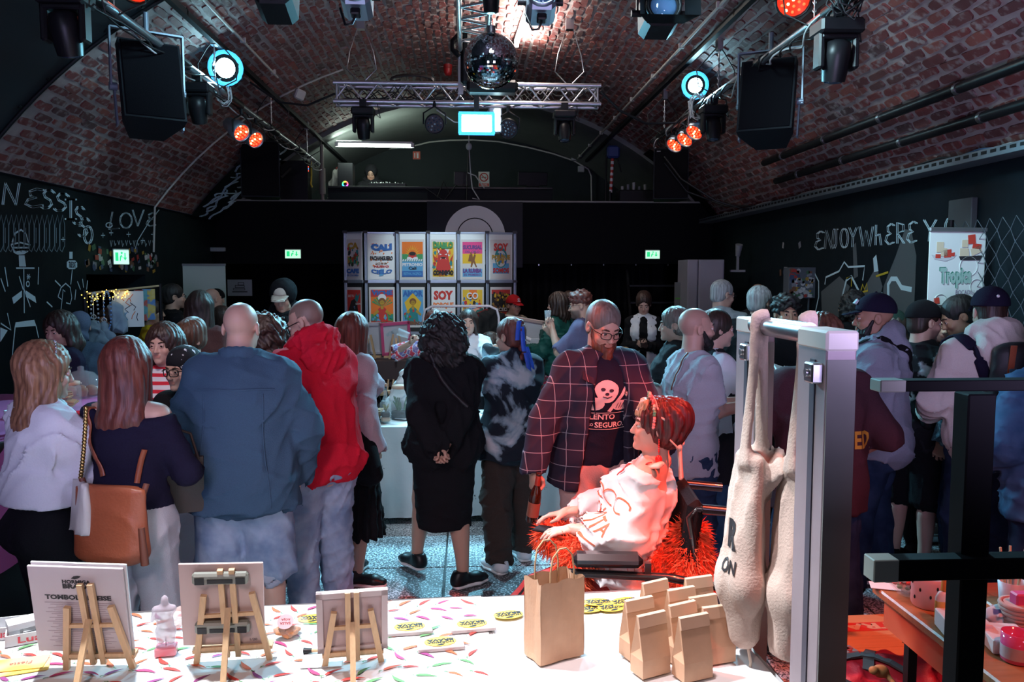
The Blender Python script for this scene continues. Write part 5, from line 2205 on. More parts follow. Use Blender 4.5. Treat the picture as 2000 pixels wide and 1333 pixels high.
def blotch(name,stops,scale,detail=6,rough=.85,dist=0.0):
 m,nt,p=nodes(name)
 tc=_n(nt,'ShaderNodeTexCoord')
 no=_n(nt,'ShaderNodeTexNoise')
 no.inputs['Scale'].default_value=scale
 no.inputs['Detail'].default_value=detail
 no.inputs['Distortion'].default_value=dist
 nt.links.new(tc.outputs['Object'],no.inputs['Vector'])
 nt.links.new(ramp(nt,no.outputs[0],stops),p.inputs['Base Color'])
 p.inputs['Roughness'].default_value=rough
 p.inputs['Specular IOR Level'].default_value=.2
 return m
BLEACH=blotch('bleached_black_denim',[(0,(.010,.012,.018)),(.49,(.012,.016,.026)),(.525,(.22,.30,.36)),(.60,(.50,.52,.56)),(1,(.6,.55,.55))],3.6,9,.85,.6)
FLORAL=blotch('floral_shirt',[(0,(.6,.05,.08)),(.45,(.6,.05,.08)),(.5,(.75,.7,.72)),(.58,(.15,.1,.3)),(1,(.75,.7,.72))],22,3)
SKIRTP=blotch('patterned_skirt',[(0,(.5,.04,.1)),(.42,(.5,.04,.1)),(.5,(.03,.12,.12)),(.6,(.55,.5,.45)),(.7,(.02,.02,.02))],20,2)
BWPRINT=blotch('black_white_print',[(0,(.01,.01,.012)),(.56,(.012,.012,.015)),(.60,(.5,.52,.56)),(1,(.6,.62,.66))],4.2,7)
BANDANA=blotch('paisley_bandana',[(0,(.01,.01,.014)),(.60,(.01,.01,.014)),(.64,(.6,.62,.68)),(1,(.7,.7,.75))],38,2,.8)
CHECKS=blotch('fine_blue_check',[(0,(.05,.08,.11)),(.5,(.05,.08,.11)),(.55,(.12,.16,.2)),(1,(.12,.16,.2))],60,1)
LEATHER=mat('tan_leather',(.30,.075,.032),.42,bump=.15,scale=90,var=.12)
LEATHD=mat('brown_strap',(.16,.05,.03),.5)
DBROWNL=mat('dark_brown_leather',(.05,.028,.022),.45,bump=.1,scale=60)
WLEATH=mat('white_leather',(.62,.6,.58),.4)
def bagbox(name,mb,m,par):
 return mb.obj(name,m,par)
def soft_bag(w,h,d,m,name='pouch',vox=.012,taper=.85):
 S=SDF()
 S.ec((0,0,-h/2),(0,0,h/2),w/2,w/2*taper,d/2,d/2*.35,k=.02,cuts=[((0,0,h/2),(0,0,1)),((0,0,-h/2),(0,0,-1))])
 v,q=S.geo(vox,None,wrinkles(3,.008,40))
 v[:,0]=np.sign(v[:,0])*(np.abs(v[:,0])/(w/2))**.55*(w/2)
 return mesh_np(name,v,q,m)
# nearest row, seen from behind
p=Person('person with long light brown hair, white puff sleeve blouse and black trousers',X(60,3.5),3.5,-42,1.635,'f',.94,lean=3,head=(-14,8),rh=(.06,.34,1.02),lh=(-.02,.34,1.05),skin=SK_L,detail=2,curl=(40,40))
p.top(F_WHITE,.022,-.085,.02,amp=.02,seed=2,puff=.020,name='blouse',slr=(.058,.066,.045))
p.legs(F_BLACK,.012,amp=.006,rise=.11)
p.shoes(BLACKP)
p.hair(H_LBROWN,'wavy',.44,wide=1.12,vol=.016,seed=3)
g=MB()
for i in range(9):
 a=-60+i*15
 g.sph(p.hp(.088*math.sin(R(a)),.02,.05+.088*math.cos(R(a))),.005,6,4)
g.tube([p.hp(.09*math.sin(R(a)),.02,.045+.088*math.cos(R(a)))for a in range(-80,81,10)],.003,5)
g.obj('hair_clip',mat('crystal',(.8,.8,.85),.1,.8),p.root)
w1=p
b=thing('shoulder_bag','small white shoulder bag hanging at the hip of the woman in white blouse','bag',(X(140,3.3),3.3,ZH(985,3.3)),-50)
link('pouch',soft_bag(.17,.2,.07,WLEATH),b)
g=MB()
for i in range(22):
 u=i/21
 g.sph((-.07+.16*u*(1-.3*u),.02,.1+.3*u),.010,6,4)
tag(g.obj('chain',mat('gold',(.55,.38,.15),.3,1.0),b),kind='stuff')
p=Person('person in navy off-shoulder top and white jeans with a tan crossbody bag',X(236,3.5),3.5,-8,1.655,'f',1.02,lean=2,head=(6,6),rh=(.16,.27,1.02),lh=(-.14,.28,1.0),skin=SK_L,detail=2)
p.top(F_NAVY,.010,-.05,.0,amp=.007,seed=4,name='top',extra=lambda S:S.el(p.nb+p.S*.06+p.U*.075,(.27,.26,.155),None,.012,1))
p.legs(F_WJEAN,.016,.92,amp=.010,seed=5,name='jeans',rise=.12)
p.shoes(F_WHITE,WHITE)
p.hair(H_RED,'long',.46,wide=1.0,vol=.014,seed=6)
w2=p
LAP=p.world
bx=thing('crossbody_bag','tan leather crossbody bag on the hip of the navy top woman','bag',LAP((.055,-.225,.945)),-8)
S=SDF()
S.ec((0,0,-.13),(0,0,.13),.155,.135,.05,.02,k=.02,cuts=[((0,0,.135),(.12,0,1))])
v,q=S.geo(.011,None,wrinkles(8,.006,24))
v[:,0]=np.sign(v[:,0])*(np.abs(v[:,0])/.155)**.62*.155
link('pouch',mesh_np('pouch',v,q,LEATHER),bx)
for q in([(-.12,.02,.13),(-.13,.02,.16)],[(.125,.02,.10),(.135,.03,.14)]):
 g=MB()
 g.tube(q,.012,8)
 g.obj('strap_loop',LEATHD,bx)
g=MB()
g.cyl((.14,-.03,-.02),(.15,-.03,-.17),.012,.016,6)
g.obj('tassel',LEATHD,bx)
strap=p.strap('bag_strap',[(-.085,-.22,1.09),(-.15,-.16,1.2),(-.165,-.06,1.38),(-.13,.02,1.42)],LEATHER,.022)
p.strap('bag_strap',[(.19,-.20,1.06),(.195,-.17,1.12),(.19,-.13,1.2)],LEATHER,.022)
d=thing('handbag','dark brown open handbag between navy top woman and bald man','bag',(X(338,3.75),3.72,ZH(935,3.72)),20)
g=MB()
g.M=Matrix.Identity(4)
g.prism([(-.11,-.06),(.11,-.06),(.13,.06),(-.13,.06)],-.14,.11)
g.obj('pouch',DBROWNL,d)
g=MB()
g.tube([(-.09,-.06,.1),(-.09,-.07,.2),(-.03,-.07,.26),(.06,-.07,.22),(.09,-.06,.1)],.007,6)
g.obj('handle',DBROWNL,d)
p=Person('bald person seen from behind in a slate blue overshirt and light denim shorts',X(463,3.9),3.9,2,1.80,'m',1.12,lean=4,head=(-4,8),rh=(.24,.17,.93),lh=(-.24,.17,.93),rpole=(.9,-.5,0),lpole=(-.9,-.5,0),skin=SK_L,detail=2,feet=((-.15,0),(.14,.02)),scalp=(.42,.27,.22,.25))
p.top(F_SLATE,.034,.145,.045,amp=.017,seed=9,name='overshirt',opening=(.05,.12),f=42)
g=SDF()
for i in range(16):
 a,a2=2*PI*i/16,2*PI*(i+1)/16
 P_=lambda q,dz:p.nb+p.S*(.085*math.cos(q))+p.F*(.082*math.sin(q)-.006)+p.U*(.035-.02*math.sin(q)+dz)
 if 50<math.degrees(a)<120:
  continue
 g.ec(P_(a,-.03),P_(a2,0),.016,k=.015)
p.put('collar',g,F_SLATE,.009)
p.strap('yoke_seam',[(-.22,-.12,1.40),(0,-.18,1.40),(.22,-.12,1.40)],F_SLATE,.010,.002,.001)
for q in(-1,1):
 p.strap('back_seam',[(q*.15,-.15,1.38),(q*.165,-.19,1.1),(q*.185,-.2,.84)],F_SLATE,.008,.002,.001)
p.legs(D_LIGHT,.024,.52,amp=.014,seed=10,name='shorts',rmul=1.05)
for q in(-1,1):
 S=SDF()
 hpj,kn=(p.hpL,p.knL)if q<0 else(p.hpR,p.knR)
 e0,e1=hpj+(kn-hpj)*.9,kn+(p.anL-p.knL)*.05
 S.ec(e0,e1,.108,.110,k=.01,cuts=[(e0,e0-e1),(e1,e1-e0)])
 p.put('turn_up',S,D_PALE,.011,wrinkles(12,.006,50))
p.shoes(F_WHITE,WHITE)
p=Person('person in bright red hoodie, light jeans and black glasses bending to the stall',X(618,4.4),4.4,42,1.81,'m',1.12,lean=8,head=(28,24),rh=(.1,.3,1.0),lh=(-.16,.26,.98),skin=SK_L,detail=2,scalp=(.10,.075,.065,.75),stubble=.15)
p.top(F_RED,.028,.075,.026,amp=.014,seed=13,name='hoodie',hood=True,f=45)
p.legs(D_LIGHT,.014,1,amp=.014,seed=14,name='jeans',wide=.012,f=50,rise=-.03)
p.shoes(F_WHITE,WHITE)
p.glasses(BLACKP,.0022)
p=Person('person with long straight auburn hair, pale pink jacket and black skirt',X(682,5.1),5.1,-50,1.69,'f',.90,lean=2,head=(10,4),rh=(.17,.06,.86),lh=(-.17,.1,.86),skin=SK_L,feet=((-.1,0),(.12,-.05)),toes=(10,-50))
p.top(F_PINKG,.030,.10,.01,amp=.018,seed=15,name='jacket',f=48)
p.skirt(F_BLACK,.30,.012,.05,pleat=.012)
p.shoes(BLACKP,WHITE)
p.hair(H_RED,'long',.42,wide=1.05,seed=7)
g=SDF()
g.ec((.19,-.02,.98),(.2,-.02,.72),.02,.13,.06,.08,k=.02)
p.put('tote',g,F_BLACK,.013)
p=Person('person with curly black hair, black jacket and skirt, hands clasped behind the back',X(865,5.0),5.0,8,1.665,'f',1.14,lean=0,head=(-8,4),rh=(-.02,-.235,.905),lh=(-.07,-.25,.90),rpole=(.9,-.5,-.2),lpole=(-.9,-.5,-.2),skin=SK_M,detail=2,curl=(55,45),feet=((-.16,.22),(.10,-.10)),toes=(30,-62),rthumb=(-.3,-.2,1),lthumb=(.3,-.2,1),rhd=(-.5,-.1,-.75),lhd=(.6,-.15,-.7))
p.top(F_BLACK,.034,.045,.012,sleeve=.93,amp=.02,seed=17,name='jacket',f=40)
p.skirt(F_BLACK,.36,.012,-.035,amp=.008,rise=.14)
p.shoes(BLACKP,WHITE,size=1.0)
p.hair(H_BLACK,'curly',.06,vol=.022,wide=1.12,seed=18,amp=.017)
p.strap('strap',[(-.10,-.12,1.46),(-.03,-.17,1.30),(.10,-.18,1.14)],BLACKP,.028,.004,.004)
p=Person('person with braided auburn hair, blue ribbon and bleach splashed black denim jacket',X(1003,5.25),5.25,22,1.645,'f',1.05,lean=3,head=(24,6),rh=(-.05,.2,1.40),lh=(.10,-.205,.93),lpole=(-.8,-.6,-.1),skin=SK_M,detail=2,feet=((-.13,-.05),(.12,.1)),curl=(45,50))
p.top(BLEACH,.034,.15,.03,amp=.016,seed=19,name='jacket',collar=True,f=42)
p.legs(F_BROWNT,.018,1,amp=.016,seed=20,wide=.016)
p.shoes(F_WHITE,WHITE)
p.hair(H_RED,'short',seed=21,vol=.010)
g=SDF()
c0=p.hp(0,-.075,.085)
for i in range(8):
 q=-1 if i%2 else 1
 z=.085-.034*i
 g.el(p.hp(q*.014,-.095-.012*math.sin(i*.4),z),(.026-.0012*i,.022,.026),None,.008)
p.put('braid',g,H_RED,.007)
RIB=mat('blue_ribbon',(.02,.09,.55),.5,bump=.2,scale=80,var=.2)
for k_,(a,b_,c_)in enumerate((((-.02,-.115,.10),(-.055,-.125,.05),(-.075,-.13,-.03)),((-.01,-.125,.06),(-.02,-.13,-.05),(-.015,-.13,-.11)),((.0,-.13,-.12),(.01,-.145,-.24),(.03,-.145,-.40)),((.02,-.125,-.08),(.045,-.135,-.18),(.05,-.14,-.24)))):
 pts=[p.hp(*a),p.hp(*b_),p.hp(*c_)]
 g=MB()
 vs,fs=[],[]
 for i,t_ in enumerate(np.linspace(0,1,7)):
  c=pts[0]*(1-t_)**2+pts[1]*2*t_*(1-t_)+pts[2]*t_*t_
  for e in(-1,1):
   for o_ in(0,.004):
    vs.append(c+p.S*(e*.015)-p.F*o_)
 for i in range(6):
  b0=i*4
  for(m_,n_)in((0,1),(1,3),(3,2),(2,0)):
   fs.append((b0+m_,b0+n_,b0+4+n_,b0+4+m_))
 g.add(vs,fs,True)
 g.obj('ribbon',RIB,p.root)
g=SDF()
el,wr=p.elL,p.wrL
g.ec(el+(wr-el)*.88,wr+(wr-el)*.02,.050,.042,k=.01)
p.put('knit_cuff',g,cloth('rust_knit',(.22,.04,.025),.3),.010,wrinkles(3,.006,120))
p=Person('bearded person with glasses in a windowpane check blazer looking down, holding a bottle',X(1163,4.3),4.3,-166,1.80,'m',1.06,lean=9,head=(4,24),rhw=(X(1041,4.15),4.12,ZH(925,4.12)),lhw=(X(1318,3.75),3.80,1.02),rpole=(.9,-.5,0),lpole=(-.6,-.2,-.6),skin=SK_L,detail=2,curl=(30,62),rthumb=(-.1,.9,.4),scalp=None,rhd=(.1,.25,-.9))
p.top(mat('navy_tee',(.012,.014,.032),.9,bump=.2,scale=120,spec=.15),.014,.03,0,sleeve=.45,amp=.005,seed=22,name='tee')
p.legs(F_PINKP,.014,1,amp=.013,seed=24,f=48)
def belt_line(mb):
 pass
def sloth_print(mb):
 mb.mi=0
 mb.prism([(.062*math.cos(a)*(1+.1*math.sin(3*a))-.01,.058*math.sin(a)+.045)for a in np.linspace(0,6.1,22)],0,.001)
 mb.prism([(.055*math.cos(a)+.075,.028*math.sin(a)-.03)for a in np.linspace(0,6.1,16)],0,.001)
 mb.prism([(.05*math.cos(a)-.07,.036*math.sin(a)-.02)for a in np.linspace(0,6.1,16)],0,.001)
 mb.prism([(.0,-.06),(.02,-.065),(.125,.085),(.108,.09)],0,.001)
 put_text(mb,'LENTO',-.02,-.092,.135,.028,.001,.02)
 put_text(mb,'PERO',-.088,-.134,.04,.016,.001,.02)
 put_text(mb,'SEGURO.',.022,-.134,.165,.028,.001,.02)
 mb.box((.0,-.071,.0005),(.24,.003,.001))
 mb.box((.0,-.157,.0005),(.24,.003,.001))
 mb.mi=1
 for q in(-1,1):
  mb.prism([(q*.022-.01+.013*math.cos(a),.055+.008*math.sin(a)-q*.003)for a in np.linspace(0,6.1,10)],.001,.0025)
 mb.prism([(-.012+.011*math.cos(a),.035+.008*math.sin(a))for a in np.linspace(0,6.1,10)],.001,.0025)
 mb.ribbon([(-.035,.022),(-.01,.014),(.015,.022)],.005,.0015)
 for x_ in(.045,.06,.075,.1):
  mb.ribbon([(x_,-.045),(x_+.012,-.015)],.004,.0015)
p.decal('shirt_print',sloth_print,p.chest+p.F*.02-p.U*.03+p.S*.01,-p.S,p.U,[mat('print_pale',(.72,.62,.62),.8),mat('print_dark',(.02,.02,.04),.8)],.003,.25)
p.top(CHECK,.034,.15,.03,amp=.009,seed=23,name='blazer',opening=(.078,.165),f=36)
for q in(-1,1):
 g=MB()
 a=[p.nb+p.S*(q*.065)+p.F*.055,p.chest+p.S*(q*.10)+p.F*.155+p.U*.06,p.chest+p.S*(q*.082)+p.F*.165-p.U*.10,p.nb+p.S*(q*.125)+p.F*.085-p.U*.035,p.chest+p.S*(q*.155)+p.F*.14+p.U*.085]
 o_=p.F*.008
 vs=[a[0],a[3],a[4],a[1],a[2]]
 vs2=[v_+o_ for v_ in vs]
 n_=5
 g.add(vs+vs2,[tuple(range(5)),tuple(range(9,4,-1))]+[(i,(i+1)%5,5+(i+1)%5,5+i)for i in range(5)])
 g.obj('lapel',CHECK,p.root)
g=SDF()
pk=p.chest-p.S*.115+p.F*.150-p.U*.0
for i in range(5):
 g.el(pk+p.S*((i-2)*.013)+p.U*(.012*(1-abs(i-2)*.4)),(.012,.010,.022),None,.006)
p.put('pocket_square',g,blotch('paisley_square',[(0,(.03,.02,.02)),(.5,(.03,.02,.02)),(.55,(.5,.4,.35)),(1,(.5,.4,.35))],60,2),.007)
p.hair(H_GBROWN,'crop',vol=.006,amp=.002)
p.beard(H_BEARD,.085)
p.glasses(BLACKP,.0019)
bearded=p
hand=p.world(p.wrR+nrm(p.hd['R'])*.085)
bt=thing('beer_bottle','brown beer bottle held low by the bearded man in the check blazer','bottle',(hand[0],hand[1]-.035,hand[2]-.11),0,rot=(R(6),R(8),0))
g=MB()
g.lathe([(.028,-.06),(.031,-.055),(.031,.07),(.027,.10),(.014,.135),(.0125,.185),(.0145,.188),(.0145,.20),(.011,.20)],n=16)
g.obj('bottle',mat('brown_glass',(.035,.010,.004),.08,coat=.6),bt)
g=MB()
g.lathe([(.0318,-.03),(.0318,.045)],n=16)
g.obj('label',mat('bottle_label',(.30,.10,.06),.5),bt)
g=MB()
g.lathe([(.0145,.13),(.0138,.185)],n=12)
g.obj('neck_foil',mat('neck_foil',(.4,.06,.04),.4,.4),bt)
p=Person('bald dark-bearded person in pale grey t-shirt and jeans, hands clasped, facing right',X(1352,4.7),4.7,-76,1.735,'m',1.02,lean=2,head=(-4,0),rh=(.05,.36,1.15),lh=(-.01,.38,1.16),rpole=(.12,-.9,-.5),lpole=(-.12,-.9,-.5),rthumb=(0,.2,1),lthumb=(0,.2,1),skin=SK_L,detail=2,stubble=.92,scalp=(.12,.08,.07,.28),brow=(.02,.012,.01),curl=(60,60),rhd=(-.5,.8,.1),lhd=(.5,.8,.1))
p.top(F_GREYT,.018,.17,.01,sleeve=.33,amp=.016,seed=25,name='tee',f=44)
p.legs(D_DARK,.012,1,amp=.012,seed=26,name='jeans')
p.shoes(F_WHITE,WHITE)
p.beard(H_BLACK,.006)
p.strap('cord',[(.06,-.05,1.47),(.09,-.16,1.38),(.08,-.20,1.26)],LEATHD,.010,.006,.006)
g=SDF()
g.ec((.02,-.24,1.27),(.02,-.27,.98),.06,.15,.03,.08,k=.03)
p.put('drawstring_bag',g,blotch('camouflage_bag',[(0,(.03,.03,.03)),(.5,(.05,.05,.045)),(.55,(.4,.38,.33)),(1,(.45,.43,.4))],9,2),.012,wrinkles(5,.012,60))
p=Person('person with dark tied back hair and white long sleeved top, holding a booklet',X(1392,5.15),5.15,-84,1.70,'f',1.0,lean=3,head=(0,4),rh=(.05,.42,1.24),lh=(-.10,.38,1.22),skin=SK_L,detail=1)
p.top(F_WHITE,.014,.05,.0,amp=.008,seed=27,name='top')
p.top(F_DARK,.022,.05,.0,sleeve=0,amp=.006,seed=28,name='pinafore',extra=lambda S:(S.ec(p.shL+p.S*.06+p.U*.2,p.shL+p.S*.06-p.U*.2,.05,da=.4,k=.01,op=1)))
p.skirt(F_DARK,.62,.03,.02)
p.legs(D_MID,.01,1)
p.shoes(F_WHITE,WHITE)
p.hair(H_DBROWN,'ponytail',.42,seed=29)
hb=p.world(p.wrR+nrm(p.hd['R'])*.1)
bk=thing('booklet','red edged booklet held by woman in white top beside the metal frame','booklet',(hb[0]+.02,hb[1]-.01,hb[2]+.02),10,rot=(R(20),R(-14),R(80)))
g=MB()
g.box((0,0,0),(.12,.17,.012))
g.obj('pages',PAPER,bk)
g=MB()
g.box((0,0,-.009),(.125,.175,.004)).box((-.062,0,0),(.003,.175,.02))
g.obj('cover',mat('booklet_red',(.35,.03,.04),.5),bk)
p=Person('older person with short grey-brown hair facing left behind the bald man',X(1326,5.75),5.75,78,1.69,'f',1.02,lean=2,head=(0,2),skin=SK_L)
p.top(F_DARK,.03,.12,.02,seed=30,name='jacket')
p.legs(F_BLACK)
p.shoes(BLACKP)
p.hair(H_GBROWN,'short',seed=31,vol=.016,amp=.008)
p=Person('tall grey-haired person in a pale shirt with back turned, looking right',X(1408,7.2),7.2,-24,1.89,'m',1.08,lean=3,head=(-46,10),skin=SK_L)
p.top(F_SHIRT,.024,.1,.01,seed=32,collar=True)
p.legs(F_PINKG,.014)
p.shoes(BLACKP)
p.hair(H_GREY,'crop',vol=.006)
p.glasses(BLACKP)
p=Person('white-haired person in a black jacket, beside the tall man in the pale shirt',X(1482,6.7),6.7,-30,1.83,'m',1.1,lean=3,head=(-20,6),skin=SK_L)
p.top(F_BLACK,.034,.14,.02,seed=33,name='jacket',collar=True)
p.legs(F_DARK,.014)
p.shoes(BLACKP)
p.hair(H_GREY,'short',vol=.014,amp=.008)
p=Person('bald person behind the white-haired visitor',X(1482,7.9),7.9,-10,1.85,'m',1.05,skin=SK_M,scalp=(.15,.11,.1,.5))
p.top(F_DARK,.03,.14,.02,seed=34)
p.legs(F_DARK)
p.shoes(BLACKP)
p=Person('young person with curly black hair facing the camera behind the metal frame',X(1535,6.0),6.0,164,1.765,'m',1.0,head=(14,2),skin=SK_T,detail=1,brow=(.012,.01,.01))
p.top(F_BLACK,.024,.1,.01,seed=35)
p.legs(F_DARK)
p.shoes(BLACKP)
p.hair_sdf('hair',lambda S:(p.head_el(S,(0,-.015,.06),(.088,.098,.075),.02,0,.016),p.head_el(S,(0,.07,.095),(.06,.035,.03),.02),p.head_el(S,(0,.12,-.04),(.064,.07,.10),.012,1),p.head_el(S,(0,-.02,-.12),(.12,.14,.09),.015,1)),H_BLACK,.0085,lambda x,y,z:(-.009*(np.sin(x*110+2*np.sin(z*60))*np.sin(y*100+1)+.8*np.sin(z*120+2*np.sin(x*60)))).astype(np.float32))
p=Person('person with tousled reddish hair and a maroon t-shirt, behind the metal frame',X(1612,3.95),3.95,-4,1.715,'m',1.12,lean=3,head=(8,10),rh=(.26,.16,1.0),lh=(-.2,.3,1.2),skin=SK_L,detail=2,feet=((-.2,0),(.16,-.05)))
p.top(F_MAROON,.028,.17,.02,sleeve=.52,amp=.015,seed=36,name='tee',f=42)
p.legs(D_DARK,.014,1,amp=.012,name='jeans')
p.shoes(BLACKP)
p.hair(H_BROWN,'short',seed=37,vol=.02,amp=.012)
p.decal('back_lettering',lambda mb:put_text(mb,'ED',.165,0,.10,.085,0,.03),p.pel+p.U*.19-p.F*.05,p.S,p.U,mat('yellow_print',(.50,.27,.03),.7),.003,.25)
p=Person('dark-bearded person in grey hoodie and navy cap looking left past the metal frame',X(1724,4.7),4.7,64,1.80,'m',1.16,lean=3,head=(10,2),lh=(-.22,.20,.88),rh=(.1,.3,.95),lpole=(-.6,-.8,-.2),skin=SK_T,detail=2,brow=(.015,.01,.01),feet=((-.1,.12),(.14,-.05)),curl=(60,40))
p.top(F_HOOD,.034,.10,.0,sleeve=.86,amp=.018,seed=38,name='hoodie',hood=True,f=46)
p.legs(D_DARK,.02,1,amp=.014,seed=39,name='jeans',wide=.012)
p.shoes(F_BLACK,WHITE)
p.beard(H_BLACK,.02)
p.cap(F_NAVY,bm=F_NAVY)
g=MB()
g.M=Matrix.Translation(Vector(p.hp(0.02,.088,.088)))@Matrix(((p.Rh[0,0],p.Rh[0,2],p.Rh[0,1],0),(p.Rh[1,0],p.Rh[1,2],p.Rh[1,1],0),(p.Rh[2,0],p.Rh[2,2],p.Rh[2,1],0),(0,0,0,1)))@Euler((R(-38),0,0)).to_matrix().to_4x4()
g.prism([(-.035,-.012),(.035,-.012),(.03,.016),(0,.022),(-.03,.016)],.0,.012)
g.obj('cap_badge',mat('badge_white',(.55,.62,.66),.6),p.root)
p.strap('bag_strap',[(-.12,.05,1.50),(-.02,.20,1.36),(.12,.2,1.15)],F_BLACK,.035,.004,.006)
p.strap('bag_strap',[(-.12,.02,1.52),(-.06,-.17,1.40),(.08,-.2,1.2)],F_BLACK,.035,.004,.004)
g=SDF()
el,wr=p.elL,p.wrL
d_=nrm(wr-el)
g.ec(wr-d_*.05,wr-d_*.025,.038,k=.01)
p.put('watch',g,BLACKP,.007)
p=Person('person in black cap and black and white print t-shirt facing right',X(1795,5.1),5.1,-66,1.745,'m',1.04,lean=5,head=(-16,6),skin=SK_L,detail=2,stubble=.6,rh=(.12,.2,.84),lh=(-.1,.3,1.1))
p.top(BWPRINT,.024,.12,.01,sleeve=.5,amp=.014,seed=40,name='tee')
p.legs(F_BLACK,.03,.55,amp=.012,name='shorts')
p.shoes(F_BLACK,WHITE)
p.hair(H_DBROWN,'crop',vol=.003)
p.cap(F_BLACK)
g=SDF()
g.ec((.10,.14,1.02),(.16,-.08,1.0),.05,.05,.06,.06,k=.02)
p.put('belt_bag',g,BLACKP,.012)
p.strap('bag_strap',[(.12,.14,1.05),(0,.16,1.25),(-.1,.06,1.47)],F_BLACK,.03)
p=Person('person with long straight black hair facing the camera beside the banner, holding a phone',X(1838,5.38),5.38,158,1.715,'f',.95,head=(8,8),rh=(-.02,.3,1.40),lh=(-.08,.34,1.38),skin=SK_L,detail=2,brow=(.015,.01,.01))
p.top(F_BLACK,.016,.08,seed=41)
p.legs(F_BLACK)
p.shoes(BLACKP)
p.hair(H_BLACK,'long',.40,fringe=.004)
hb=p.world(p.wrR+V3(-.06,.05,.1))
ph=thing('phone','phone in a green patterned case held by the black-haired woman','phone',(hb[0],hb[1],hb[2]),0,rot=(R(70),R(80),R(-20)))
g=MB()
g.box((0,0,0),(.078,.16,.010),bev=.004)
g.obj('case',blotch('green_case',[(0,(.02,.05,.02)),(.5,(.02,.05,.02)),(.55,(.2,.35,.15)),(1,(.2,.35,.15))],60,2),ph)
p=Person('person with cropped black hair looking down beside the banner',X(1890,4.98),4.98,52,1.80,'m',1.0,lean=3,head=(20,26),skin=SK_T,detail=1)
p.top(CHECKS,.028,.1,seed=42)
p.legs(D_DARK)
p.shoes(BLACKP)
p.hair(H_BLACK,'short',vol=.008)
p=Person('person in cream hoodie and backward navy cap with a black backpack',X(1942,4.45),4.45,-8,1.845,'m',1.06,lean=3,head=(-6,8),rh=(.18,.3,1.15),lh=(-.2,.28,1.1),skin=SK_L,detail=2)
p.top(F_CREAM,.036,.02,.0,amp=.016,seed=43,name='hoodie',hood=True,f=44)
p.top(CHECKS,.020,.16,.02,sleeve=0,amp=.008,seed=44,name='shirt')
p.legs(D_DARK,.018,1,amp=.014,seed=45,name='jeans',wide=.01)
p.shoes(F_WHITE,WHITE)
p.hair(H_DBROWN,'crop',vol=.003)
p.cap(F_NAVY,back=False,brim=True)
g=MB()
g.sph(p.hp(0,-.128,.075),.009,8,6)
g.obj('cap_button',WHITE,p.root)
cream=p
bp=thing('backpack','black backpack with brown leather straps on the back of the cream hoodie','backpack',p.world((.03,-.235,1.37)),-8)
S=SDF()
S.ec((0,0,-.2),(0,0,.12),.15,.13,.08,.07,k=.03)
S.ec((-.1,-.03,-.12),(.1,-.03,-.12),.09,k=.03)
v,q=S.geo(.011,None,wrinkles(46,.008,40))
link('pack',mesh_np('pack',v,q,mat('backpack_nylon',(.010,.010,.014),.55,bump=.15,scale=150)),bp)
for sx in(-.07,.075):
 g=MB()
 g.box((sx,-.078,.10),(.03,.006,.16),rot=(.25,0,sx*2.2))
 g.box((sx,-.088,.02),(.034,.008,.05),rot=(.1,0,0))
 g.obj('leather_strap',LEATHER,bp)
for sx in(-.07,.075):
 g=MB()
 g.box((sx,-.092,.045),(.036,.006,.02))
 g.obj('buckle',STEEL,bp)
p.strap('pack_strap',[(-.08,-.14,1.34),(-.12,-.1,1.50),(-.14,.02,1.53),(-.14,.12,1.40)],F_NAVY,.06,.006,.006)
p.strap('pack_strap',[(.14,-.14,1.34),(.15,-.08,1.50),(.14,.02,1.53)],F_NAVY,.06,.006,.006)
p=Person('person at the right edge in a faded blue denim jacket',X(2085,3.7),3.7,12,1.72,'m',1.1,lean=6,head=(0,14),lh=(-.2,.25,1.0),skin=SK_L,detail=1)
p.top(D_MID,.04,.16,.04,amp=.018,seed=47,name='jacket',collar=True)
p.legs(D_DARK,.02)
p.shoes(F_WHITE,WHITE)
p.hair(H_DBROWN,'short')
p=Person('black-haired person behind the cap and grey hoodie, in front of the mural',X(1672,6.6),6.6,20,1.79,'m',1.0,skin=SK_T)
p.top(F_BLACK,.026,.12,seed=48)
p.legs(F_BLACK)
p.shoes(BLACKP)
p.hair(H_BLACK,'curly',-.05,wide=.86,vol=.006)
p=Person('person in a dark green beanie behind the black cap visitor',X(1752,5.95),5.95,30,1.655,'f',1.0,skin=SK_L)
p.top(F_BLACK,.026,.12,seed=49)
p.legs(F_BLACK)
p.shoes(BLACKP)
p.hair(H_DBROWN,'bob',.2)
p.cap(cloth('green_beanie',(.015,.03,.026),.4),beanie=True,brim=False,button=False)
# left side stalls
p=Person('person with wavy dark hair and a navy cardigan with white collar, arms folded',X(125,5.9),5.9,138,1.665,'f',1.02,lean=4,head=(26,12),rh=(-.12,.2,1.13),lh=(.10,.24,1.12),skin=SK_L,detail=2,curl=(40,40),rhd=(-.9,.1,.1),lhd=(.9,.1,.2))
p.top(F_NAVY,.024,.1,.01,amp=.012,seed=50,name='cardigan')
p.legs(F_BLACK)
p.shoes(BLACKP)
p.hair(H_DBROWN,'wavy',.20,wide=1.15,vol=.02)
g=MB()
for q in(-1,1):
 a=p.nb+p.F*.095-p.U*.01
 g.add([a+p.S*q*.01,a+p.S*(q*.085)+p.U*.03-p.F*.05,a+p.S*(q*.09)-p.U*.04-p.F*.005,a+p.S*(q*.035)-p.U*.075+p.F*.03,a+p.S*q*.01+p.F*.008,a+p.S*(q*.085)+p.U*.035-p.F*.04,a+p.S*(q*.09)-p.U*.04+p.F*.005,a+p.S*(q*.035)-p.U*.075+p.F*.04],[(0,1,2,3),(7,6,5,4),(0,4,5,1),(1,5,6,2),(2,6,7,3),(3,7,4,0)])
g.obj('collar',F_WHITE,p.root)
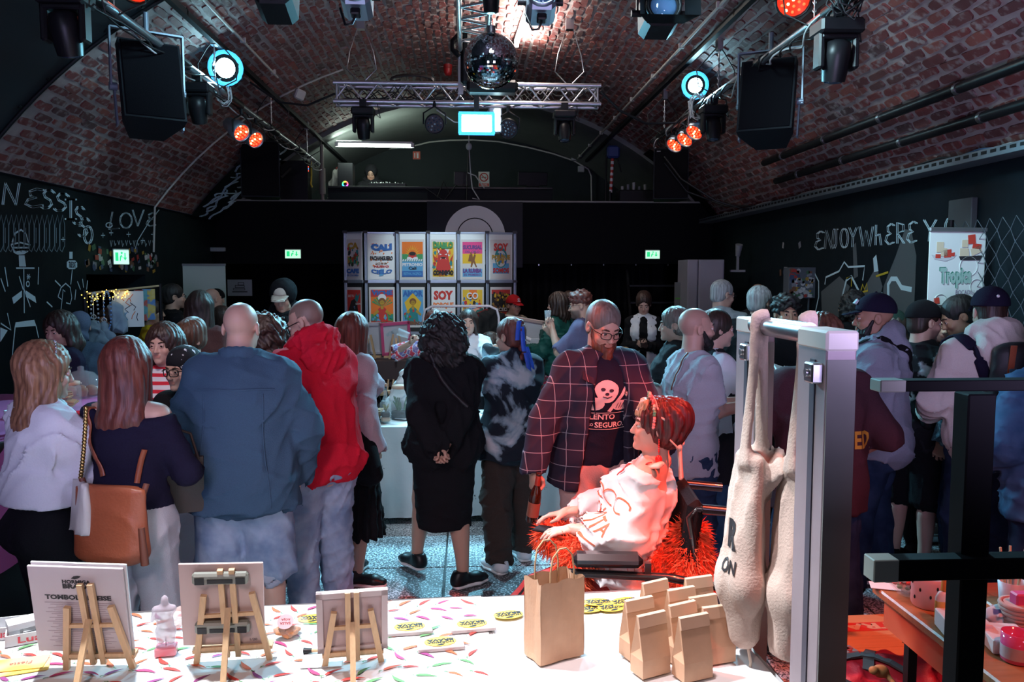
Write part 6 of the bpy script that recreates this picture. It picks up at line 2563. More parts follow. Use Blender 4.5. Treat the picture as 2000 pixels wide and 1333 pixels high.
p=Person('person with grey-blue headscarf behind the woman with folded arms',X(150,6.5),6.5,20,1.64,'f',1.0,skin=SK_L)
p.top(cloth('blue_grey_top',(.08,.11,.17),.2),.026,.1,seed=51)
p.legs(F_BLACK)
p.shoes(BLACKP)
p.hair_sdf('headscarf',lambda S:(p.head_el(S,(0,-.02,.03),(.08,.095,.085),.02,0,.008),p.head_el(S,(0,-.05,-.08),(.075,.065,.06),.03),p.head_el(S,(0,.12,-.03),(.065,.07,.11),.01,1)),cloth('scarf_cloth',(.13,.16,.25),.3),.011,wrinkles(7,.01,60))
p=Person('dark-haired person behind the hanging ghosts and clothes rail',X(212,7.6),7.6,172,1.62,'f',1.0,skin=SK_L,detail=1)
p.top(F_WHITE,.02,.1,sleeve=.5,seed=52)
p.top(F_BLACK,.03,.1,seed=53,opening=(.06,.1),name='cardigan')
p.legs(F_BLACK)
p.shoes(BLACKP)
p.hair(H_DBROWN,'long',.34)
p=Person('person in a yellow football jersey in profile by the hanging drawings',X(287,8.0),8.0,-72,1.69,'f',.98,head=(-6,0),rh=(.1,.42,1.2),skin=SK_M,detail=1)
p.top(F_YEL,.024,.12,.01,sleeve=.5,seed=54,name='jersey')
p.legs(F_DARK)
p.shoes(BLACKP)
p.hair(H_DBROWN,'updo',seed=55)
g=SDF()
for sh,el in((p.shR,p.elR),(p.shL,p.elL)):
 e=sh+(el-sh)
 g.ec(e-nrm(el-sh)*.02,e,.063,k=.005,cuts=[(e,el-sh)])
p.put('red_cuff',g,F_RED,.014)
p=Person('dark-clothed person with short black hair and glasses, in profile by the doorway',X(330,8.6),8.6,-62,1.835,'m',1.05,rh=(.05,.4,1.2),skin=SK_M,detail=1,stubble=.3)
p.top(F_BLACK,.022,.12,sleeve=.5,seed=56)
p.legs(F_BLACK)
p.shoes(BLACKP)
p.hair(H_BLACK,'short')
p.glasses()
p=Person('person with very long dark hair and brown top, back turned, near the blank banner',X(384,6.6),6.6,-6,1.80,'f',1.05,lean=5,head=(10,10),skin=SK_M,detail=1)
p.top(F_BROWNTOP,.02,.1,.01,seed=57)
p.legs(F_DARK)
p.shoes(BLACKP)
p.hair(H_DBROWN,'long',.46,wide=1.18,vol=.018)
p=Person('bald person in front of the blank banner',X(408,9.5),9.5,-35,1.78,'m',1.05,skin=SK_L,scalp=(.3,.2,.18,.2))
p.top(F_DARK,.024,.12,seed=58)
p.legs(F_DARK)
p.shoes(BLACKP)
p=Person('person in a dark cap and teal top before the blank banner',X(424,10.0),10.0,178,1.75,'m',1.05,head=(0,14),skin=SK_L,detail=1)
p.top(F_TEAL,.024,.12,seed=59)
p.legs(F_DARK)
p.shoes(BLACKP)
p.cap(F_BLACK)
p=Person('dark-haired person half hidden beside the bald man in the overshirt',X(432,7.4),7.4,30,1.64,'m',1.0,skin=SK_L)
p.top(F_TEAL,.024,.12,seed=60)
p.legs(F_DARK)
p.shoes(BLACKP)
p.hair(H_DBROWN,'short')
p=Person('smiling person in a red and white striped top with dark wavy hair',X(322,5.0),5.0,176,1.625,'f',1.0,head=(-4,2),rh=(.02,.3,1.15),skin=SK_L,detail=2,curl=(30,60))
p.top(STRIPE,.014,.1,amp=.006,seed=61)
p.legs(F_DARK)
p.shoes(BLACKP)
p.hair(H_DBROWN,'wavy',.15,wide=1.15,vol=.022)
p=Person('person with brown pinned up hair looking down left, beside the striped top',X(380,5.35),5.35,128,1.63,'f',1.0,lean=5,head=(20,24),skin=SK_L,detail=2)
p.top(F_DARK,.016,.1,amp=.006,seed=62)
p.legs(F_DARK)
p.shoes(BLACKP)
p.hair(H_BROWN,'updo',seed=63,vol=.014)
p=Person('person in a black paisley headscarf, round glasses and long white apron',X(362,4.5),4.5,160,1.525,'f',1.08,head=(-6,4),rh=(-.02,.28,1.13),lh=(-.10,.30,1.05),skin=SK_L,detail=2,curl=(40,60),rthumb=(-.3,.2,1))
p.top(F_BLACK,.016,.1,amp=.008,seed=64)
p.hair_sdf('headscarf',lambda S:(p.head_el(S,(0,-.018,.045),(.080,.098,.085),.02,0,.012),p.head_el(S,(0,-.04,-.03),(.075,.075,.05),.03,0,.006),p.head_el(S,(0,.115,-.062),(.066,.075,.10),.01,1)),BANDANA,.008)
p.glasses(BLACKP,.0022,.026,.021)
S=SDF()
p.torso(S,.032,.08,.02)
S.ec((0,0,.32),p.pel,.24,.20,.20,.16,k=.03,cuts=[((0,0,.32),(0,0,-1))])
S.cut(p.chest+p.U*.04,p.U)
S.cut((0,-.12,1),(0,-1,0))
p.put('apron',S,F_WHITE,.012,wrinkles(65,.014,40))
p.strap('apron_strap',[(-.09,.14,1.13),(-.05,.1,1.25),(-.04,.02,1.31)],F_WHITE,.02)
p.legs(F_BLACK)
p.shoes(BLACKP)
p=Person('person in a black hood and pale cap, behind the bald and red hoodie men',X(556,7.2),7.2,176,1.88,'m',1.05,lean=4,head=(0,20),skin=SK_M,detail=1)
p.top(F_BLACK,.034,.14,seed=66,hood=True,name='hoodie')
p.legs(F_BLACK)
p.shoes(BLACKP)
p.cap(cloth('pale_cap',(.55,.5,.42),.1))
p.hair_sdf('raised_hood',lambda S:(p.head_el(S,(0,-.025,.035),(.095,.112,.10),.02,0,.016),p.head_el(S,(0,-.03,-.09),(.085,.09,.06),.03),p.head_el(S,(0,.13,-.01),(.078,.11,.13),.01,1)),F_BLACK,.011,wrinkles(7,.008,50))
p=Person('person with long dark curly hair between the bald and red hoodie men',X(512,5.1),5.1,-4,1.66,'f',1.0,skin=SK_M)
p.top(F_BLACK,.024,.12,seed=67)
p.legs(F_BLACK)
p.shoes(BLACKP)
p.hair(H_DBROWN,'curly',.12,wide=1.15,vol=.02)
# middle distance
p=Person('person in a red baseball cap beside the poster wall',X(1000,10.4),10.4,-140,1.66,'m',1.0,head=(-12,4),skin=SK_M,detail=1)
p.top(cloth('beige_shirt',(.3,.27,.2),.1),.03,.12,seed=68,collar=True)
p.legs(F_DARK)
p.shoes(BLACKP)
p.hair(H_DBROWN,'crop',vol=.004)
p.cap(cloth('red_cap',(.45,.015,.02),.1))
g=MB()
put_text(g,'SL',0,0,.04,.045,0,.03)
c=p.hp(0,.105,.085)
Mx=Matrix.Translation(Vector(c))@Matrix(((-p.Rh[0,0],p.Rh[0,2],p.Rh[0,1],0),(-p.Rh[1,0],p.Rh[1,2],p.Rh[1,1],0),(-p.Rh[2,0],p.Rh[2,2],p.Rh[2,1],0),(0,0,0,1)))
g.v=[tuple(Mx@Vector((v_[0],v_[1],.012)))for v_ in g.v]
g.obj('cap_letters',WHITE,p.root)
p=Person('person in a green satin jacket and patterned skirt with shaggy brown hair',X(1096,8.6),8.6,58,1.74,'f',1.0,lean=3,head=(6,2),rh=(.1,.3,1.1),lh=(-.1,.34,1.12),skin=SK_L,detail=1)
p.top(F_GREEN,.034,.05,.0,amp=.018,seed=69,name='jacket')
p.skirt(SKIRTP,.55,.012,.08)
p.legs(F_BLACK,.006)
p.shoes(BLACKP)
p.hair(H_DBROWN,'bob',.2,wide=1.08,vol=.02,amp=.012)
p.strap('bag_strap',[(.12,-.1,1.45),(.0,-.17,1.2),(-.12,-.15,1.0)],F_BLACK,.025)
p=Person('dark-haired person facing the camera between green jacket and glasses wearer',X(1112,9.6),9.6,168,1.74,'f',1.0,skin=SK_L,detail=1)
p.top(F_DARK,.024,.1,seed=70)
p.legs(F_DARK)
p.shoes(BLACKP)
p.hair(H_DBROWN,'long',.3)
p=Person('person with reddish curls, beard and glasses, raising a glass, in profile',X(1142,7.7),7.7,74,1.77,'m',1.0,lean=3,head=(6,8),rh=(.0,.32,1.36),lh=(-.06,.30,1.42),skin=SK_M,detail=1,stubble=.8,curl=(60,60),lpole=(-.3,.2,-1))
p.top(F_PURP,.022,.1,sleeve=.46,seed=71)
p.legs(F_DARK)
p.shoes(BLACKP)
p.hair_sdf('hair',lambda S:(p.head_el(S,(0,-.015,.06),(.085,.098,.075),.02,0,.012),p.head_el(S,(0,.05,.10),(.06,.04,.03),.02),p.head_el(S,(0,.12,-.04),(.064,.07,.10),.012,1),p.head_el(S,(0,-.02,-.12),(.12,.14,.08),.015,1)),H_RED,.0085,lambda x,y,z:(-.008*(np.sin(x*110+2*np.sin(z*60))*np.sin(y*100+1)+.8*np.sin(z*120+2*np.sin(x*60)))).astype(np.float32))
p.glasses()
hb=p.world(p.wrL+nrm(p.hd['L'])*.09)
gl=thing('drinking_glass','tumbler raised by the red-curled person with glasses','glass',(hb[0]-.02,hb[1],hb[2]-.03),0)
g=MB()
g.lathe([(.026,0),(.034,.12),(.031,.12),(.024,.01)],n=14)
g.obj('tumbler',GLASS,gl)
p=Person('person in a white waistcoat over black, looking at a phone by the steps',X(1258,9.2),9.2,168,1.735,'f',1.0,lean=2,head=(0,22),rh=(.05,.3,1.15),lh=(-.03,.3,1.14),skin=SK_L,detail=1)
p.top(F_BLACK,.016,.1,seed=72)
p.top(F_WHITE,.028,.12,.03,sleeve=0,amp=.008,seed=73,name='waistcoat',opening=(.05,.03))
p.skirt(F_WHITE,.72,.02,.05)
p.legs(F_BLACK,.006)
p.shoes(BLACKP)
p.hair(H_DBROWN,'updo')
hb=p.world(p.wrR+nrm(p.hd['R'])*.1)
ph=thing('phone','phone in the hands of the white waistcoat woman','phone',(hb[0],hb[1],hb[2]+.02),0,rot=(R(40),0,0))
g=MB()
g.box((0,0,0),(.075,.15,.009),bev=.003)
g.obj('case',BLACKP,ph)
p=Person('blonde person in black sitting bent forward below the white waistcoat',X(1290,8.2),8.2,66,1.68,'f',1.0,lean=38,pel=.52,feet=((-.12,.42),(.12,.42)),head=(0,30),rh=(.1,.45,.65),lh=(-.1,.45,.65),skin=SK_L,detail=1)
p.top(F_BLACK,.024,.08,seed=74)
p.legs(F_BLACK)
p.shoes(BLACKP)
p.hair(H_BLOND,'long',.3)
st=thing('stool','black stool under the seated blonde person','stool',(X(1290,8.2),8.2,0))
g=MB()
g.lathe([(.17,.40),(.18,.41),(.18,.43),(.16,.44)],n=16)
g.obj('seat',BLACKP,st)
for sx in(-1,1):
 for sy in(-1,1):
  g=MB()
  g.bar((sx*.1,sy*.1,.41),(sx*.16,sy*.16,0),.022)
  g.obj('leg',BLACKM,st)
p=Person('stall keeper with red hair and floral shirt drinking behind the curly black hair',X(850,7.6),7.6,168,1.60,'f',1.0,head=(10,0),rhw=(X(803,7.4),7.38,ZH(668,7.4)),lh=(-.1,.3,1.0),skin=SK_L,detail=1,curl=(40,60))
p.top(FLORAL,.022,.1,sleeve=.5,seed=75)
p.legs(F_DARK)
p.shoes(BLACKP)
p.hair(H_RED,'wavy',.25,wide=1.1)
hb=p.world(p.wrR)
gl=thing('drinking_glass','glass tipped by the stall keeper in the floral shirt','glass',(hb[0]-.02,hb[1],hb[2]+.06),0,rot=(0,R(-70),0))
g=MB()
g.lathe([(.028,0),(.036,.11),(.033,.11),(.026,.01)],n=14)
g.obj('tumbler',GLASS,gl)
p=Person('stall keeper in a white jumper reaching across the table, behind the curly hair',X(915,7.75),7.75,178,1.60,'f',1.05,lean=8,lhw=(X(968,7.0),7.0,ZH(722,7.0)),rh=(.1,.3,1.0),skin=SK_L,detail=1)
p.top(F_WHITE,.028,.1,seed=76,name='jumper')
p.legs(F_DARK)
p.shoes(BLACKP)
p.hair(H_DBROWN,'bob',.2)
p=Person('dark-haired person drinking in profile, seated beyond the braided hair',X(962,8.0),8.0,96,1.66,'f',.98,pel=.60,feet=((-.1,.42),(.1,.42)),knee=((0.1,1,.5),(-.1,1,.5)),head=(0,-4),lh=(-.05,.20,1.10),rh=(.1,.35,.8),skin=SK_L,detail=1,curl=(60,30))
p.top(F_BLACK,.026,.08,seed=77)
p.legs(F_BLACK)
p.shoes(BLACKP)
p.hair(H_DBROWN,'long',.25)
st=dup(st,(X(962,8.0),8.0,.06),0,'black stool under the seated drinking person')
p=Person('person in a black hood standing at the DJ desk on the gallery',X(728,14.7),14.7,176,1.72,'m',1.0,floor=2.12,head=(4,22),skin=SK_M,detail=1,rh=(.2,.35,1.15),lh=(-.2,.35,1.15))
p.top(F_DARK,.034,.12,seed=78,hood=True,name='hoodie')
p.legs(F_BLACK)
p.shoes(BLACKP)
p.hair_sdf('raised_hood',lambda S:(p.head_el(S,(0,-.025,.04),(.095,.112,.105),.02,0,.016),p.head_el(S,(0,-.03,-.09),(.085,.09,.06),.03),p.head_el(S,(0,.13,-.02),(.068,.10,.12),.01,1)),F_DARK,.011,wrinkles(7,.008,50))
g=MB()
g.box(p.chest+p.F*.14-p.S*.06,(.05,.01,.06))
g.obj('chest_badge',WHITE,p.root)
# the woman in the wheelchair
WX,WY=X(1246,3.45),3.45
p=Person('seated person in an off-shoulder white top, flower headband and striped tights, lit red',WX,WY,84,1.62,'f',.95,lean=-16,twist=-16,pel=.66,pelxy=(0,.06),head=(14,-6),feet=((-.10,.78,.14),(.09,.70,.14)),knee=((.1,.6,1),(-.1,.6,1)),lh=(-.11,.28,.845),rh=(.08,.30,.86),lpole=(-.5,-.7,-.5),rpole=(.5,-.7,-.5),skin=(.62,.38,.30),detail=2,curl=(14,14),lthumb=(.8,.3,.1),rthumb=(-.8,.3,.1),lhd=(0,.95,-.15),rhd=(0,.95,-.15),brow=(.12,.05,.03))
TEE=blotch('white_tee',[(0,(.70,.66,.66)),(1,(.80,.76,.76))],4,2)
p.top(TEE,.028,.03,.05,sleeve=.80,slr=(.07,.085,.075),amp=.024,seed=80,name='top',f=38,extra=lambda S:(S.el(p.nb+p.U*.015,(.215,.16,.16),None,.015,1)))
TIGHT=axis_pattern('striped_tights',(.33,.03,.03),(.012,.008,.010),0,21,.20,.5)
p.legs(TIGHT,.005,1,amp=0.0001,seed=81,name='tights')
p.shoes(BLACKP,hi=True)
p.hair(hair_mat('dark_red',(.02,.004,.005),(.10,.012,.014)),'updo',seed=82,vol=.016,amp=.012)
p.hair_sdf('fringe',lambda S:[S.ec(p.hp(q*.018,.072-abs(q)*.006,.108),p.hp(q*.022,.098-abs(q)*.010,.046),.016,.009,k=.01)for q in(-2,-1,0,1,2)],H_BLOND,.007,lambda x,y,z:(-.003*np.sin(x*300+y*260)).astype(np.float32))
g=MB()
g.tube([p.hp(.092*math.sin(R(a)),.035-.03*abs(math.sin(R(a)))-.05*(abs(a)>80),.035+.095*math.cos(R(a)))for a in range(-115,116,10)],.007,6)
g.tube([p.hp(-.085,-.02,-.01),p.hp(-.088,-.07,-.05),p.hp(-.05,-.115,-.09)],.004,5)
hbnd=g.obj('headband',mat('cream_band',(.6,.5,.42),.6),p.root)
rr=random.Random(3)
cols=[mat('flower_%d'%i,c,.6)for i,c in enumerate([(.65,.12,.12),(.7,.3,.3),(.1,.35,.2),(.65,.5,.4)])]
for a in range(-100,70,15):
 g=MB()
 c=V3(.100*math.sin(R(a)),.042-.03*abs(math.sin(R(a))),.035+.108*math.cos(R(a)))
 for k_ in range(5):
  q=2*PI*k_/5
  g.sph(p.hp(c[0]+.009*math.cos(q),c[1]+.012,c[2]+.009*math.sin(q)),.007,6,4)
 g.obj('flower',cols[rr.randrange(4)],hbnd)
g=MB()
e=p.hp(-.088,-.008,-.045)
g.tube([e,e-V3(0,0,.06)],.002,5)
for k_ in range(6):
 g.sph(e-V3(0,0,.01*k_),.0045,6,4)
g.sph(e-V3(0,0,.085),(.016,.016,.02),10,7)
g.obj('earring',mat('berry_red',(.55,.03,.03),.2,coat=.5),p.root)
RB=mat('cream_bow',(.68,.55,.45),.7)
S=SDF()
c=p.shL+p.U*.045
for q in(-1,1):
 S.ec(c,c+p.S*(q*.03)-p.F*.05+p.U*.03,.010,.022,.008,.010,k=.01)
 S.ec(c,c+p.S*(q*.015)-p.F*.03-p.U*.13,.010,.016,.006,.006,k=.01)
c=p.hp(0,-.115,-.085)
for q in(-1,1):
 S.ec(c,c+p.S*(q*.02)-V3(0,0,.13)-p.F*.01,.010,.020,.008,.008,k=.01)
 S.ec(c,c+p.S*(q*.045)+V3(0,0,.01),.008,.02,.008,.014,k=.01)
p.put('bow',S,RB,.006)
p.strap('top_strap',[c_ for c_ in((-.10,-.05,1.10),(-.12,.0,1.12),(-.11,.07,1.07))],mat('red_strap',(.4,.04,.03),.6),.012)
def chota(mb):
 put_text(mb,'CHOTA',0,0,.26,.062,.0,.01,rot=-.12,skew=.2)
 for k_ in range(3):
  mb.ribbon(arcpts(-.1+.1*k_,.09,.05,.03,0,300,12),.006,0)
 mb.ribbon([(-.12,-.06),(-.02,-.07),(.1,-.09)],.006,0)
p.decal('shirt_print',chota,p.waist+p.U*.07-p.S*.10+p.F*.06,p.F*-.75-p.S*.66,p.U,mat('print_orange',(.55,.12,.05),.8),.003,.3)
p.strap('bracelet',[p.wrL+V3(-.03,-.01,.02),p.wrL+V3(0,-.01,.03),p.wrL+V3(.03,-.01,.0)],mat('beads',(.5,.05,.05),.3),.012,.006,.004)
seated=p
FUR=mat('red_fur',(.76,.13,.06),.85,spec=.1,bump=.3,scale=60,var=.3)
fc=tag(bpy.data.objects.new('fur_coat',None),'fluffy red fur coat bunched round the seated person','coat')
COL.objects.link(fc)
fc.location=(WX,WY,0)
fc.rotation_euler=(0,0,R(84))
S=SDF()
S.ec((-.13,-.10,.69),(-.11,.26,.745),.06,.055,.06,.05,k=.04)
S.ec((-.11,.18,.75),(-.12,.25,.76),.06,.065,.05,.055,k=.04)
S.ec((-.15,.26,.74),(-.18,.27,.62),.06,.05,.05,.045,k=.04)
S.ec((-.13,-.20,.64),(-.11,-.22,.82),.12,.06,.10,.06,k=.04)
S.ec((.16,-.1,.66),(.16,.36,.72),.07,.06,.07,.06,k=.04)
S.ec((-.25,.12,.56),(-.27,.12,.44),.05,.04,.03,.02,k=.04)
v,q=S.geo(.013)
base=link('fur_lining',mesh_np('fur_lining',v,q,FUR),fc)
tri=v[q]
nrmf=np.cross(tri[:,1]-tri[:,0],tri[:,3]-tri[:,0])
nrmf/=np.linalg.norm(nrmf,axis=1)[:,None]+1e-9
rg=np.random.default_rng(9)
pick=rg.integers(0,len(q),15000)
w_=rg.random((15000,2))
base_p=tri[pick,0]+(tri[pick,1]-tri[pick,0])*w_[:,:1]+(tri[pick,3]-tri[pick,0])*w_[:,1:]
dirn=nrmf[pick]+rg.normal(0,.45,(15000,3))+np.array([0,.15,-.7])
dirn/=np.linalg.norm(dirn,axis=1)[:,None]
L_=rg.uniform(.03,.07,(15000,1))
sdv=np.cross(dirn,rg.normal(size=(15000,3)))
sdv/=np.linalg.norm(sdv,axis=1)[:,None]
wd=.0022
vv=np.stack([base_p-sdv*wd,base_p+sdv*wd,base_p+dirn*L_*.6+sdv*wd*.8,base_p+dirn*L_+np.array([0,0,-.006])],1).reshape(-1,3)
qq=np.arange(len(vv)).reshape(-1,4)
tag(link('fur',mesh_np('fur',vv,qq,FUR,False),fc),kind='stuff')
ph=thing('phone','phone lying on the lap of the seated red-lit person','phone',seated.world((-.02,.36,.81)),84,rot=(0,0,R(60)))
g=MB()
g.box((0,0,0),(.078,.16,.010),bev=.004)
g.obj('case',mat('phone_matt',(.01,.01,.012),.8,spec=.1),ph)
wc=thing('power_wheelchair','black power wheelchair under the red-lit seated person','wheelchair',(WX,WY,0),84)
GL_=mat('wheelchair_gloss',(.010,.010,.012),.22,coat=.5)
g=MB()
g.box((0,.12,.52),(.44,.50,.09),bev=.03)
g.obj('seat',F_BLACK,wc)
g=MB()
g.box((0,-.20,.78),(.42,.07,.44),rot=(R(9),0,0),bev=.03)
g.obj('backrest',F_BLACK,wc)
for sx in(-1,1):
 a=MB()
 a.box((sx*.32,.14,.79),(.08,.28,.055),bev=.02)
 ar=a.obj('armrest',GL_,wc)
 a=MB()
 a.bar((sx*.32,-.02,.5),(sx*.32,-.02,.78),.025)
 a.tube([(sx*.32,-.36,.60),(sx*.32,-.33,.68),(sx*.32,-.1,.72),(sx*.32,.34,.735)],.018,8)
 a.obj('arm_frame',GL_,ar)
 a=MB()
 a.tube([(sx*.2,-.25,.62),(sx*.2,-.20,.93),(sx*.2,-.23,.965),(sx*.2,-.38,.955)],.014,8)
 a.tube([(sx*.2,-.25,.965),(sx*.2,-.41,.952)],.021,10)
 a.obj('push_handle',GL_,wc)
 a=MB()
 a.M=Matrix.Translation((sx*.29,-.12,.18))@Euler((0,PI/2,0)).to_matrix().to_4x4()
 a.lathe([(.04,-.035),(.12,-.03),(.165,-.035),(.18,-.02),(.18,.02),(.165,.035),(.12,.03),(.04,.035)],n=24)
 a.obj('drive_wheel',BLACKP,wc)
 a=MB()
 a.M=Matrix.Translation((sx*.24,.42,.10))@Euler((0,PI/2,0)).to_matrix().to_4x4()
 a.lathe([(.02,-.02),(.08,-.02),(.10,-.012),(.10,.012),(.08,.02),(.02,.02)],n=18)
 a.obj('caster',BLACKP,wc)
 a=MB()
 a.box((sx*.10,.64,.125),(.15,.2,.02),bev=.006)
 a.bar((sx*.12,.48,.5),(sx*.12,.62,.13),.03)
 a.obj('footrest',GL_,wc)
g=MB()
g.box((0,.05,.28),(.40,.62,.28),bev=.05)
g.obj('motor_housing',GL_,wc)
g=MB()
g.prism([(-.05,0),(0,-.07),(.05,0),(.03,.045),(-.03,.045)],0,.004)
g.obj('side_emblem',mat('emblem_red',(.5,.06,.04),.4),wc,(-.205,.2,.40),(R(90),0,R(-90)))
# the table in front
TZ=.75
A_,B_=PT(0,1213,TZ),PT(1440,1146,TZ)
TD=(B_-A_).normalized()
TN=Vector((TD.y,-TD.x,0))
TR=math.degrees(math.atan2(TD.y,TD.x))
CLOTHW=mat('white_tablecloth',(.80,.80,.80),.85,bump=.12,scale=9)
T0=A_-TD*.55
TL,TW=(Vector((.84,2.9,TZ))-T0).dot(TD),.78
ft=thing('folding_table','folding table in front, hidden by its white cloths','table',T0,TR)
g=MB()
g.box((TL/2,-TW/2,-.025),(TL-.02,TW-.02,.03),bev=.006)
g.obj('table_top',WHITE,ft)
for i,(x_,y_)in enumerate(((.15,-.1),(TL-.15,-.1),(.15,-TW+.1),(TL-.15,-TW+.1))):
 g=MB()
 g.bar((x_,y_,-.04),(x_,y_,-TZ),.03)
 g.obj('leg',STEEL,ft)
def drape(L,W,drop,fold=.012,nx=90,seed=1,rag=0):
 """cloth over a table: flat top and hanging rims with soft vertical folds"""
 r_=np.random.default_rng(seed)
 ph=r_.uniform(0,6,5)
 g=MB()
 def top(u,v):
  x,y=u*L,-v*W
  return(x,y,.002*math.sin(x*9+ph[0])*math.sin(y*11+ph[1]))
 g.grid(top,nx,16)
 def rim(p0,p1,n):
  p0,p1,n=Vector(p0),Vector(p1),Vector(n)
  def f(u,v):
   p=p0.lerp(p1,u)
   s_=(p1-p0).length*u
   a=fold*(v**.6)*(math.sin(s_*17+ph[2]+1.5*math.sin(s_*5+ph[3]))+.5*math.sin(s_*41+ph[4]+v*2))
   q=p+n*(a+.012+.03*v)
   q.z=-drop*v+(.02*math.sin(s_*7+ph[1])*rag if v>.95 else 0)+(0 if v else p.z)
   return tuple(q)
  g.grid(f,max(12,int((p1-p0).length*45)),8)
 rim((0,0,0),(L,0,0),(0,1,0))
 rim((L,-W,0),(0,-W,0),(0,-1,0))
 rim((L,0,0),(L,-W,0),(1,0,0))
 rim((0,-W,0),(0,0,0),(-1,0,0))
 return g
bx_=(PT(940,1170,TZ)-T0).dot(TD)
cl=tag(drape(TL,TW,.55,seed=3).obj('tablecloth',CLOTHW,None,T0+Vector((0,0,.001)),(0,0,R(TR))),'plain white tablecloth over the front table, bare at its right end','tablecloth')
CH0=T0+Vector((0,0,.006))
cc=drape(bx_,TW,.42,seed=5)
chili=tag(cc.obj('tablecloth',mat('printed_cloth',(.82,.81,.81),.85,bump=.08,scale=12),None,CH0,(0,0,R(TR))),'white tablecloth printed with red and green chillies on the front table','tablecloth')
rr=random.Random(12)
g=MB()
CM=[mat('chilli_red',(.62,.05,.04),.8),mat('chilli_pink',(.50,.05,.16),.8),mat('chilli_orange',(.68,.14,.06),.8),mat('chilli_green',(.12,.30,.12),.8),mat('chilli_purple',(.28,.05,.20),.8)]
for iy in range(11):
 for ix in range(int(bx_/.075)):
  x_,y_=.03+ix*.075+(.037 if iy%2 else 0)+rr.uniform(-.012,.012),-.035-iy*.068+rr.uniform(-.01,.01)
  if x_>bx_-.03:
   continue
  a,L_,cv=rr.choice((.5,.8,.3,-.6,-.3,2.2))+rr.uniform(-.2,.2),rr.uniform(.055,.075),rr.uniform(.25,.5)
  k_=rr.choice((0,0,1,2,2,3,4))
  pts=[]
  for i in range(8):
   u=i/7
   pts.append((u,.15*math.sin(u*PI)**.6*(1-u*.75)+cv*u*(1-u)))
  for i in range(6,0,-1):
   u=i/7
   pts.append((u,-.15*math.sin(u*PI)**.6*(1-u*.75)+cv*u*(1-u)))
  P_=lambda p:rotp((x_+(p[0]-.5)*L_,y_+p[1]*L_),(x_,y_),a)
  g.mi=k_
  g.add([(*P_(p),.0032)for p in pts],[tuple(reversed(range(len(pts))))])
  g.mi=3
  g.ribbon([P_((0,0)),P_((-.1,.03)),P_((-.2,-.04))],.0035,.0012)
tag(g.obj('chilli_print',CM,chili),kind='stuff')
def tpos(px,py,dz=0.0):
 """a spot on the table top"""
 p=PT(px,py,TZ+.008)
 return Vector((p.x,p.y,TZ+.008+dz))
# table easels
def easel(label,foot,rz,H,board,art,lean=14):
 e=thing('table_easel',label,'easel',foot,rz,'wooden table easels')
 q=R(lean)
 dirv=Vector((0,-math.sin(q),math.cos(q)))
 o=Vector((0,.05,.0))
 nn=Vector((0,-math.cos(q),-math.sin(q)))
 w=.013
 for sx in(-1,1):
  g=MB()
  g.bar(o+Vector((sx*H*.33,0,0)),o+Vector((sx*H*.21,0,0))+dirv*H*.74,w*1.3,w,up=(0,1,0))
  g.obj('side_leg',WOODL,e)
  g=MB()
  g.bar(o+Vector((sx*H*.05,0,0))+dirv*H*.06,o+Vector((sx*H*.05,0,0))+dirv*H,w*1.2,w,up=(0,1,0))
  g.obj('centre_bar',WOODL,e)
 g=MB()
 g.bar(o+dirv*H*.62+nn*.012,Vector((0,-H*.36,.0)),w*1.2,w)
 g.obj('rear_leg',WOODL,e)
 for t_,hw in((.52,.245),(.16,.31)):
  g=MB()
  g.bar(o+dirv*H*t_-Vector((H*hw,0,0)),o+dirv*H*t_+Vector((H*hw,0,0)),w*.8,w*.8)
  g.obj('cross_bar',WOODL,e)
 g=MB()
 c=o+dirv*H*.14
 g.box((0,c.y+.016,c.z),(H*.72,.03,.012),rot=(q,0,0))
 g.obj('ledge',WOODL,e)
 bw,bh,name,lbl,cat,mats,off,tilt=board
 c=o+dirv*(H*.16+bh/2)-nn*.014+Vector((off,0,0))
 t=thing(name,lbl,cat,e.matrix_basis@c if False else Matrix.Translation(foot)@Euler((0,0,R(rz))).to_matrix().to_4x4()@c,0,None,(R(90)+q,R(tilt),R(rz)))
 g=MB()
 g.box((0,0,-.004),(bw,bh,.008),bev=.0015)
 g.obj('board',mats,t)
 art(t,bw,bh)
 return e
INK=mat('black_ink',(.015,.013,.016),.7)
INKL=mat('faint_ink',(.45,.36,.40),.7)
def hormiga(g,cx,cy,w,flip=1,z=.001,leaf=True):
 """two-line wordmark with a leaf above"""
 r_=0 if flip>0 else PI
 put_text(g,'HORMIGA',cx,cy+flip*w*.13,w,w*.16,z,.05,rot=r_)
 put_text(g,'BRAVA',cx,cy-flip*w*.06,w,w*.2,z,.06,rot=r_)
 if leaf:
  pts=[(-.17,0),(-.08,.09),(.06,.12),(.18,.10),(.10,.02),(-.04,-.03)]
  g.prism([(cx+flip*p[0]*w,cy+flip*(p[1]*w+w*.27))for p in pts][::-1],z-.0004,z)
def art_tombola(t,w,h):
 g=MB()
 hormiga(g,0,h*.30,w*.30)
 put_text(g,'TOMBOLA PREISE',0,h*.155,w*.70,w*.062,.001,.05)
 g.obj('lettering',INK,t)
 g=MB()
 for i in range(24):
  g.box((0,h*.09-i*h*.0225,.0008),(w*.72*(1-.08*((i*7)%5)),h*.006,.0006))
 tag(g.obj('prize_list',INKL,t),kind='stuff')
 g=MB()
 g.box((.006,.006,-.014),(w,h,.006))
 g.obj('backing_sheet',WHITE,t)
GGREY=mat('tape_grey',(.20,.21,.18),.45)
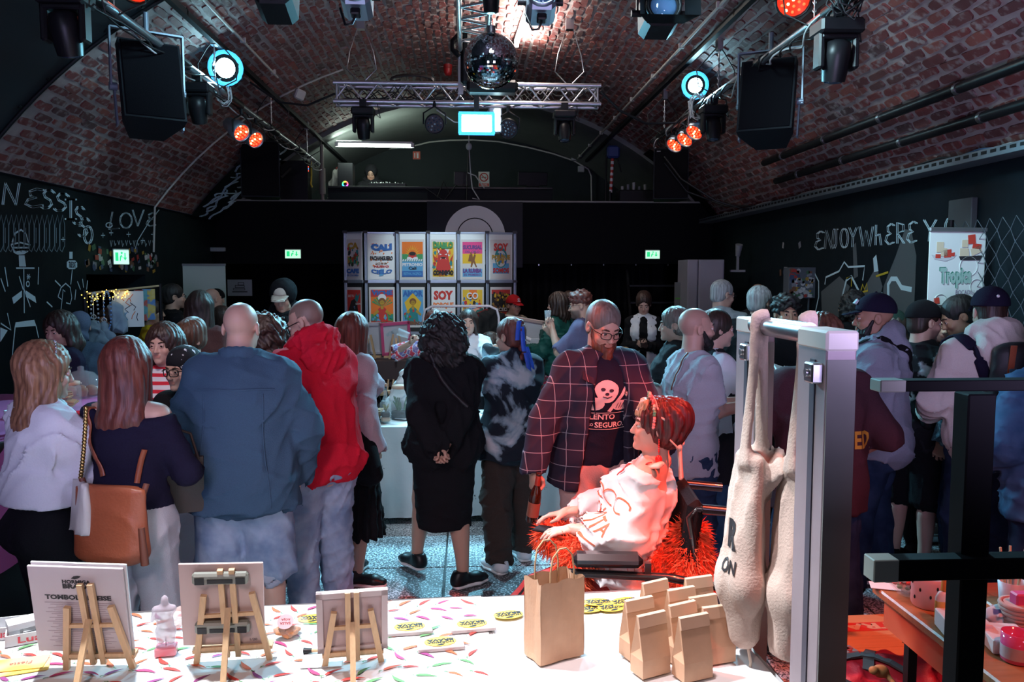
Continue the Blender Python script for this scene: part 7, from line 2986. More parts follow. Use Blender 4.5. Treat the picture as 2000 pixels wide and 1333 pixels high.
def art_tape(t,w,h):
 for yy in(.36,-.24):
  g=MB()
  g.box((0,h*yy,.012),(w*.66,h*.13,.024),bev=.006)
  o_=g.obj('tape_case',GGREY,t)
  g=MB()
  g.box((0,h*yy-.004,.0252),(w*.30,h*.045,.002))
  for sx in(-1,1):
   g.box((sx*w*.24,h*yy-.003,.0252),(w*.11,h*.075,.002))
  g.obj('tape_window',BLACKP,o_)
 g=MB()
 put_text(g,'1/20',w*.36,-h*.44,w*.09,h*.03,.001,.01)
 g.obj('edition_mark',INK,t)
def art_canvas(t,w,h):
 g=MB()
 for sx,sy,bw,bh in((0,1,w,.018),(0,-1,w,.018),(1,0,.018,h),(-1,0,.018,h)):
  g.box((sx*(w/2-.009),sy*(h/2-.009),.004),(bw,bh,.01))
 g.obj('stretcher',mat('canvas_edge',(.60,.50,.50),.8),t)
 g=MB()
 g.box((0,0,.0005),(w*.84,h*.84,.002))
 g.obj('canvas_back',blotch('canvas_back',[(0,(.42,.30,.31)),(.5,(.50,.38,.38)),(1,(.60,.50,.50))],9,5),t)
BOARDW=mat('pale_board',(.62,.56,.58),.7)
BOARDP=mat('pinkish_board',(.60,.46,.44),.7)
p1,p2,p3=tpos(180,1322),tpos(450,1308),tpos(690,1312)
easel('table easel carrying the prize list, leftmost on the front table',p1,TR-4,.29,(.265,.29,'prize_list_board','white board with a prize list and black lettering on the leftmost easel','sign',BOARDW,-.035,3),art_tombola)
easel('table easel carrying the picture with two grey cassettes, middle of the three',p2,TR+2,.32,(.235,.28,'cassette_picture','picture with two grey cassette shapes on the middle easel','picture',BOARDP,-.02,2),art_tape)
easel('table easel carrying the small wrapped canvas, rightmost of the three',p3,TR+4,.25,(.205,.205,'small_canvas','small wrapped canvas seen from behind on the rightmost easel','picture',BOARDP,.0,0),art_canvas)
# cards and stickers
YSTK=mat('yellow_sticker',(.80,.50,.03),.6)
CARD=mat('greige_card',(.50,.42,.41),.75)
def sticker_oval(g,cx,cy,rx,ry,z):
 g.prism([(cx+rx*math.cos(a),cy+ry*math.sin(a))for a in np.linspace(0,2*PI,25)[:-1]],z-.001,z)
def brava_card(label,px,py,rz,dz=0):
 t=thing('gift_card',label,'card',tpos(px,py,dz),rz,'greige cards with yellow stickers')
 g=MB()
 g.box((0,0,.006),(.145,.082,.012),bev=.002)
 g.obj('envelope',CARD,t)
 g=MB()
 sticker_oval(g,0,.002,.050,.034,.0136)
 s_=g.obj('sticker',YSTK,t)
 g=MB()
 hormiga(g,0,.005,.084,-1,.0142)
 g.obj('wordmark',INK,s_)
brava_card('greige card with yellow sticker beside the rightmost easel',800,1232,TR+4)
brava_card('greige card with yellow sticker, nearest the front of the three',860,1262,TR+4)
brava_card('greige card with yellow sticker near the edge of the printed cloth',922,1226,TR+4)
def loose_sticker(label,px,py,rz,dz=.0,tilt=(0,0)):
 t=thing('oval_sticker',label,'sticker',tpos(px,py,dz),rz,'loose yellow stickers',rot=(R(tilt[0]),R(tilt[1]),R(rz)))
 g=MB()
 sticker_oval(g,0,0,.052,.035,.0022)
 g.obj('paper',YSTK,t)
 g=MB()
 hormiga(g,0,.005,.088,-1,.003)
 g.obj('wordmark',INK,t)
loose_sticker('single yellow sticker between the cards and the kraft carrier bag',993,1202,TR+6)
loose_sticker('yellow sticker at the left of the pile right of the carrier bag',1150,1190,TR+4,.0)
loose_sticker('yellow sticker lying on top of the sticker pile',1168,1180,TR+2,.0045,(0,2))
loose_sticker('yellow sticker at the front of the sticker pile',1195,1189,TR+10,.003,(2,0))
loose_sticker('yellow sticker at the right end of the sticker pile',1220,1180,TR+8,.007,(0,-3))
loose_sticker('yellow sticker half hidden behind the rightmost easel',612,1210,TR,.001)
# carrier bag
t=thing('carrier_bag','open kraft paper carrier bag with twisted handles on white tablecloth','paper bag',tpos(1082,1278),27)
W_,D_,H_=.155,.095,.245
IN=mat('kraft_inside',(.36,.19,.10),.8)
for nm,a,b_,sg in(('front_panel',(-W_/2,-D_/2),(W_/2,-D_/2),1),('right_panel',(W_/2,-D_/2),(W_/2,D_/2),1),('back_panel',(W_/2,D_/2),(-W_/2,D_/2),1),('left_panel',(-W_/2,D_/2),(-W_/2,-D_/2),1)):
 a,b_=Vector((*a,0)),Vector((*b_,0))
 n_=Vector(((b_-a).y,-(b_-a).x,0)).normalized()
 gus=.014 if 'left' in nm or 'right' in nm else .003
 def f(u,v,a=a,b_=b_,n_=n_,gus=gus):
  p=a.lerp(b_,u)
  o_=gus*(1-abs(2*u-1))*(v**.5)*-1+.002*math.sin(u*9+v*7)
  if .30<v<.34:
   o_+=.002
  zz=v*H_+(.004*math.sin(u*13)if v>.98 else 0)
  return tuple(p+n_*o_+Vector((0,0,zz)))
 g=MB()
 g.grid(f,10,14,smooth=False)
 g.grid(lambda u,v:tuple(Vector(f(1-u,v))-n_*.0012),10,14,smooth=False)
 g.obj(nm,KRAFT,t)
g=MB()
g.box((0,0,.002),(W_-.004,D_-.004,.003))
g.obj('base_panel',KRAFT,t)
for sy in(-1,1):
 g=MB()
 pts=[(-.042,sy*D_*.46,H_-.06),(-.042,sy*D_*.46,H_+.03),(-.034,sy*D_*.47,H_+.075),(-.012,sy*D_*.48,H_+.098),(.012,sy*D_*.48,H_+.098),(.034,sy*D_*.47,H_+.075),(.042,sy*D_*.46,H_+.03),(.042,sy*D_*.46,H_-.06)]
 g.tube(pts,.0026,6)
 g.obj('handle',mat('twisted_cord',(.50,.30,.16),.8),t)
# little folded bags
def gift_bag(label,px,py,rz,h=.185,w=.098,d=.062):
 t=thing('gift_bag',label,'paper bag',tpos(px,py),rz,'small folded kraft bags')
 g=MB()
 hw,hd=w/2,d/2
 th=h*.93
 vs=[(-hw,-hd,0),(hw,-hd,0),(hw,hd,0),(-hw,hd,0),(-hw,-.004,th),(hw,-.004,th),(hw,.004,th),(-hw,.004,th),(-hw+.012,0,th*.45),(hw-.012,0,th*.45),(-hw,-hd*.98,th*.3),(hw,-hd*.98,th*.3),(hw,hd*.98,th*.3),(-hw,hd*.98,th*.3)]
 g.add(vs,[(3,2,1,0),(0,1,11,10),(10,11,5,4),(2,3,13,12),(12,13,7,6),(1,2,12,11),(11,12,9),(11,9,5),(9,12,6),(9,6,5),(3,0,10,13),(10,8,13),(8,10,4),(13,8,7),(8,4,7)])
 g.obj('body',KRAFT,t)
 g=MB()
 g.add([(-hw,-.006,th+.002),(hw,-.006,th+.002),(hw,-.014,th-.030),(-hw,-.014,th-.030),(-hw,.005,th+.004),(hw,.005,th+.004),(hw,-.009,th-.030),(-hw,-.009,th-.030)],[(0,1,5,4),(3,2,1,0),(7,6,2,3),(4,5,6,7),(0,4,7,3),(1,2,6,5)])
 g.obj('folded_top',mat('kraft_fold',(.60,.38,.26),.75),t)
 return t
for lb,px,py,rz,h in(('small folded kraft bag at the very front left of the cluster',1270,1312,24,.185),('small folded kraft bag at the very front right of the cluster',1352,1320,20,.19),('small folded kraft bag at the left, second row of the cluster',1246,1278,22,.185),('small folded kraft bag in the middle of the cluster, second row',1330,1285,24,.18),('tall folded kraft bag at the back left of the cluster',1277,1248,26,.20),('small folded kraft bag in the middle, third row',1328,1258,20,.19),('small folded kraft bag under the tote bag at the right',1398,1288,14,.175),('small folded kraft bag at the back, behind the tote bag',1362,1232,16,.19),('small folded kraft bag wedged behind the right hand front one',1370,1262,18,.17)):
 gift_bag(lb,px,py,rz,h)
# glass figurine, cookies, flyers, boxes
t=thing('glass_figurine','clear glass torso figurine on a pink block on the chilli cloth','figurine',tpos(325,1278),TR+8)
g=MB()
g.box((0,0,.014),(.062,.05,.028),bev=.004)
g.obj('base',mat('pink_block',(.62,.16,.20),.3,coat=.4),t)
S=SDF()
S.ec((0,0,.06),(0,0,.085),.022,.019,.014,.012,k=.01)
S.ec((0,0,.085),(0,0,.115),.016,.022,.011,.014,k=.01)
S.ec((-.018,0,.118),(.018,0,.118),.009,k=.01)
S.ec((-.011,0,.06),(-.012,0,.038),.012,.010,k=.01)
S.ec((.011,0,.06),(.012,0,.036),.012,.010,k=.01)
S.ec((0,0,.12),(0,0,.132),.006,k=.01)
S.ec((-.022,0,.118),(-.03,0,.09),.007,.005,k=.008)
S.el((.0,0,.142),(.009,.010,.012),None,.008)
v,q=S.geo(.004)
fg=link('torso',mesh_np('torso',v,q,mat('figurine_glass',(.55,.45,.50),.05,alpha=.6,coat=1)),t)
fg.scale=(1.25,1.25,1.2)
g=MB()
g.cyl((0,0,.02),(0,0,.055),.0018,n=6)
g.obj('pin',STEEL,t)
t=thing('crystal_stone','crumpled clear wrapped sweet standing behind the glass figurine','sweet',tpos(340,1228),0)
S=SDF()
S.ec((0,0,.02),(.02,0,.05),.022,.018,k=.02)
S.ec((.02,0,.05),(.035,0,.055),.010,.02,k=.01)
v,q=S.geo(.005,None,wrinkles(4,.008,160))
link('wrapper',mesh_np('wrapper',v,q,mat('cellophane',(.8,.55,.5),.1,alpha=.5,coat=.6)),t)
t=thing('cookie_bag','bag of orange brown cookies with a pink round label beside the middle easel','cookies',tpos(560,1242),TR)
COOK=mat('cookie',(.50,.20,.08),.8,bump=.5,scale=90,var=.35)
rr=random.Random(5)
for i in range(7):
 S=SDF()
 S.el((rr.uniform(-.025,.025),rr.uniform(-.018,.018),.012+.006*(i%3)),(.020,.018,.009),rotm(rr.uniform(0,90),rr.uniform(-25,25),rr.uniform(-20,20)),.01)
 v,q=S.geo(.0045,None,wrinkles(i,.003,260))
 link('cookie',mesh_np('cookie',v,q,COOK),t)
S=SDF()
S.ec((-.03,0,.018),(.03,0,.018),.034,.034,.030,.030,k=.02)
S.ec((.03,.01,.022),(.062,.02,.03),.012,.024,.012,.006,k=.02)
S.cut((0,0,.001),(0,0,-1))
v,q=S.geo(.006,None,wrinkles(9,.006,120))
link('wrapper',mesh_np('wrapper',v,q,mat('clear_film',(.8,.8,.8),.08,alpha=.18,coat=.6)),t)
g=MB()
g.prism([(.026*math.cos(a),.026*math.sin(a))for a in np.linspace(0,2*PI,21)[:-1]],0,.0012)
lb_=g.obj('round_label',mat('label_pink',(.66,.30,.32),.7),t,(0,-.02,.054),(R(38),0,0))
g=MB()
put_text(g,'ROJA',0,.008,.028,.009,.0018,.03,rot=PI)
put_text(g,'SALSA',0,-.006,.034,.009,.0018,.03,rot=PI)
g.obj('label_text',mat('label_dark',(.25,.03,.04),.7),lb_)
def flyer(label,px,py,rz,w,h,m_,dz=.0,art=None,group=None):
 t=thing('flyer',label,'flyer',tpos(px,py,dz),rz,group)
 g=MB()
 g.box((0,0,.001),(w,h,.002))
 g.obj('paper',m_,t)
 if art:
  art(t)
 return t
GOLD=blotch('pink_gold_print',[(0,(.80,.35,.30)),(.45,(.82,.45,.28)),(.6,(.85,.60,.12)),(1,(.85,.62,.12))],9,1)
def fl_art(t):
 g=MB()
 put_text(g,'Fiesta',.0,.0,.06,.02,.0028,.0,rot=PI+.1)
 g.obj('print',mat('flyer_ink',(.4,.12,.1),.7),t)
flyer('pink and gold flyer, lower one at the left edge of the front table',45,1305,20,.14,.085,GOLD,.0,None,'pink gold flyers')
flyer('pink and gold flyer with a script word on top of its twin',40,1300,12,.14,.085,GOLD,.003,fl_art,'pink gold flyers')
flyer('yellow flyer half cut by the left edge of the photo',2,1216,10,.08,.05,YSTK,.0)
flyer('small white card with a brush drawing under the rightmost easel',630,1292,TR,.12,.085,PAPER,.0)
t=thing('paint_brush','small wooden brush lying under the rightmost easel','brush',tpos(622,1276,.008),TR-6)
g=MB()
g.cyl((-.02,0,0),(.05,0,0),.006,.004,8)
g.obj('handle',WOODL,t)
g=MB()
g.cyl((-.02,0,0),(-.045,0,-.002),.007,.010,8)
g.obj('bristles',BLACKP,t)
def sweet_box(label,px,py,rz,w,d,h,lid):
 t=thing('card_box',label,'box',tpos(px,py),rz,'white card boxes')
 g=MB()
 for sx,sy,bw,bd in((0,1,w,.004),(0,-1,w,.004),(1,0,.004,d),(-1,0,.004,d)):
  g.box((sx*w/2,sy*d/2,h/2),(bw,bd,h))
 g.box((0,0,.002),(w,d,.004))
 g.obj('tray',PAPER,t)
 g=MB()
 put_text(g,'Lua',0,0,w*.5,h*.6,0,.02)
 g.obj('front_word',mat('word_red',(.6,.06,.08),.7),t,(0,-d/2-.0035,h*.5),(R(90),0,0))
 if lid:
  g=MB()
  g.box((0,d*.2,h+.012),(w,d*.5,.02),rot=(.1,0,.2))
  g.obj('lid',PAPER,t)
sweet_box('open white card box with red word, at the left of the front table',60,1245,TR+22,.13,.10,.035,True)
sweet_box('white card box behind the open one, cut by the left edge',8,1240,TR+10,.11,.09,.04,False)
# aluminium frame with hanging totes
fx=.893
fr=thing('aluminium_frame','tall aluminium frame with end caps and a tube handle, right of the front table','frame',(fx,2.0,0))
ALULIT=mat('aluminium_lit_pink',(.31,.255,.28),.5,.2,bump=.06,scale=14,var=.08)  # pink light on the column sides is put into this colour
ALUSHADE=mat('aluminium_shaded',(.17,.175,.165),.55,.0,bump=.08,scale=10,var=.12)  # darker copy of the aluminium, shade of the front painted in
DKGR=mat('frame_groove',(.06,.06,.085),.5)
CAPM=mat('frame_cap',(.62,.58,.54),.5)
ztop=1.775
for nm,y0,d,w in(('near_column',-.09,.17,.075),('far_column',.45,.18,.06)):
 x0=0.0 if nm=='near_column' else .012
 g=MB()
 g.box((x0,y0+d*.5,ztop/2-.02),(w,d,ztop-.04),bev=.004)
 cm=g.obj(nm,ALULIT,fr)
 g=MB()
 g.box((x0-w/2-.0015,y0+d*.42,ztop/2-.03),(.004,.028,ztop-.08))
 g.obj('groove',DKGR,cm)
 g=MB()
 g.box((x0,y0-.001,ztop/2-.03),(w-.004,.004,ztop-.07))
 g.obj('shaded_face',ALUSHADE,cm)  # thin front sheet carrying the painted shade
 g=MB()
 g.box((x0,y0+d*.5-.002,ztop-.02),(w+.006,d+.006,.05),bev=.006)
 g.obj('end_cap',CAPM,cm)
 g=MB()
 g.box((x0-w/2-.012,y0+d*.25,ztop-.10),(.03,.05,.05),bev=.004)
 g.cyl((x0-w/2-.028,y0+d*.25,ztop-.10),(x0-w/2-.034,y0+d*.25,ztop-.10),.010,n=8)
 g.obj('latch',STEEL,cm)
 g=MB()
 g.box((x0,y0+d/2,.02),(w+.12,d+.12,.04),bev=.008)
 g.obj('foot_plate',BLACKM,cm)
g=MB()
g.cyl((-.01,.08,ztop-.012),(-.02,.44,ztop-.012),.028,n=20)
g.obj('tube_handle',STEEL,fr)
g=MB()
g.box((.0,.27,.09),(.04,.32,.05)).box((.0,.27,.42),(.03,.32,.04))
g.obj('cross_rail',ALULIT,fr)
TOTE=mat('natural_cotton',(.52,.41,.35),.85,bump=.25,scale=140,var=.08)
def tote(label,yb,drop,xo,w,d,text):
 t=thing('tote_bag',label,'bag',(fx+xo,yb,ztop-.01),0,'cotton totes on the frame')
 S=SDF()
 S.ec((.0,0,.030),(.015,.03,-drop),.014,.020,.011,.007,k=.01,side=(0,1,0))
 S.ec((-.02,.0,.025),(-.05,-.02,-drop),.013,.020,.010,.007,k=.01,side=(0,1,0))
 S.ec((-.02,.02,-drop),(-.05,0,-drop-.38),w,w*1.15,.025,d,k=.03,side=(0,1,0))
 S.ec((-.05,-.0,-drop-.36),(-.045,0,-drop-.52),w*1.1,w*.75,d,.04,k=.04,side=(0,1,0))
 S.ec((.04,-.06,-drop+.0),(.0,.0,-drop-.1),.05,.02,.012,.02,k=.03,side=(0,1,0))
 wv_=wrinkles(17,.010,60)
 v,q=S.geo(.0085,None,lambda x,y,z:(wv_(x,y,z*.35)-.006*np.abs(np.sin(y*38+3*np.sin(z*5)))*np.clip(-z*4-1.2,0,1)).astype(np.float32))
 link('cotton_body',mesh_np('cotton_body',v,q,TOTE),t)
 bt_=BVHTree.FromPolygons([Vector(p_)for p_ in v],[tuple(int(i)for i in f_)for f_ in q])
 g=MB()
 g.tube([(-.045,-.02,-drop-.50),(-.04,-.045,-drop-.545),(-.03,-.05,-drop-.60),(-.04,-.05,-drop-.68),(-.035,-.05,-drop-.70)],.005,6)
 g.sph((-.035,-.05,-drop-.705),.009,8,6)
 g.obj('cord',mat('cotton_cord',(.55,.46,.38),.8),t)
 g=MB()
 g.cyl((-.045,-.042,-drop-.53),(-.035,-.042,-drop-.55),.014,n=10)
 g.obj('cord_stop',BLACKP,t)
 if text:
  g=MB()
  put_text(g,'R',0,.045,.045,.085,0,.05)
  put_text(g,'ON',.0,-.045,.055,.04,0,.03)
  nn=Vector((-.72,-.69,0)).normalized()
  r_=Vector((.69,-.72,0)).normalized()
  o_=Vector((-.07,-.03,-drop-.26))
  vs=[]
  for x_,y_,z_ in g.v:
   p_=o_+r_*(x_-.01)+Vector((0,0,y_))+nn*.25
   hit,hn,_,_=bt_.ray_cast(p_,-nn,.6)
   vs.append((hit if hit is not None else p_-nn*.2)+nn*.003)
  g.v=[tuple(p_)for p_ in vs]
  g.obj('printed_letters',INK,t)
 return t
tote('natural cotton tote bag with black letters R ON hanging from the frame tube',2.36,.40,-.03,.085,.055,True)
tote('plain cotton tote bag hanging behind the near column of the frame',2.26,.40,.07,.07,.04,False)
# black rack at the right
zt1=AT(1800,752,1.5).z
zb1=AT(1800,1108,1.5).z
xr0=AT(1704,752,1.5).x
xpost=AT(1913,1000,1.5).x
rk=thing('display_rack','black metal display rack with pale arm ends at the right edge','rack',(xpost,1.5,0))
g=MB()
g.box((0,.03,zt1/2-.01),(.056,.05,zt1-.02),bev=.003)
g.obj('post',mat('rack_black',(.003,.003,.004),.7,spec=.1),rk)
g=MB()
g.box((0,.03,.015),(.5,.4,.03),bev=.006)
g.obj('foot',BLACKM,rk)
for z_,hh in((zt1,.021),(zb1,.042)):
 g=MB()
 x1=1.6-xpost
 g.box(((x1+xr0-xpost+.04)/2,0,z_),(x1-(xr0-xpost)-.04,.04,hh),bev=.002)
 a_=g.obj('arm',mat('rack_black',(0,0,0),.6),rk)
 g=MB()
 g.box((xr0-xpost+.03,0,z_),(.05,.042,hh+.002),bev=.002)
 g.obj('arm_end',mat('rack_end',(.34,.35,.31),.6),a_)
# wooden table at the right with its clutter
WT=.78
c0=PT(1702,1142,WT)
c1=PT(1885,1283,WT)
TT=mat('table_wood',(.40,.17,.07),.4,bump=.15,scale=5,var=.35,stretch=(1,9,9))
wt=thing('wooden_table','worn brown wooden table at the right, behind the black rack','table',(c0.x,c0.y,WT),0)
wl,ww=1.15,.80
dirt=Vector((c1.x-c0.x,c1.y-c0.y,0)).normalized()
ang=math.degrees(math.atan2(dirt.y,dirt.x))+90
wt.rotation_euler=(0,0,R(ang))
g=MB()
for i in range(5):
 g=MB()
 g.box((ww/5*(i+.5),-wl/2,-.016),(ww/5-.003,wl,.032),bev=.006)
 g.obj('plank',TT,wt)
g=MB()
g.box((.04,-wl/2,-.085),(.02,wl-.08,.11)).box((ww-.04,-wl/2,-.085),(.02,wl-.08,.11))
g.box((ww/2,-.04,-.085),(ww-.08,.02,.11)).box((ww/2,-wl+.04,-.085),(ww-.08,.02,.11))
g.obj('apron_rail',mat('rail_wood',(.50,.12,.05),.5,bump=.1,scale=6,var=.2),wt)
for sx in(.09,ww-.09):
 for sy in(-.12,-wl+.12):
  g=MB()
  g.bar((sx,sy,-.1),(sx,sy,-WT),.032)
  g.obj('leg',BLACKM,wt)
def wpos(px,py,dz=0):
 p=PT(px,py,WT+.002)
 return Vector((p.x,p.y,WT+.002+dz))
t=thing('glue_bottle','white squeeze bottle with an orange cap on the wooden table','bottle',wpos(1843,1216),10)
g=MB()
g.M=Matrix.Diagonal((1.25,.75,1,1))
g.lathe([(.022,0),(.026,.006),(.026,.085),(.018,.102),(.010,.106)],n=18)
g.obj('bottle',mat('white_plastic',(.75,.70,.68),.35),t)
g=MB()
g.lathe([(.013,.106),(.012,.135),(.006,.150)],n=14)
g.obj('cap',mat('orange_cap',(.75,.22,.03),.4),t)
g=MB()
g.M=Matrix.Diagonal((1.27,.77,1,1))
g.lathe([(.0262,.02),(.0262,.075)],n=18)
g.obj('label',blotch('bottle_print',[(0,(.7,.3,.08)),(.5,(.75,.45,.12)),(.55,(.78,.72,.68)),(1,(.78,.72,.68))],18,1),t)
t=thing('tissue_box','white box with a crumpled tissue on the wooden table, left of rack post','box',wpos(1880,1238),-12)
g=MB()
g.box((0,0,.028),(.13,.12,.056),bev=.003)
g.obj('carton',PAPER,t)
S=SDF()
S.ec((0,0,.05),(-.01,0,.095),.035,.015,.02,.01,k=.02)
v,q=S.geo(.006,None,wrinkles(3,.014,120))
link('tissue',mesh_np('tissue',v,q,PAPER),t)
t=thing('card_carton','flat white carton on the wooden table beyond the rack post','box',wpos(1962,1262),-12)
g=MB()
g.box((0,0,.022),(.12,.14,.044),bev=.003)
g.obj('carton',PAPER,t)
t=thing('glass_bowl','clear glass bowl of sweets on the wooden table','bowl',wpos(1775,1160),0)
g=MB()
g.lathe([(.04,0),(.07,.035),(.075,.055),(.071,.055),(.066,.036),(.036,.006)],n=20)
g.obj('bowl',GLASS,t)
rr=random.Random(8)
g=MB()
for i in range(34):
 g.mi=i%3
 a,r_=rr.uniform(0,6.3),rr.uniform(0,.05)
 g.sph((r_*math.cos(a),r_*math.sin(a),.018+rr.uniform(0,.035)),(.011,.008,.007),7,5)
tag(g.obj('sweets',[mat('sweet_red',(.6,.06,.05),.3),mat('sweet_white',(.7,.66,.62),.3),mat('sweet_green',(.1,.3,.15),.3)],t),kind='stuff')
t=thing('lidded_jar','pink and black dotted round tin behind the glue bottle','tin',wpos(1815,1182),0)
g=MB()
g.lathe([(.055,0),(.06,.01),(.06,.09),(.05,.10)],n=22)
g.obj('tin',mat('pink_tin',(.66,.40,.42),.4),t)
g=MB()
for i in range(18):
 a=i*2.4
 g.sph((.0598*math.cos(a),.0598*math.sin(a),.02+.0038*i),(.004,.004,.007),6,4)
tag(g.obj('dots',BLACKP,t),kind='stuff')
t=thing('pink_candle','pink candle in a labelled glass at the right edge of the photo','candle',wpos(1985,1290),0)
g=MB()
g.lathe([(.040,0),(.043,.004),(.043,.085),(.041,.085),(.040,.01)],n=22)
g.obj('glass',mat('pink_glass',(.75,.10,.28),.1,coat=.5),t)
g=MB()
g.lathe([(.0435,.012),(.0435,.048)],n=22)
g.obj('label',mat('candle_label',(.62,.5,.52),.6),t)
t=thing('wicker_pot','woven pot with pink blocks at the right edge behind the candle','pot',wpos(1990,1232),0)
g=MB()
for k_ in range(7):
 g.tube([((.050+.001*k_)*math.cos(a),(.050+.001*k_)*math.sin(a),.008+.013*k_)for a in np.linspace(0,2*PI,20)[:-1]],.0075,6,True)
g.lathe([(.045,0),(.048,.09)],n=16)
g.obj('basket',mat('wicker_pink',(.62,.40,.34),.8,bump=.3,scale=80),t)
g=MB()
g.box((.0,0,.105),(.05,.04,.04),bev=.005)
g.obj('pink_block',mat('hot_pink',(.70,.08,.25),.5),t)
t=thing('brush_cup','cup of pale brushes at the right edge of the wooden table','cup',wpos(1975,1185),0)
g=MB()
g.lathe([(.036,0),(.045,.09),(.042,.09),(.034,.006)],n=18)
g.obj('cup',mat('pale_cup',(.62,.58,.62),.4),t)
for i in range(5):
 g=MB()
 a=i*1.25
 g.cyl((.012*math.cos(a),.012*math.sin(a),.01),(.04*math.cos(a),.04*math.sin(a),.20),.004,n=6)
 g.obj('brush',WOODL,t)
t=thing('paper_sheet','sheet of white paper at the far corner of the wooden table','paper',wpos(1728,1146),-20)
g=MB()
g.box((0,0,.001),(.10,.07,.002))
g.obj('sheet',PAPER,t)
t=thing('cloth_pouch','small printed cloth pouch between carton and wicker pot','pouch',wpos(1953,1222),30)
S=SDF()
S.ec((-.03,0,.03),(.03,0,.03),.03,.03,.035,.03,k=.02)
v,q=S.geo(.007,None,wrinkles(6,.01,90))
link('pouch',mesh_np('pouch',v,q,blotch('pouch_print',[(0,(.6,.55,.6)),(.55,(.65,.6,.62)),(.6,(.1,.08,.2)),(1,(.1,.08,.2))],20,2)),t)
# beer crate board and red backpack on the floor
CRZ=.34
k0,k1=PT(1650,1205,CRZ),PT(1850,1270,CRZ)
t=thing('wooden_crate','pale wooden crate with a red banner and heart, under the wooden table','crate',(k0.x+.16,k0.y-.20,0),2)
CRW=mat('crate_wood',(.62,.36,.16),.55,bump=.1,scale=5,var=.15,stretch=(1,10,10))
cw,cd=.74,.44
for i in range(4):
 g=MB()
 g.box((0,-cd/2+cd/4*(i+.5),CRZ-.008),(cw,cd/4-.003,.016),bev=.002)
 g.obj('plank',CRW,t)
for sx,sy,bw,bd in((0,1,cw,.016),(0,-1,cw,.016),(1,0,.016,cd),(-1,0,.016,cd)):
 g=MB()
 g.box((sx*(cw/2-.008),sy*(cd/2-.008),CRZ/2-.01),(bw,bd,CRZ-.02))
 g.obj('side_board',CRW,t)
g=MB()
g.box((-.02,.09,CRZ+.0008),(.66,.085,.0016))
b_=g.obj('red_banner',mat('banner_red',(.62,.06,.04),.6),t)
g=MB()
put_text(g,'ASTRA',-.02,.09,.40,.062,CRZ+.0026,.04,rot=PI)
g.obj('banner_letters',mat('letter_cream',(.66,.48,.30),.6),b_)
hp=[(0,-.055),(-.05,0),(-.052,.03),(-.028,.045),(0,.025),(.028,.045),(.052,.03),(.05,0)]
g=MB()
g.M=Matrix.Translation((.02,-.06,0))@Euler((0,0,R(70))).to_matrix().to_4x4()
g.prism([(x_*1.15,y_*1.15)for x_,y_ in hp][::-1],CRZ,CRZ+.0012)
g.tube([(0,-.06,CRZ+.002),(0,-.12,CRZ+.002)],.006,4)
g.tube([(-.03,-.095,CRZ+.002),(.03,-.085,CRZ+.002)],.006,4)
h_=g.obj('heart_outline',INK,t)
g=MB()
g.M=Matrix.Translation((.02,-.06,0))@Euler((0,0,R(70))).to_matrix().to_4x4()
g.prism([(x_*.92,y_*.92)for x_,y_ in hp][::-1],CRZ+.0005,CRZ+.0026)
g.obj('heart',mat('banner_red',(0,0,0)),h_)
bpz=.36
bc_=PT(1768,1318,bpz)
t=thing('red_backpack','red backpack with grey straps lying under the wooden table','backpack',(bc_.x,bc_.y,0),-14)
S=SDF()
S.ec((-.20,0,.24),(.26,0,.22),.21,.22,.15,.15,side=(0,1,0),k=.05)
S.ec((-.16,.04,.28),(.10,.02,.33),.13,.12,.10,.06,side=(0,1,0),k=.05)
S.ec((-.22,-.05,.2),(-.25,-.06,.3),.10,.08,k=.05)
S.cut((0,0,.06),(0,0,-1))
v,q=S.geo(.013,None,wrinkles(21,.028,30))
link('pack_body',mesh_np('pack_body',v,q,mat('red_nylon',(.50,.012,.03),.5,bump=.2,scale=120)),t)
pt=BVHTree.FromPolygons([Vector(p_)for p_ in v],[tuple(int(i)for i in f_)for f_ in q])
def lay(pts,w,m_,nm):
 out=[]
 for p_ in pts:
  hit,n_,_,_=pt.ray_cast(Vector((p_[0],p_[1],1)),Vector((0,0,-1)),2)
  out.append((hit if hit is not None else Vector((p_[0],p_[1],.2)))+Vector((0,0,.006)))
 g=MB()
 for i in range(len(out)-1):
  g.bar(out[i],out[i+1],w,.008)
 return g.obj(nm,m_,t)
STR=mat('grey_webbing',(.10,.10,.11),.7)
lay([(-.26+.05*i,-.02+.05*math.sin(i*.8),0)for i in range(6)],.035,STR,'shoulder_strap')
lay([(-.25+.06*i,-.13-.02*i,0)for i in range(7)],.03,mat('black_webbing',(.01,.01,.012),.7),'compression_strap')
lay([(-.10,.12,0),(-.13,.03,0),(-.15,-.06,0)],.04,STR,'top_strap')
hit,n_,_,_=pt.ray_cast(Vector((-.20,.08,1)),Vector((0,0,-1)),2)
g=MB()
g.box((-.20,.08,(hit.z if hit else .35)+.012),(.07,.06,.014),rot=(0,0,.5),bev=.004)
em=g.obj('emblem_plate',mat('emblem_grey',(.35,.36,.38),.4),t)
g=MB()
g.box((-.20,.08,(hit.z if hit else .35)+.021),(.045,.018,.004),rot=(0,0,.5))
g.box((-.20,.08,(hit.z if hit else .35)+.021),(.016,.042,.004),rot=(0,0,.5))
g.obj('emblem_cross',mat('banner_red',(0,0,0)),em)
S=SDF()
S.el((-.12,-.12,.42),(.03,.022,.025),None,.01)
S.el((-.15,-.14,.43),(.018,.016,.016),None,.01)
S.ec((-.10,-.12,.41),(-.08,-.15,.39),.010,k=.01)
v,q=S.geo(.005)
link('toy_charm',mesh_np('toy_charm',v,q,mat('charm_tan',(.40,.22,.08),.7)),t)
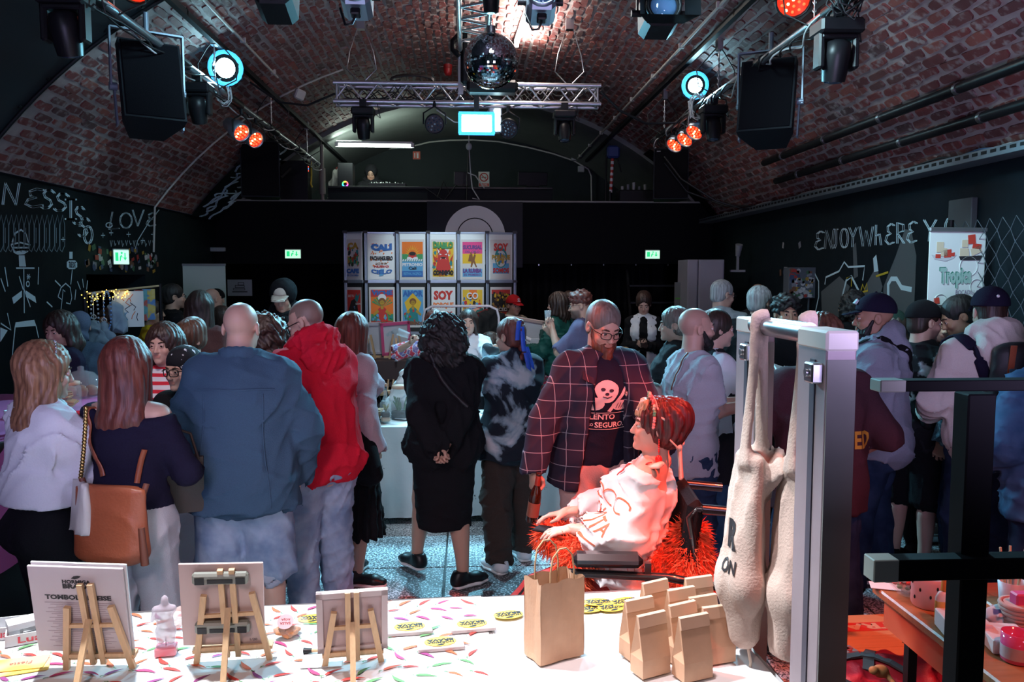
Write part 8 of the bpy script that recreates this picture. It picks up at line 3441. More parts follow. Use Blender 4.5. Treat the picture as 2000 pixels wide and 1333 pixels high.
# the stalls in the middle of the room
t=thing('stall_table','long stall table in the middle of the room under a pale cloth','table',(-.95,7.05,.745),0)
g=MB()
g.box((1.05,-.38,-.025),(2.1,.76,.03))
g.obj('table_top',WHITE,t)
for sx in(.1,2.0):
 for sy in(-.08,-.68):
  g=MB()
  g.bar((sx,sy,-.04),(sx,sy,-.745),.03)
  g.obj('leg',BLACKM,t)
mc=tag(drape(2.12,.78,.70,.016,100,7).obj('tablecloth',mat('pale_cloth',(.68,.72,.74),.85,bump=.2,scale=30),None,(-.96,7.06,.752),(0,0,0)),'pale tablecloth hanging to the floor, scattered with small black sketches, mid room','tablecloth')
g=MB()
rr=random.Random(6)
for i in range(26):
 x_,z_=rr.uniform(.05,2.05),rr.uniform(-.62,-.08)
 for k_ in range(4):
  a=rr.uniform(0,6)
  g.add([(x_,-.845,z_),(x_+.018*math.cos(a),-.845,z_+.018*math.sin(a)),(x_+.018*math.cos(a)+.004,-.845,z_+.018*math.sin(a)+.004)],[(0,1,2)])
tag(g.obj('sketch_print',INK,mc),kind='stuff')
MZ=.765
def put(px,py,y=None,z=MZ):
 p=PT(px,py,z)if y is None else Vector((X(px,y),y,z))
 return p
t=thing('terrarium_bottle','square glass bottle with dark soil and a small plant, on the mid room table','bottle',(X(750,6.42),6.42,MZ),12)
g=MB()
g.box((0,0,.085),(.085,.085,.17),bev=.018)
g.lathe([(.03,.168),(.014,.21),(.013,.27),(.016,.275),(.016,.285)],n=14)
g.obj('bottle',GLASS,t)
g=MB()
g.box((0,0,.025),(.07,.07,.035),bev=.01)
g.obj('sand',mat('sand',(.45,.30,.20),.9),t)
g=MB()
g.box((0,0,.062),(.07,.07,.04),bev=.01)
g.obj('soil',mat('soil',(.02,.012,.012),.9,bump=.4,scale=90),t)
g=MB()
rr=random.Random(3)
for i in range(14):
 a,h_=rr.uniform(0,6.3),rr.uniform(.03,.07)
 g.tube([(0,0,.08),(.012*math.cos(a),.012*math.sin(a),.08+h_*.6),(.024*math.cos(a),.024*math.sin(a),.08+h_)],.003,4)
g.obj('plant',mat('dry_plant',(.25,.18,.06),.8),t)
g=MB()
g.cyl((0,0,.283),(0,0,.305),.014,n=10)
g.obj('cork',mat('cork',(.40,.18,.12),.8),t)
t=thing('terrarium_jar','big glass jar with plants and a wooden lid beside the square bottle','jar',(X(782,6.62),6.62,MZ),0)
g=MB()
g.lathe([(.085,0),(.10,.03),(.10,.17),(.07,.22),(.068,.24)],n=20)
g.obj('jar',GLASS,t)
g=MB()
g.lathe([(.074,.24),(.076,.265),(.04,.27)],n=18)
g.obj('lid',mat('jar_lid',(.50,.28,.2),.6),t)
g=MB()
g.lathe([(.08,.012),(.09,.05),(.03,.07)],n=16)
g.obj('soil',mat('soil',(0,0,0)),t)
g=MB()
for i in range(22):
 a,h_=rr.uniform(0,6.3),rr.uniform(.05,.12)
 g.tube([(.04*math.cos(a),.04*math.sin(a),.06),(.05*math.cos(a),.05*math.sin(a),.06+h_*.6),(.07*math.cos(a),.07*math.sin(a),.06+h_)],.004,4)
g.obj('plant',mat('jar_green',(.10,.16,.07),.8),t)
t=thing('woven_basket','small woven basket beside the terrarium bottle','basket',(X(727,6.5),6.5,MZ),0)
g=MB()
for k_ in range(6):
 g.tube([((.045+.003*k_)*math.cos(a),(.045+.003*k_)*math.sin(a),.008+.013*k_)for a in np.linspace(0,2*PI,18)[:-1]],.0075,5,True)
g.obj('weave',mat('wicker',(.30,.16,.08),.8),t)
t=thing('price_tent','folded cream card standing at the left of the mid room table','card',(X(717,6.42),6.42,MZ),20)
g=MB()
for s_ in(-1,1):
 g.box((0,s_*.03,.15),(.11,.006,.31),rot=(s_*.19,0,0))
g.obj('card',mat('cream_card',(.62,.55,.40),.7),t)
CLW=mat('white_fabric',(.74,.76,.8),.9,bump=.2,scale=60)
t=thing('fabric_cone','white cloth draped over a cone on the mid room table','display',(X(782,6.85),6.85,MZ),0)
S=SDF()
S.ec((0,0,.0),(.03,0,.34),.15,.03,.11,.025,k=.02)
S.cut((0,0,.002),(0,0,-1))
v,q=S.geo(.011,None,wrinkles(6,.03,40))
link('cloth',mesh_np('cloth',v,q,CLW),t)
t=thing('jewellery_stand','bamboo stand with dangling earrings on the mid room table','stand',(X(755,6.95),6.95,MZ),-8)
g=MB()
g.cyl((-.16,0,.14),(.10,0,.17),.022,n=10)
for i in range(5):
 g.cyl((-.02+.03*i,-.01,.02),(.0+.045*i,.02,.27),.008,n=6)
g.box((0,0,.01),(.3,.08,.02))
g.obj('bamboo',mat('bamboo',(.42,.22,.12),.6),t)
g=MB()
g.tube([(-.03+.035*math.cos(a),-.03,.14+.06*math.sin(a))for a in np.linspace(0,6.2,14)],.004,5,True)
g.obj('earring',BLACKM,t)
rr=random.Random(14)
for i in range(16):
 y_=6.45+.5*((i*7)%16)/16
 px=(700+i//3*21+(i%3)*5)if i<13 else 922+(i-12)*8
 k_=i%3
 where=', %s from the left'%('first','second','third','fourth','fifth','sixth')[i//3]
 t=thing(('jewellery_card','trinket','folded_cloth')[k_],('small pale jewellery card on the mid room table','dark trinket on the mid room table','little folded white cloth on the mid room table')[k_]+where,('card','trinket','cloth')[k_],(X(px,y_),y_,MZ),rr.uniform(-40,40),('jewellery cards on the mid table','trinkets on the mid table','folded cloths on the mid table')[k_])
 g=MB()
 if k_==0:
  g.box((0,0,.003),(.10,.07,.006))
  g.obj('card',PAPER,t)
  g=MB()
  for s_ in(-1,1):
   g.tube([(s_*.02+.012*math.cos(a),.012*math.sin(a),.008)for a in np.linspace(0,6,8)],.003,4)
  g.obj('earring',BLACKM,t)
 elif k_==1:
  g.lathe([(.02,0),(.035,.012),(.02,.028),(.006,.034)],n=10)
  g.obj('stone',BLACKP,t)
 else:
  g.box((0,0,.018),(.14,.1,.036),bev=.012)
  g.obj('fold',CLW,t)
# second row table with canvases on easels
t=thing('back_stall_table','dark stall table carrying canvases, behind the stall keepers','table',(-1.3,9.4,.78),0)
g=MB()
g.box((.75,-.35,-.02),(2.6,.7,.04))
g.obj('table_top',mat('table_dark',(.05,.03,.03),.6),t)
g=MB()
g.box((.3,-.4,.12),(1.3,.4,.22),bev=.01)
g.obj('riser',mat('riser_dark',(.06,.035,.035),.6),t)
for sx in(-.4,1.95):
 for sy in(-.05,-.65):
  g=MB()
  g.bar((sx,sy,-.02),(sx,sy,-.78),.04)
  g.obj('leg',BLACKM,t)
def canvas_easel(lc,le,px,y,z,w,h,rz,edge,cloud=False,tilt=0):
 c=Vector((X(px,y),y,z))
 cv=thing('canvas',lc,'canvas',c+Vector((0,0,h/2+.03)),rz,'stretched canvases on the back stall',rot=(R(104),R(tilt),R(rz)))
 g=MB()
 g.box((0,0,-.012),(w,h,.010))
 g.obj('cloth',mat('canvas_white',(.66,.66,.70),.8),cv)
 g=MB()
 for sx,sy,bw,bh in((0,1,w,.03),(0,-1,w,.03),(1,0,.03,h),(-1,0,.03,h)):
  g.box((sx*(w/2-.015),sy*(h/2-.015),.002),(bw,bh,.022))
 g.obj('stretcher',edge,cv)
 if cloud:
  g=MB()
  for dx,dy,r_ in((-.05,0,.035),(0,.015,.045),(.05,0,.035),(.08,-.01,.025),(-.085,-.012,.024)):
   g.prism([(dx+r_*math.cos(a),.06+dy+r_*math.sin(a)*.8)for a in np.linspace(0,6.1,14)],-.006,-.005)
  g.obj('cloud',mat('cloud_print',(.55,.66,.70),.8),cv)
 e=thing('table_easel',le,'easel',(X(px,y),y-.05,z),rz,'wooden easels on the back stall')
 for s_ in(-1,1):
  g=MB()
  g.bar((s_*.07,-.03,0),(s_*.03,-.06,h*.72),.02)
  g.obj('front_leg',WOODL,e)
 g=MB()
 g.bar((0,-.20,0),(0,-.05,h*.6),.02)
 g.obj('rear_leg',WOODL,e)
 g=MB()
 g.box((0,.0,.02),(w*.8,.05,.02))
 g.obj('ledge',WOODL,e)
CEDGE,PEDGE=mat('canvas_edge2',(.62,.60,.66),.7),mat('pink_edge',(.72,.10,.25),.6)
canvas_easel('white canvas seen from behind, left of the pink edged one','wooden easel behind the left white canvas',722,9.0,1.02,.30,.36,-14,CEDGE,tilt=-3)
canvas_easel('canvas with a little cloud and a pink edge, on the back stall','wooden easel behind the pink edged canvas',772,8.95,1.02,.32,.37,10,PEDGE,True,-4)
canvas_easel('large pale framed canvas leaning right, beyond the braided hair','wooden easel under the large pale framed canvas',1022,9.3,.80,.48,.62,-20,mat('canvas_edge3',(.55,.40,.36),.7),tilt=8)
for px,y,z,w,h,lb,tx,c in((1043,9.1,.8,.22,.42,'small white sign reading a handwritten price beside the green jacket','2016',(.62,.64,.68)),(1062,9.05,.56,.42,.30,'red sign with white letters under the price sign','ZO',(.5,.04,.06))):
 t=thing('stall_sign',lb,'sign',(X(px,y),y,z+h/2),-6,None,(R(96),0,R(-6)))
 g=MB()
 g.box((0,0,-.006),(w,h,.012))
 g.obj('board',mat('sign_%s'%tx,c,.7),t)
 g=MB()
 put_text(g,tx,0,h*.2,w*.7,h*.28,.001,.03)
 g.obj('lettering',mat('sign_ink_%s'%tx,(.40,.22,.1)if tx=='2016' else(.7,.62,.6),.7),t)
t=thing('low_stall','low white stall box under the red sign','table',(X(1062,9.3),9.3,0),-6)
g=MB()
g.box((0,0,.34),(.5,.4,.68),bev=.01)
g.obj('box',mat('stall_white',(.5,.52,.56),.7),t)
# clothes rack
YR=8.75
x0,x1,zr=X(826,YR),X(974,YR),ZH(598,YR)
t=thing('clothes_rack','white tube clothes rack in front of the poster wall','clothes rack',(x0,YR,0),0)
RKM=mat('rack_white',(.75,.72,.75),.4)
g=MB()
L_=x1-x0
g.tube([(0,0,.05),(0,0,zr-.12),(.02,0,zr-.04),(.10,0,zr),(L_-.10,0,zr),(L_-.02,0,zr-.04),(L_,0,zr-.12),(L_,0,.05)],.014,8)
g.obj('tube_frame',RKM,t)
for xx in(0,L_):
 g=MB()
 g.bar((xx,-.25,.04),(xx,.25,.04),.025)
 g.obj('foot',RKM,t)
GCOL=[((.30,.36,.45),'pale blue blouse'),((.45,.5,.56),'grey white shirt'),((.62,.34,.26),'salmon robe'),((.03,.12,.11),'dark green cardigan'),((.16,.02,.02),'dark red jacket'),((.02,.02,.02),'black coat'),((.05,.03,.04),'dark brown shirt')]
for i,(c,nm)in enumerate(GCOL):
 xx=.46+.052*i
 if xx>L_-.04:
  break
 gm=thing('hanging_garment',nm+' hanging on the white clothes rack','garment',(x0+xx,YR,zr),72-6*i,'garments on the clothes rack')
 S=SDF()
 S.ec((-.17,0,-.14),(0,0,-.09),.05,.055,.03,.03,k=.03)
 S.ec((.17,0,-.14),(0,0,-.09),.05,.055,.03,.03,k=.03)
 S.ec((0,0,-.12),(0,0,-.70),.16,.22,.035,.05,k=.03,cuts=[((0,0,-.68),(0,0,-1))])
 for s_ in(-1,1):
  S.ec((s_*.18,0,-.15),(s_*.24,0,-.55),.05,.045,.03,.03,k=.03)
 v,q=S.geo(.015,None,wrinkles(i+3,.022,50))
 link('garment',mesh_np('garment',v,q,cloth('garment_%d'%i,c,.2)),gm)
 g=MB()
 g.tube([(.0,0,-.10),(0,0,-.035),(.018,0,-.01),(0,0,.016),(-.016,0,.002)],.003,5)
 g.tube([(-.17,0,-.13),(0,0,-.08),(.17,0,-.13)],.006,5)
 g.obj('hanger',RKM,gm)
for i,(px,y,z)in enumerate(((985,8.9,1.12),(1000,9.0,1.02),(1015,8.95,1.05))):
 t=thing('necklace_bust',('left','middle','right')[i]+' silvery necklace stand beyond the braided hair','stand',(X(px,y),y,.78),0,'necklace stands')
 g=MB()
 g.cyl((0,0,0),(0,0,z-.6),.012,n=8)
 g.lathe([(.06,0),(.06,.012),(.01,.016)],n=12)
 g.cyl((-.12,0,z-.55+.05),(.12,0,z-.62),.022,n=10)
 g.obj('stand',RKM,t)
 g=MB()
 rr=random.Random(i)
 for k_ in range(24):
  u=rr.uniform(-.11,.11)
  g.sph((u,-.02,z-.6-rr.uniform(0,.14)),.009,5,4)
 tag(g.obj('beads',mat('silver_beads',(.6,.6,.62),.25,.8),t),kind='stuff')
# poster wall
YP=11.5
PX=[(672,712),(716,774),(779,834),(838,893),(897,949),(953,1003)]
PFRAME=mat('panel_frame',(.38,.44,.55),.4,.6)
PWHITE=mat('panel_white',(.70,.74,.76),.6)
PGREY=mat('panel_black',(.008,.009,.011),.7)
dw=thing('display_wall','folding display wall of white panels carrying two rows of posters','display wall',(0,YP,0))
C={n_:mat('ink_'+n_,c,.75)for n_,c in dict(red=(.50,.035,.03),orange=(.72,.16,.02),yellow=(.68,.42,.03),blue=(.03,.12,.38),lblue=(.10,.32,.55),green=(.05,.26,.10),teal=(.02,.20,.22),pink=(.66,.06,.22),black=(.015,.012,.015),white=(.68,.68,.70),cream=(.58,.56,.56),brown=(.20,.08,.03),gold=(.42,.25,.03),purple=(.13,.05,.20)).items()}
ROWZ=[(ZH(455,YP),ZH(550,YP)),(ZH(550,YP),ZH(650,YP)),(ZH(650,YP),.45)]
class Art:
 """flat printed layers on one sheet: each call prints a little above the last"""
 def __init__(s,w,h):
  s.w,s.h,s.g,s.z,s.mats=w,h,MB(),.001,[]
 def use(s,c):
  if C[c]not in s.mats:
   s.mats.append(C[c])
  s.g.mi=s.mats.index(C[c])
  s.z+=.00035
 def poly(s,c,pts):
  s.use(c)
  s.g.add([(x*s.w/2,y*s.h/2,s.z)for x,y in pts],[tuple(range(len(pts)))])
 def rect(s,c,x0,y0,x1,y1):
  s.poly(c,[(x0,y0),(x1,y0),(x1,y1),(x0,y1)])
 def disc(s,c,x,y,rx,ry=None,a0=0,a1=360):
  ry=ry or rx*s.w/s.h
  n=18
  s.poly(c,[(x+rx*math.cos(R(a0+(a1-a0)*i/n)),y+ry*math.sin(R(a0+(a1-a0)*i/n)))for i in range(n)])
 def text(s,c,t,y,w=.8,h=.2,x=0,bold=.04,arc=0):
  s.use(c)
  put_text(s.g,t,x*s.w/2,y*s.h/2,w*s.w,h*s.h/2,s.z,bold,0,arc*s.h/2)
def spots(a,cols,n,box,seed,s_=.12):
 r_=random.Random(seed)
 for i in range(n):
  x,y=r_.uniform(box[0],box[2]),r_.uniform(box[1],box[3])
  k=r_.uniform(.5,1)*s_
  th=r_.uniform(0,6)
  a.poly(r_.choice(cols),[(x+k*math.cos(th+q)*(1 if q%2<1 else .6),y+k*.7*math.sin(th+q))for q in(0,1.1,2.2,3.3,4.6,5.5)])
def figure(a,skin,hair,dress):
 a.poly(dress,[(-.5,-.75),(.5,-.75),(.35,-.1),(.12,.02),(-.12,.02),(-.35,-.1)])
 a.poly(skin,[(-.1,.1),(.1,.1),(.12,-.1),(-.12,-.1)])
 a.disc(hair,0,.30,.30)
 a.disc(skin,0,.24,.2)
 a.poly(skin,[(-.35,-.1),(-.75,-.35),(-.68,-.45),(-.25,-.25)])
 a.poly(skin,[(.35,-.1),(.75,-.35),(.68,-.45),(.25,-.25)])
 a.disc('black',-.08,.27,.03)
 a.disc('black',.08,.27,.03)
 a.poly('red',[(-.06,.14),(.06,.14),(0,.11)])
def d_coffee(a):
 a.text('gold','CA',.70,.75,.36,bold=.08)
 a.text('gold','PA',-.05,.75,.4,bold=.08)
 spots(a,['green','brown','red','teal','black'],40,(-.6,-.3,.7,.6),2,.2)
 a.text('blue','CAFE',-.62,.85,.26,bold=.08)
 a.text('blue','DE COLOMBIA',-.85,.8,.10)
def d_cali(a):
 spots(a,['orange'],26,(-.85,-.4,.85,.9),4,.09)
 a.text('blue','CALI',.62,.86,.36,bold=.09,arc=-.06)
 a.text('black','PACHANGUERO',.06,.92,.24,bold=.06)
 a.text('brown','LUZ DE UN',-.22,.45,.11)
 a.text('red','NUEVO',-.38,.6,.13)
 a.poly('lblue',[(-.2,-.9),(.15,-.85),(.2,-.5),(-.1,-.5)])
 a.text('blue','CIELO',-.68,.86,.22,bold=.05,arc=-.08)
def d_sun(a):
 a.rect('orange',-.92,.1,.92,.92)
 a.rect('green',-.92,.0,.92,.28)
 for i in range(11):
  q=R(15*i+15)
  a.poly('yellow',[(.40*math.cos(q-.08),.18+.34*math.sin(q-.08)),(.75*math.cos(q),.18+.6*math.sin(q)),(.40*math.cos(q+.08),.18+.34*math.sin(q+.08))])
 a.disc('red',0,.15,.36)
 a.disc('black',0,.30,.3,.1)
 a.poly('black',[(-.12,.4),(.12,.4),(.2,.2),(-.2,.2)])
 a.poly('white',[(-.5,0),(-.45,.12),(-.2,.12),(0,.06),(.2,.12),(.45,.12),(.5,0)])
 a.rect('teal',-.92,-.12,.92,.0)
 a.rect('lblue',-.92,-.92,.92,-.12)
 for i in range(9):
  a.poly('white',[(-.9+.2*i,-.1),(-.78+.2*i,-.1),(-.72+.2*i,.0),(-.84+.2*i,.0)])
 a.rect('blue',-.92,-.92,.92,-.62)
 a.text('white','PETRONIO',-.28,.88,.18,bold=.04)
 a.text('black','Cali',-.47,.35,.16)
 a.text('lblue','FESTIVAL PACIFICO',-.76,.8,.14)
def d_devil(a):
 a.rect('yellow',-.92,-.92,.92,.92)
 spots(a,['white','orange','teal','red','cream'],46,(-.85,-.8,.85,.5),6,.2)
 a.poly('red',[(-.4,.3),(.4,.3),(.65,-.5),(.3,-.7),(-.3,-.7),(-.65,-.5)])
 a.disc('red',0,.28,.42)
 for s_ in(-1,1):
  a.poly('white',[(s_*.3,.42),(s_*.55,.60),(s_*.42,.32)])
  a.poly('white',[(s_*.1,.26),(s_*.34,.32),(s_*.3,.22)])
  a.poly('white',[(s_*.2,.12),(s_*.26,-.02),(s_*.12,.1)])
  a.poly('red',[(s_*.6,.0),(s_*.9,.3),(s_*.75,-.1)])
 a.poly('black',[(-.25,.12),(.25,.12),(.12,.04),(-.12,.04)])
 a.text('green','DIABLO',.74,.86,.36,bold=.07,arc=-.05)
 a.text('black','CONMIGO',-.70,.9,.26,bold=.08)
def d_sucursal(a):
 a.rect('pink',-.92,.28,.92,.92)
 a.rect('yellow',-.92,-.22,.92,.30)
 a.rect('cream',-.92,-.6,.92,-.22)
 a.rect('lblue',-.92,-.92,.92,-.5)
 a.text('purple','SUCURSAL',.64,.88,.24,bold=.07)
 a.text('purple','DEL CIELO',.40,.66,.12,bold=.04)
 a.poly('brown',[(-.28,.25),(-.02,.30),(.05,.1),(.2,.28),(.32,.2),(.2,-.05),(.45,-.42),(.32,-.42),(.1,-.15),(-.05,-.42),(-.18,-.4),(-.1,-.12),(-.4,-.1)])
 a.disc('brown',-.14,.33,.09)
 a.disc('brown',.24,.32,.09)
 a.text('purple','LA RUMBA',-.60,.88,.24,bold=.07)
 a.text('purple','ES PRIMERO',-.82,.78,.11,bold=.03)
def d_soy(a,big=True):
 c1,c2=('red','gold')if big else('red','orange')
 if not big:
  a.text(c1,'SOY',.62,.86,.5,bold=.06)
  a.text(c2,'PORQUE',.08,.9,.34,bold=.05)
  a.text('red','SOMOS',-.38,.8,.3,bold=.05)
  return
 a.rect('lblue',-.8,-.75,.8,-.2)
 a.disc('teal',0,.1,.62,.55)
 a.disc('cream',0,.05,.5,.44)
 spots(a,['blue','teal','lblue','gold'],20,(-.45,-.2,.45,.3),8,.18)
 a.text(c1,'SOY',.66,.72,.42,bold=.05)
 a.text(c2,'PORQUE',.10,.9,.3,bold=.05)
 a.text('red','SOMOS',-.58,.8,.26,bold=.05)
def d_whale(a):
 a.rect('red',-.92,-.92,.92,.92)
 a.poly('black',[(-.8,-.9),(-.7,-.1),(-.35,.35),(.1,.45),(.45,.2),(.6,-.3),(.65,-.9)])
 a.poly('teal',[(.1,.45),(.35,.75),(.5,.6),(.85,.75),(.6,.4),(.45,.25)])
 a.text('cream','DE TU',.6,.4,.12,x=-.35)
 a.text('cream','LECHO',.2,.35,.1,x=.6)
 spots(a,['purple','lblue'],8,(-.4,-.7,.3,.1),3,.1)
def d_viche(a):
 a.rect('orange',-.92,-.92,.92,.92)
 a.rect('red',-.92,.55,.92,.92)
 a.rect('green',-.92,-.92,.92,-.35)
 for i in range(9):
  q=R(20+17*i)
  a.poly('green',[(0,0),(.85*math.cos(q-.1),.1+.5*math.sin(q-.1)),(.9*math.cos(q+.06),.1+.5*math.sin(q+.06))])
 a.text('blue','VICHE',.74,.86,.26,bold=.06,arc=-.05)
 a.disc('white',0,.5,.34,.2)
 figure(a,'gold','brown','red')
 spots(a,['lblue','teal','yellow'],12,(-.85,-.75,.85,-.4),5,.16)
 a.text('red','REVOLUCION',-.80,.9,.2,bold=.05)
def d_amor(a):
 a.rect('lblue',-.92,-.92,.92,.92)
 a.text('blue','AMOR',.72,.9,.34,bold=.06)
 a.poly('yellow',[(0,.75),(.75,.25),(.5,-.2),(-.5,-.2),(-.75,.25)])
 figure(a,'gold','brown','teal')
 spots(a,['red','green','teal'],14,(-.85,-.7,.85,-.1),7,.14)
 a.text('brown','PERCEBIENDO',-.82,.92,.18,bold=.05)
def d_cocol(a):
 a.rect('yellow',-.92,-.92,.92,.92)
 a.rect('orange',-.3,.4,.4,.92)
 spots(a,['blue','red','white','orange','black','lblue'],44,(-.85,-.8,.85,.5),9,.2)
 a.text('white','CO',.60,.55,.36,bold=.03)
 for i in range(5):
  a.rect('blue' if i%2 else 'white',-.45+.03*i,-.28+.06*i,.45-.03*i,-.22+.06*i)
def d_lion(a):
 a.rect('black',-.92,-.92,.92,.92)
 a.rect('red',-.92,.7,.92,.92)
 a.rect('red',-.92,-.92,.92,-.25)
 spots(a,['gold','brown','yellow','black'],60,(-.8,-.1,.8,.75),10,.17)
 a.text('cream','SUCEDE',-.12,.85,.18,bold=.03)
 spots(a,['yellow','brown'],14,(-.5,-.8,.5,-.3),11,.13)
DES=[[(d_coffee,'reading CAPA CAFE over coffee plants','cream'),(d_cali,'reading CALI PACHANGUERO NUEVO CIELO','white'),(d_sun,'with a rising sun over blue, reading PETRONIO','cream'),(d_devil,'with a red horned mask, reading DIABLO CONMIGO','cream'),(d_sucursal,'with dancers on yellow, reading SUCURSAL DEL CIELO','cream'),(d_soy,'reading SOY PORQUE SOMOS over a blue arch','cream')],[(d_whale,'with a dark whale on red','cream'),(d_viche,'with a golden figure, reading VICHE REVOLUCION','cream'),(d_amor,'with a figure in a yellow star on blue','cream'),(lambda a:d_soy(a,False),'reading SOY PORQUE in red and orange letters','white'),(d_cocol,'with jumbled bright shapes on yellow, reading CO','cream'),(d_lion,'with a dark golden mane and red border','cream')]]
for i,(pa,pb)in enumerate(PX):
 xa,xb=X(pa,YP),X(pb,YP)
 w=xb-xa
 an=(-26,9,-4,6,-8,14)[i]
 wr_=w/math.cos(R(an))
 c=Vector(((xa+xb)/2,YP+(.03 if i%2 else-.03),0))
 for row,(za,zb)in enumerate(ROWZ):
  h=za-zb-.02
  g=MB()
  g.box((0,0,0),(wr_-.03,.012,h),bev=.002)
  g.obj('panel',PWHITE if row==0 else PGREY,dw,(c.x,c.y-YP,(za+zb)/2),(0,0,R(an)))
  g=MB()
  for s_ in(-1,1):
   g.box((0,-.004,s_*h/2),(wr_-.02,.025,.022))
  g.obj('rail',PFRAME,dw,(c.x,c.y-YP,(za+zb)/2),(0,0,R(an)))
  if row<2:
   ph,pw=(.55,.385)if row==0 else(.56,.40)
   if i==0:
    pw*=.98
   pw=min(pw,wr_-.06)
   d,lb,base=DES[row][i]
   nx_,ny_=math.sin(R(an)),-math.cos(R(an))
   t=thing('poster','poster '+lb+(', upper row' if row==0 else ', lower row'),'poster',(c.x+nx_*.012,c.y+ny_*.012,(za+zb)/2-(.035 if row==0 else 0)),0,'posters on the display wall',(R(90),0,R(an)))
   g=MB()
   g.box((0,0,0),(pw,ph,.002))
   g.obj('sheet',C[base],t)
   a=Art(pw*.95,ph*.95)
   d(a)
   a.g.obj('print',a.mats,t)
 for xx in((xa,)if i==0 else())+(xb,):
  g=MB()
  g.cyl((xx+.012,.0,.02),(xx+.012,0,ROWZ[0][0]+.01),.016,n=8)
  g.cyl((xx+.03,.01,.02),(xx+.03,.01,ROWZ[0][0]+.01),.012,n=8)
  o_=g.obj('post',PFRAME,dw)
  g=MB()
  for zz in(ROWZ[0][0],ROWZ[0][1],ROWZ[1][1]):
   g.box((xx+.02,-.005,zz),(.06,.05,.035))
  g.obj('joint',BLACKP,o_)
# vinyl record banner, exit signs
t=thing('record_banner','glossy black banner printed like a vinyl record under the gallery edge','banner',(X(928,12.6),12.6,ZH(447,12.6)),0,None,(R(90),0,0))
w,h=185/FPX*12.6,1.0
g=MB()
g.box((0,-.1,.005),(w,h,.01))
g.obj('sheet',mat('banner_gloss',(.003,.004,.008),.35,bump=.15,scale=2.5,spec=.12),t)
g=MB()
q_=(405-447)/FPX*12.6
g.prism([(.46*math.cos(a),-.12+.46*math.sin(a))for a in np.linspace(0,2*PI,41)[:-1]],.010,.0115)
d_=g.obj('record_label',mat('label_white',(.80,.82,.84),.6),t)
g=MB()
g.tube([(.27*math.cos(a),-.12+.27*math.sin(a),.0125)for a in np.linspace(0,2*PI,40)[:-1]],.008,4,True)
g.obj('label_ring',BLACKP,d_)
EXG=mat('exit_green_lit',(.05,.5,.2),.4,emit=(.02,.75,.25,1.0))
EXW=mat('exit_white_lit',(.8,1,.9),.4,emit=(.55,1.0,.72,1.0))
def exit_sign(label,c,w,h,rz):
 t=thing('exit_sign',label,'sign',c,rz,'lit emergency exit signs')
 g=MB()
 g.box((0,.025,.0),(w+.01,.05,h+.02),bev=.006)
 g.obj('housing',mat('sign_housing',(.5,.55,.55),.5),t)
 g=MB()
 g.box((0,-.004,-.005),(w,.008,h))
 s_=g.obj('lit_panel',EXW,t)
 g=MB()
 g.M=Euler((R(90),0,0)).to_matrix().to_4x4()
 z=.0095
 g.prism([(-w*.40,-h*.3),(-w*.2,-h*.3),(-w*.2,h*.3),(-w*.40,h*.3)],z-.001,z)
 g.prism([(w*.12,-h*.05),(w*.24,-h*.28),(w*.36,-h*.05),(w*.28,-h*.05),(w*.28,h*.28),(w*.2,h*.28),(w*.2,-h*.05)],z-.001,z)
 g.prism([(-w*.12,-h*.3),(-w*.06,-h*.3),(0,0),(.02,-h*.1),(w*.06,0),(w*.0,h*.16),(-w*.1,h*.02)],z-.001,z)
 g.prism([(w*.02+.012*math.cos(a),h*.27+.012*math.sin(a))for a in np.linspace(0,6,9)],z-.001,z)
 g.obj('pictogram',EXG,s_)
exit_sign('lit green exit sign on the left half of the black gallery front',(X(573,12.6),12.6,ZH(497,12.6)),.23,.125,0)
exit_sign('lit green exit sign on the right half of the black gallery front',(X(1274,12.6),12.6,ZH(497,12.6)),.22,.125,0)
exit_sign('lit green exit sign over the doorway in the left wall',(-XW+.1,9.0,ZH(503,9.0)),.15,.15,35)
# gallery furniture
YD=13.6
zd=ZH(372,YD)
t=thing('dj_desk','long black DJ desk along the gallery edge','desk',(0,YD,2.62))
g=MB()
x0,x1=X(650,YD),X(1075,YD)
g.box(((x0+x1)/2,0,zd-2.62-.02),(x1-x0,.7,.04),bev=.006)
g.obj('desk_top',BLACKP,t)
g=MB()
xm=X(838,YD)
g.box(((x0+xm)/2,-.33,(zd-2.62)/2-.02),(xm-x0,.02,zd-2.66)).box(((xm+x1)/2,-.31,(zd-2.62)/2-.02),(x1-xm,.02,zd-2.66))
g.obj('front_panel',mat('desk_panel',(.006,.009,.013),.6,spec=.15),t)
def gal(name,label,cat,px,py,y,build,mats,rz=0,part='body'):
 t=thing(name,label,cat,(X(px,y),y,ZH(py,y)),rz)
 g=MB()
 build(g)
 g.obj(part,mats,t)
 return t
def rgbcase(g):
 g.box((0,.1,.2),(.24,.3,.4),bev=.01)
t=gal('computer_case','black computer with a glowing rainbow fan, left end of the DJ desk','computer',678,372,13.5,rgbcase,BLACKP)
for i,c in enumerate(((1,.1,.1),(1,.7,.05),(.1,1,.2),(.05,.8,1),(.15,.2,1),(1,.1,.9))):
 g=MB()
 g.tube([(.04*math.cos(q),-.055,.06+.04*math.sin(q))for q in np.linspace(i*PI/3,(i+1)*PI/3,5)],.012,5)
 g.obj('fan_light',mat('rgb_%d'%i,c,.4,emit=(*c,1.5)),t)
for px,w,lb in((905,.3,'left'),(1040,.5,'right')):
 t=gal('monitor','black flat monitor on the %s part of the DJ desk'%lb,'monitor',px,366,13.7,lambda g:g.box((0,0,.12),(w,.04,.22),rot=(.1,0,0),bev=.008),BLACKP,8)
 g=MB()
 g.box((0,.02,0),(.2,.15,.02))
 g.obj('stand',BLACKP,t)
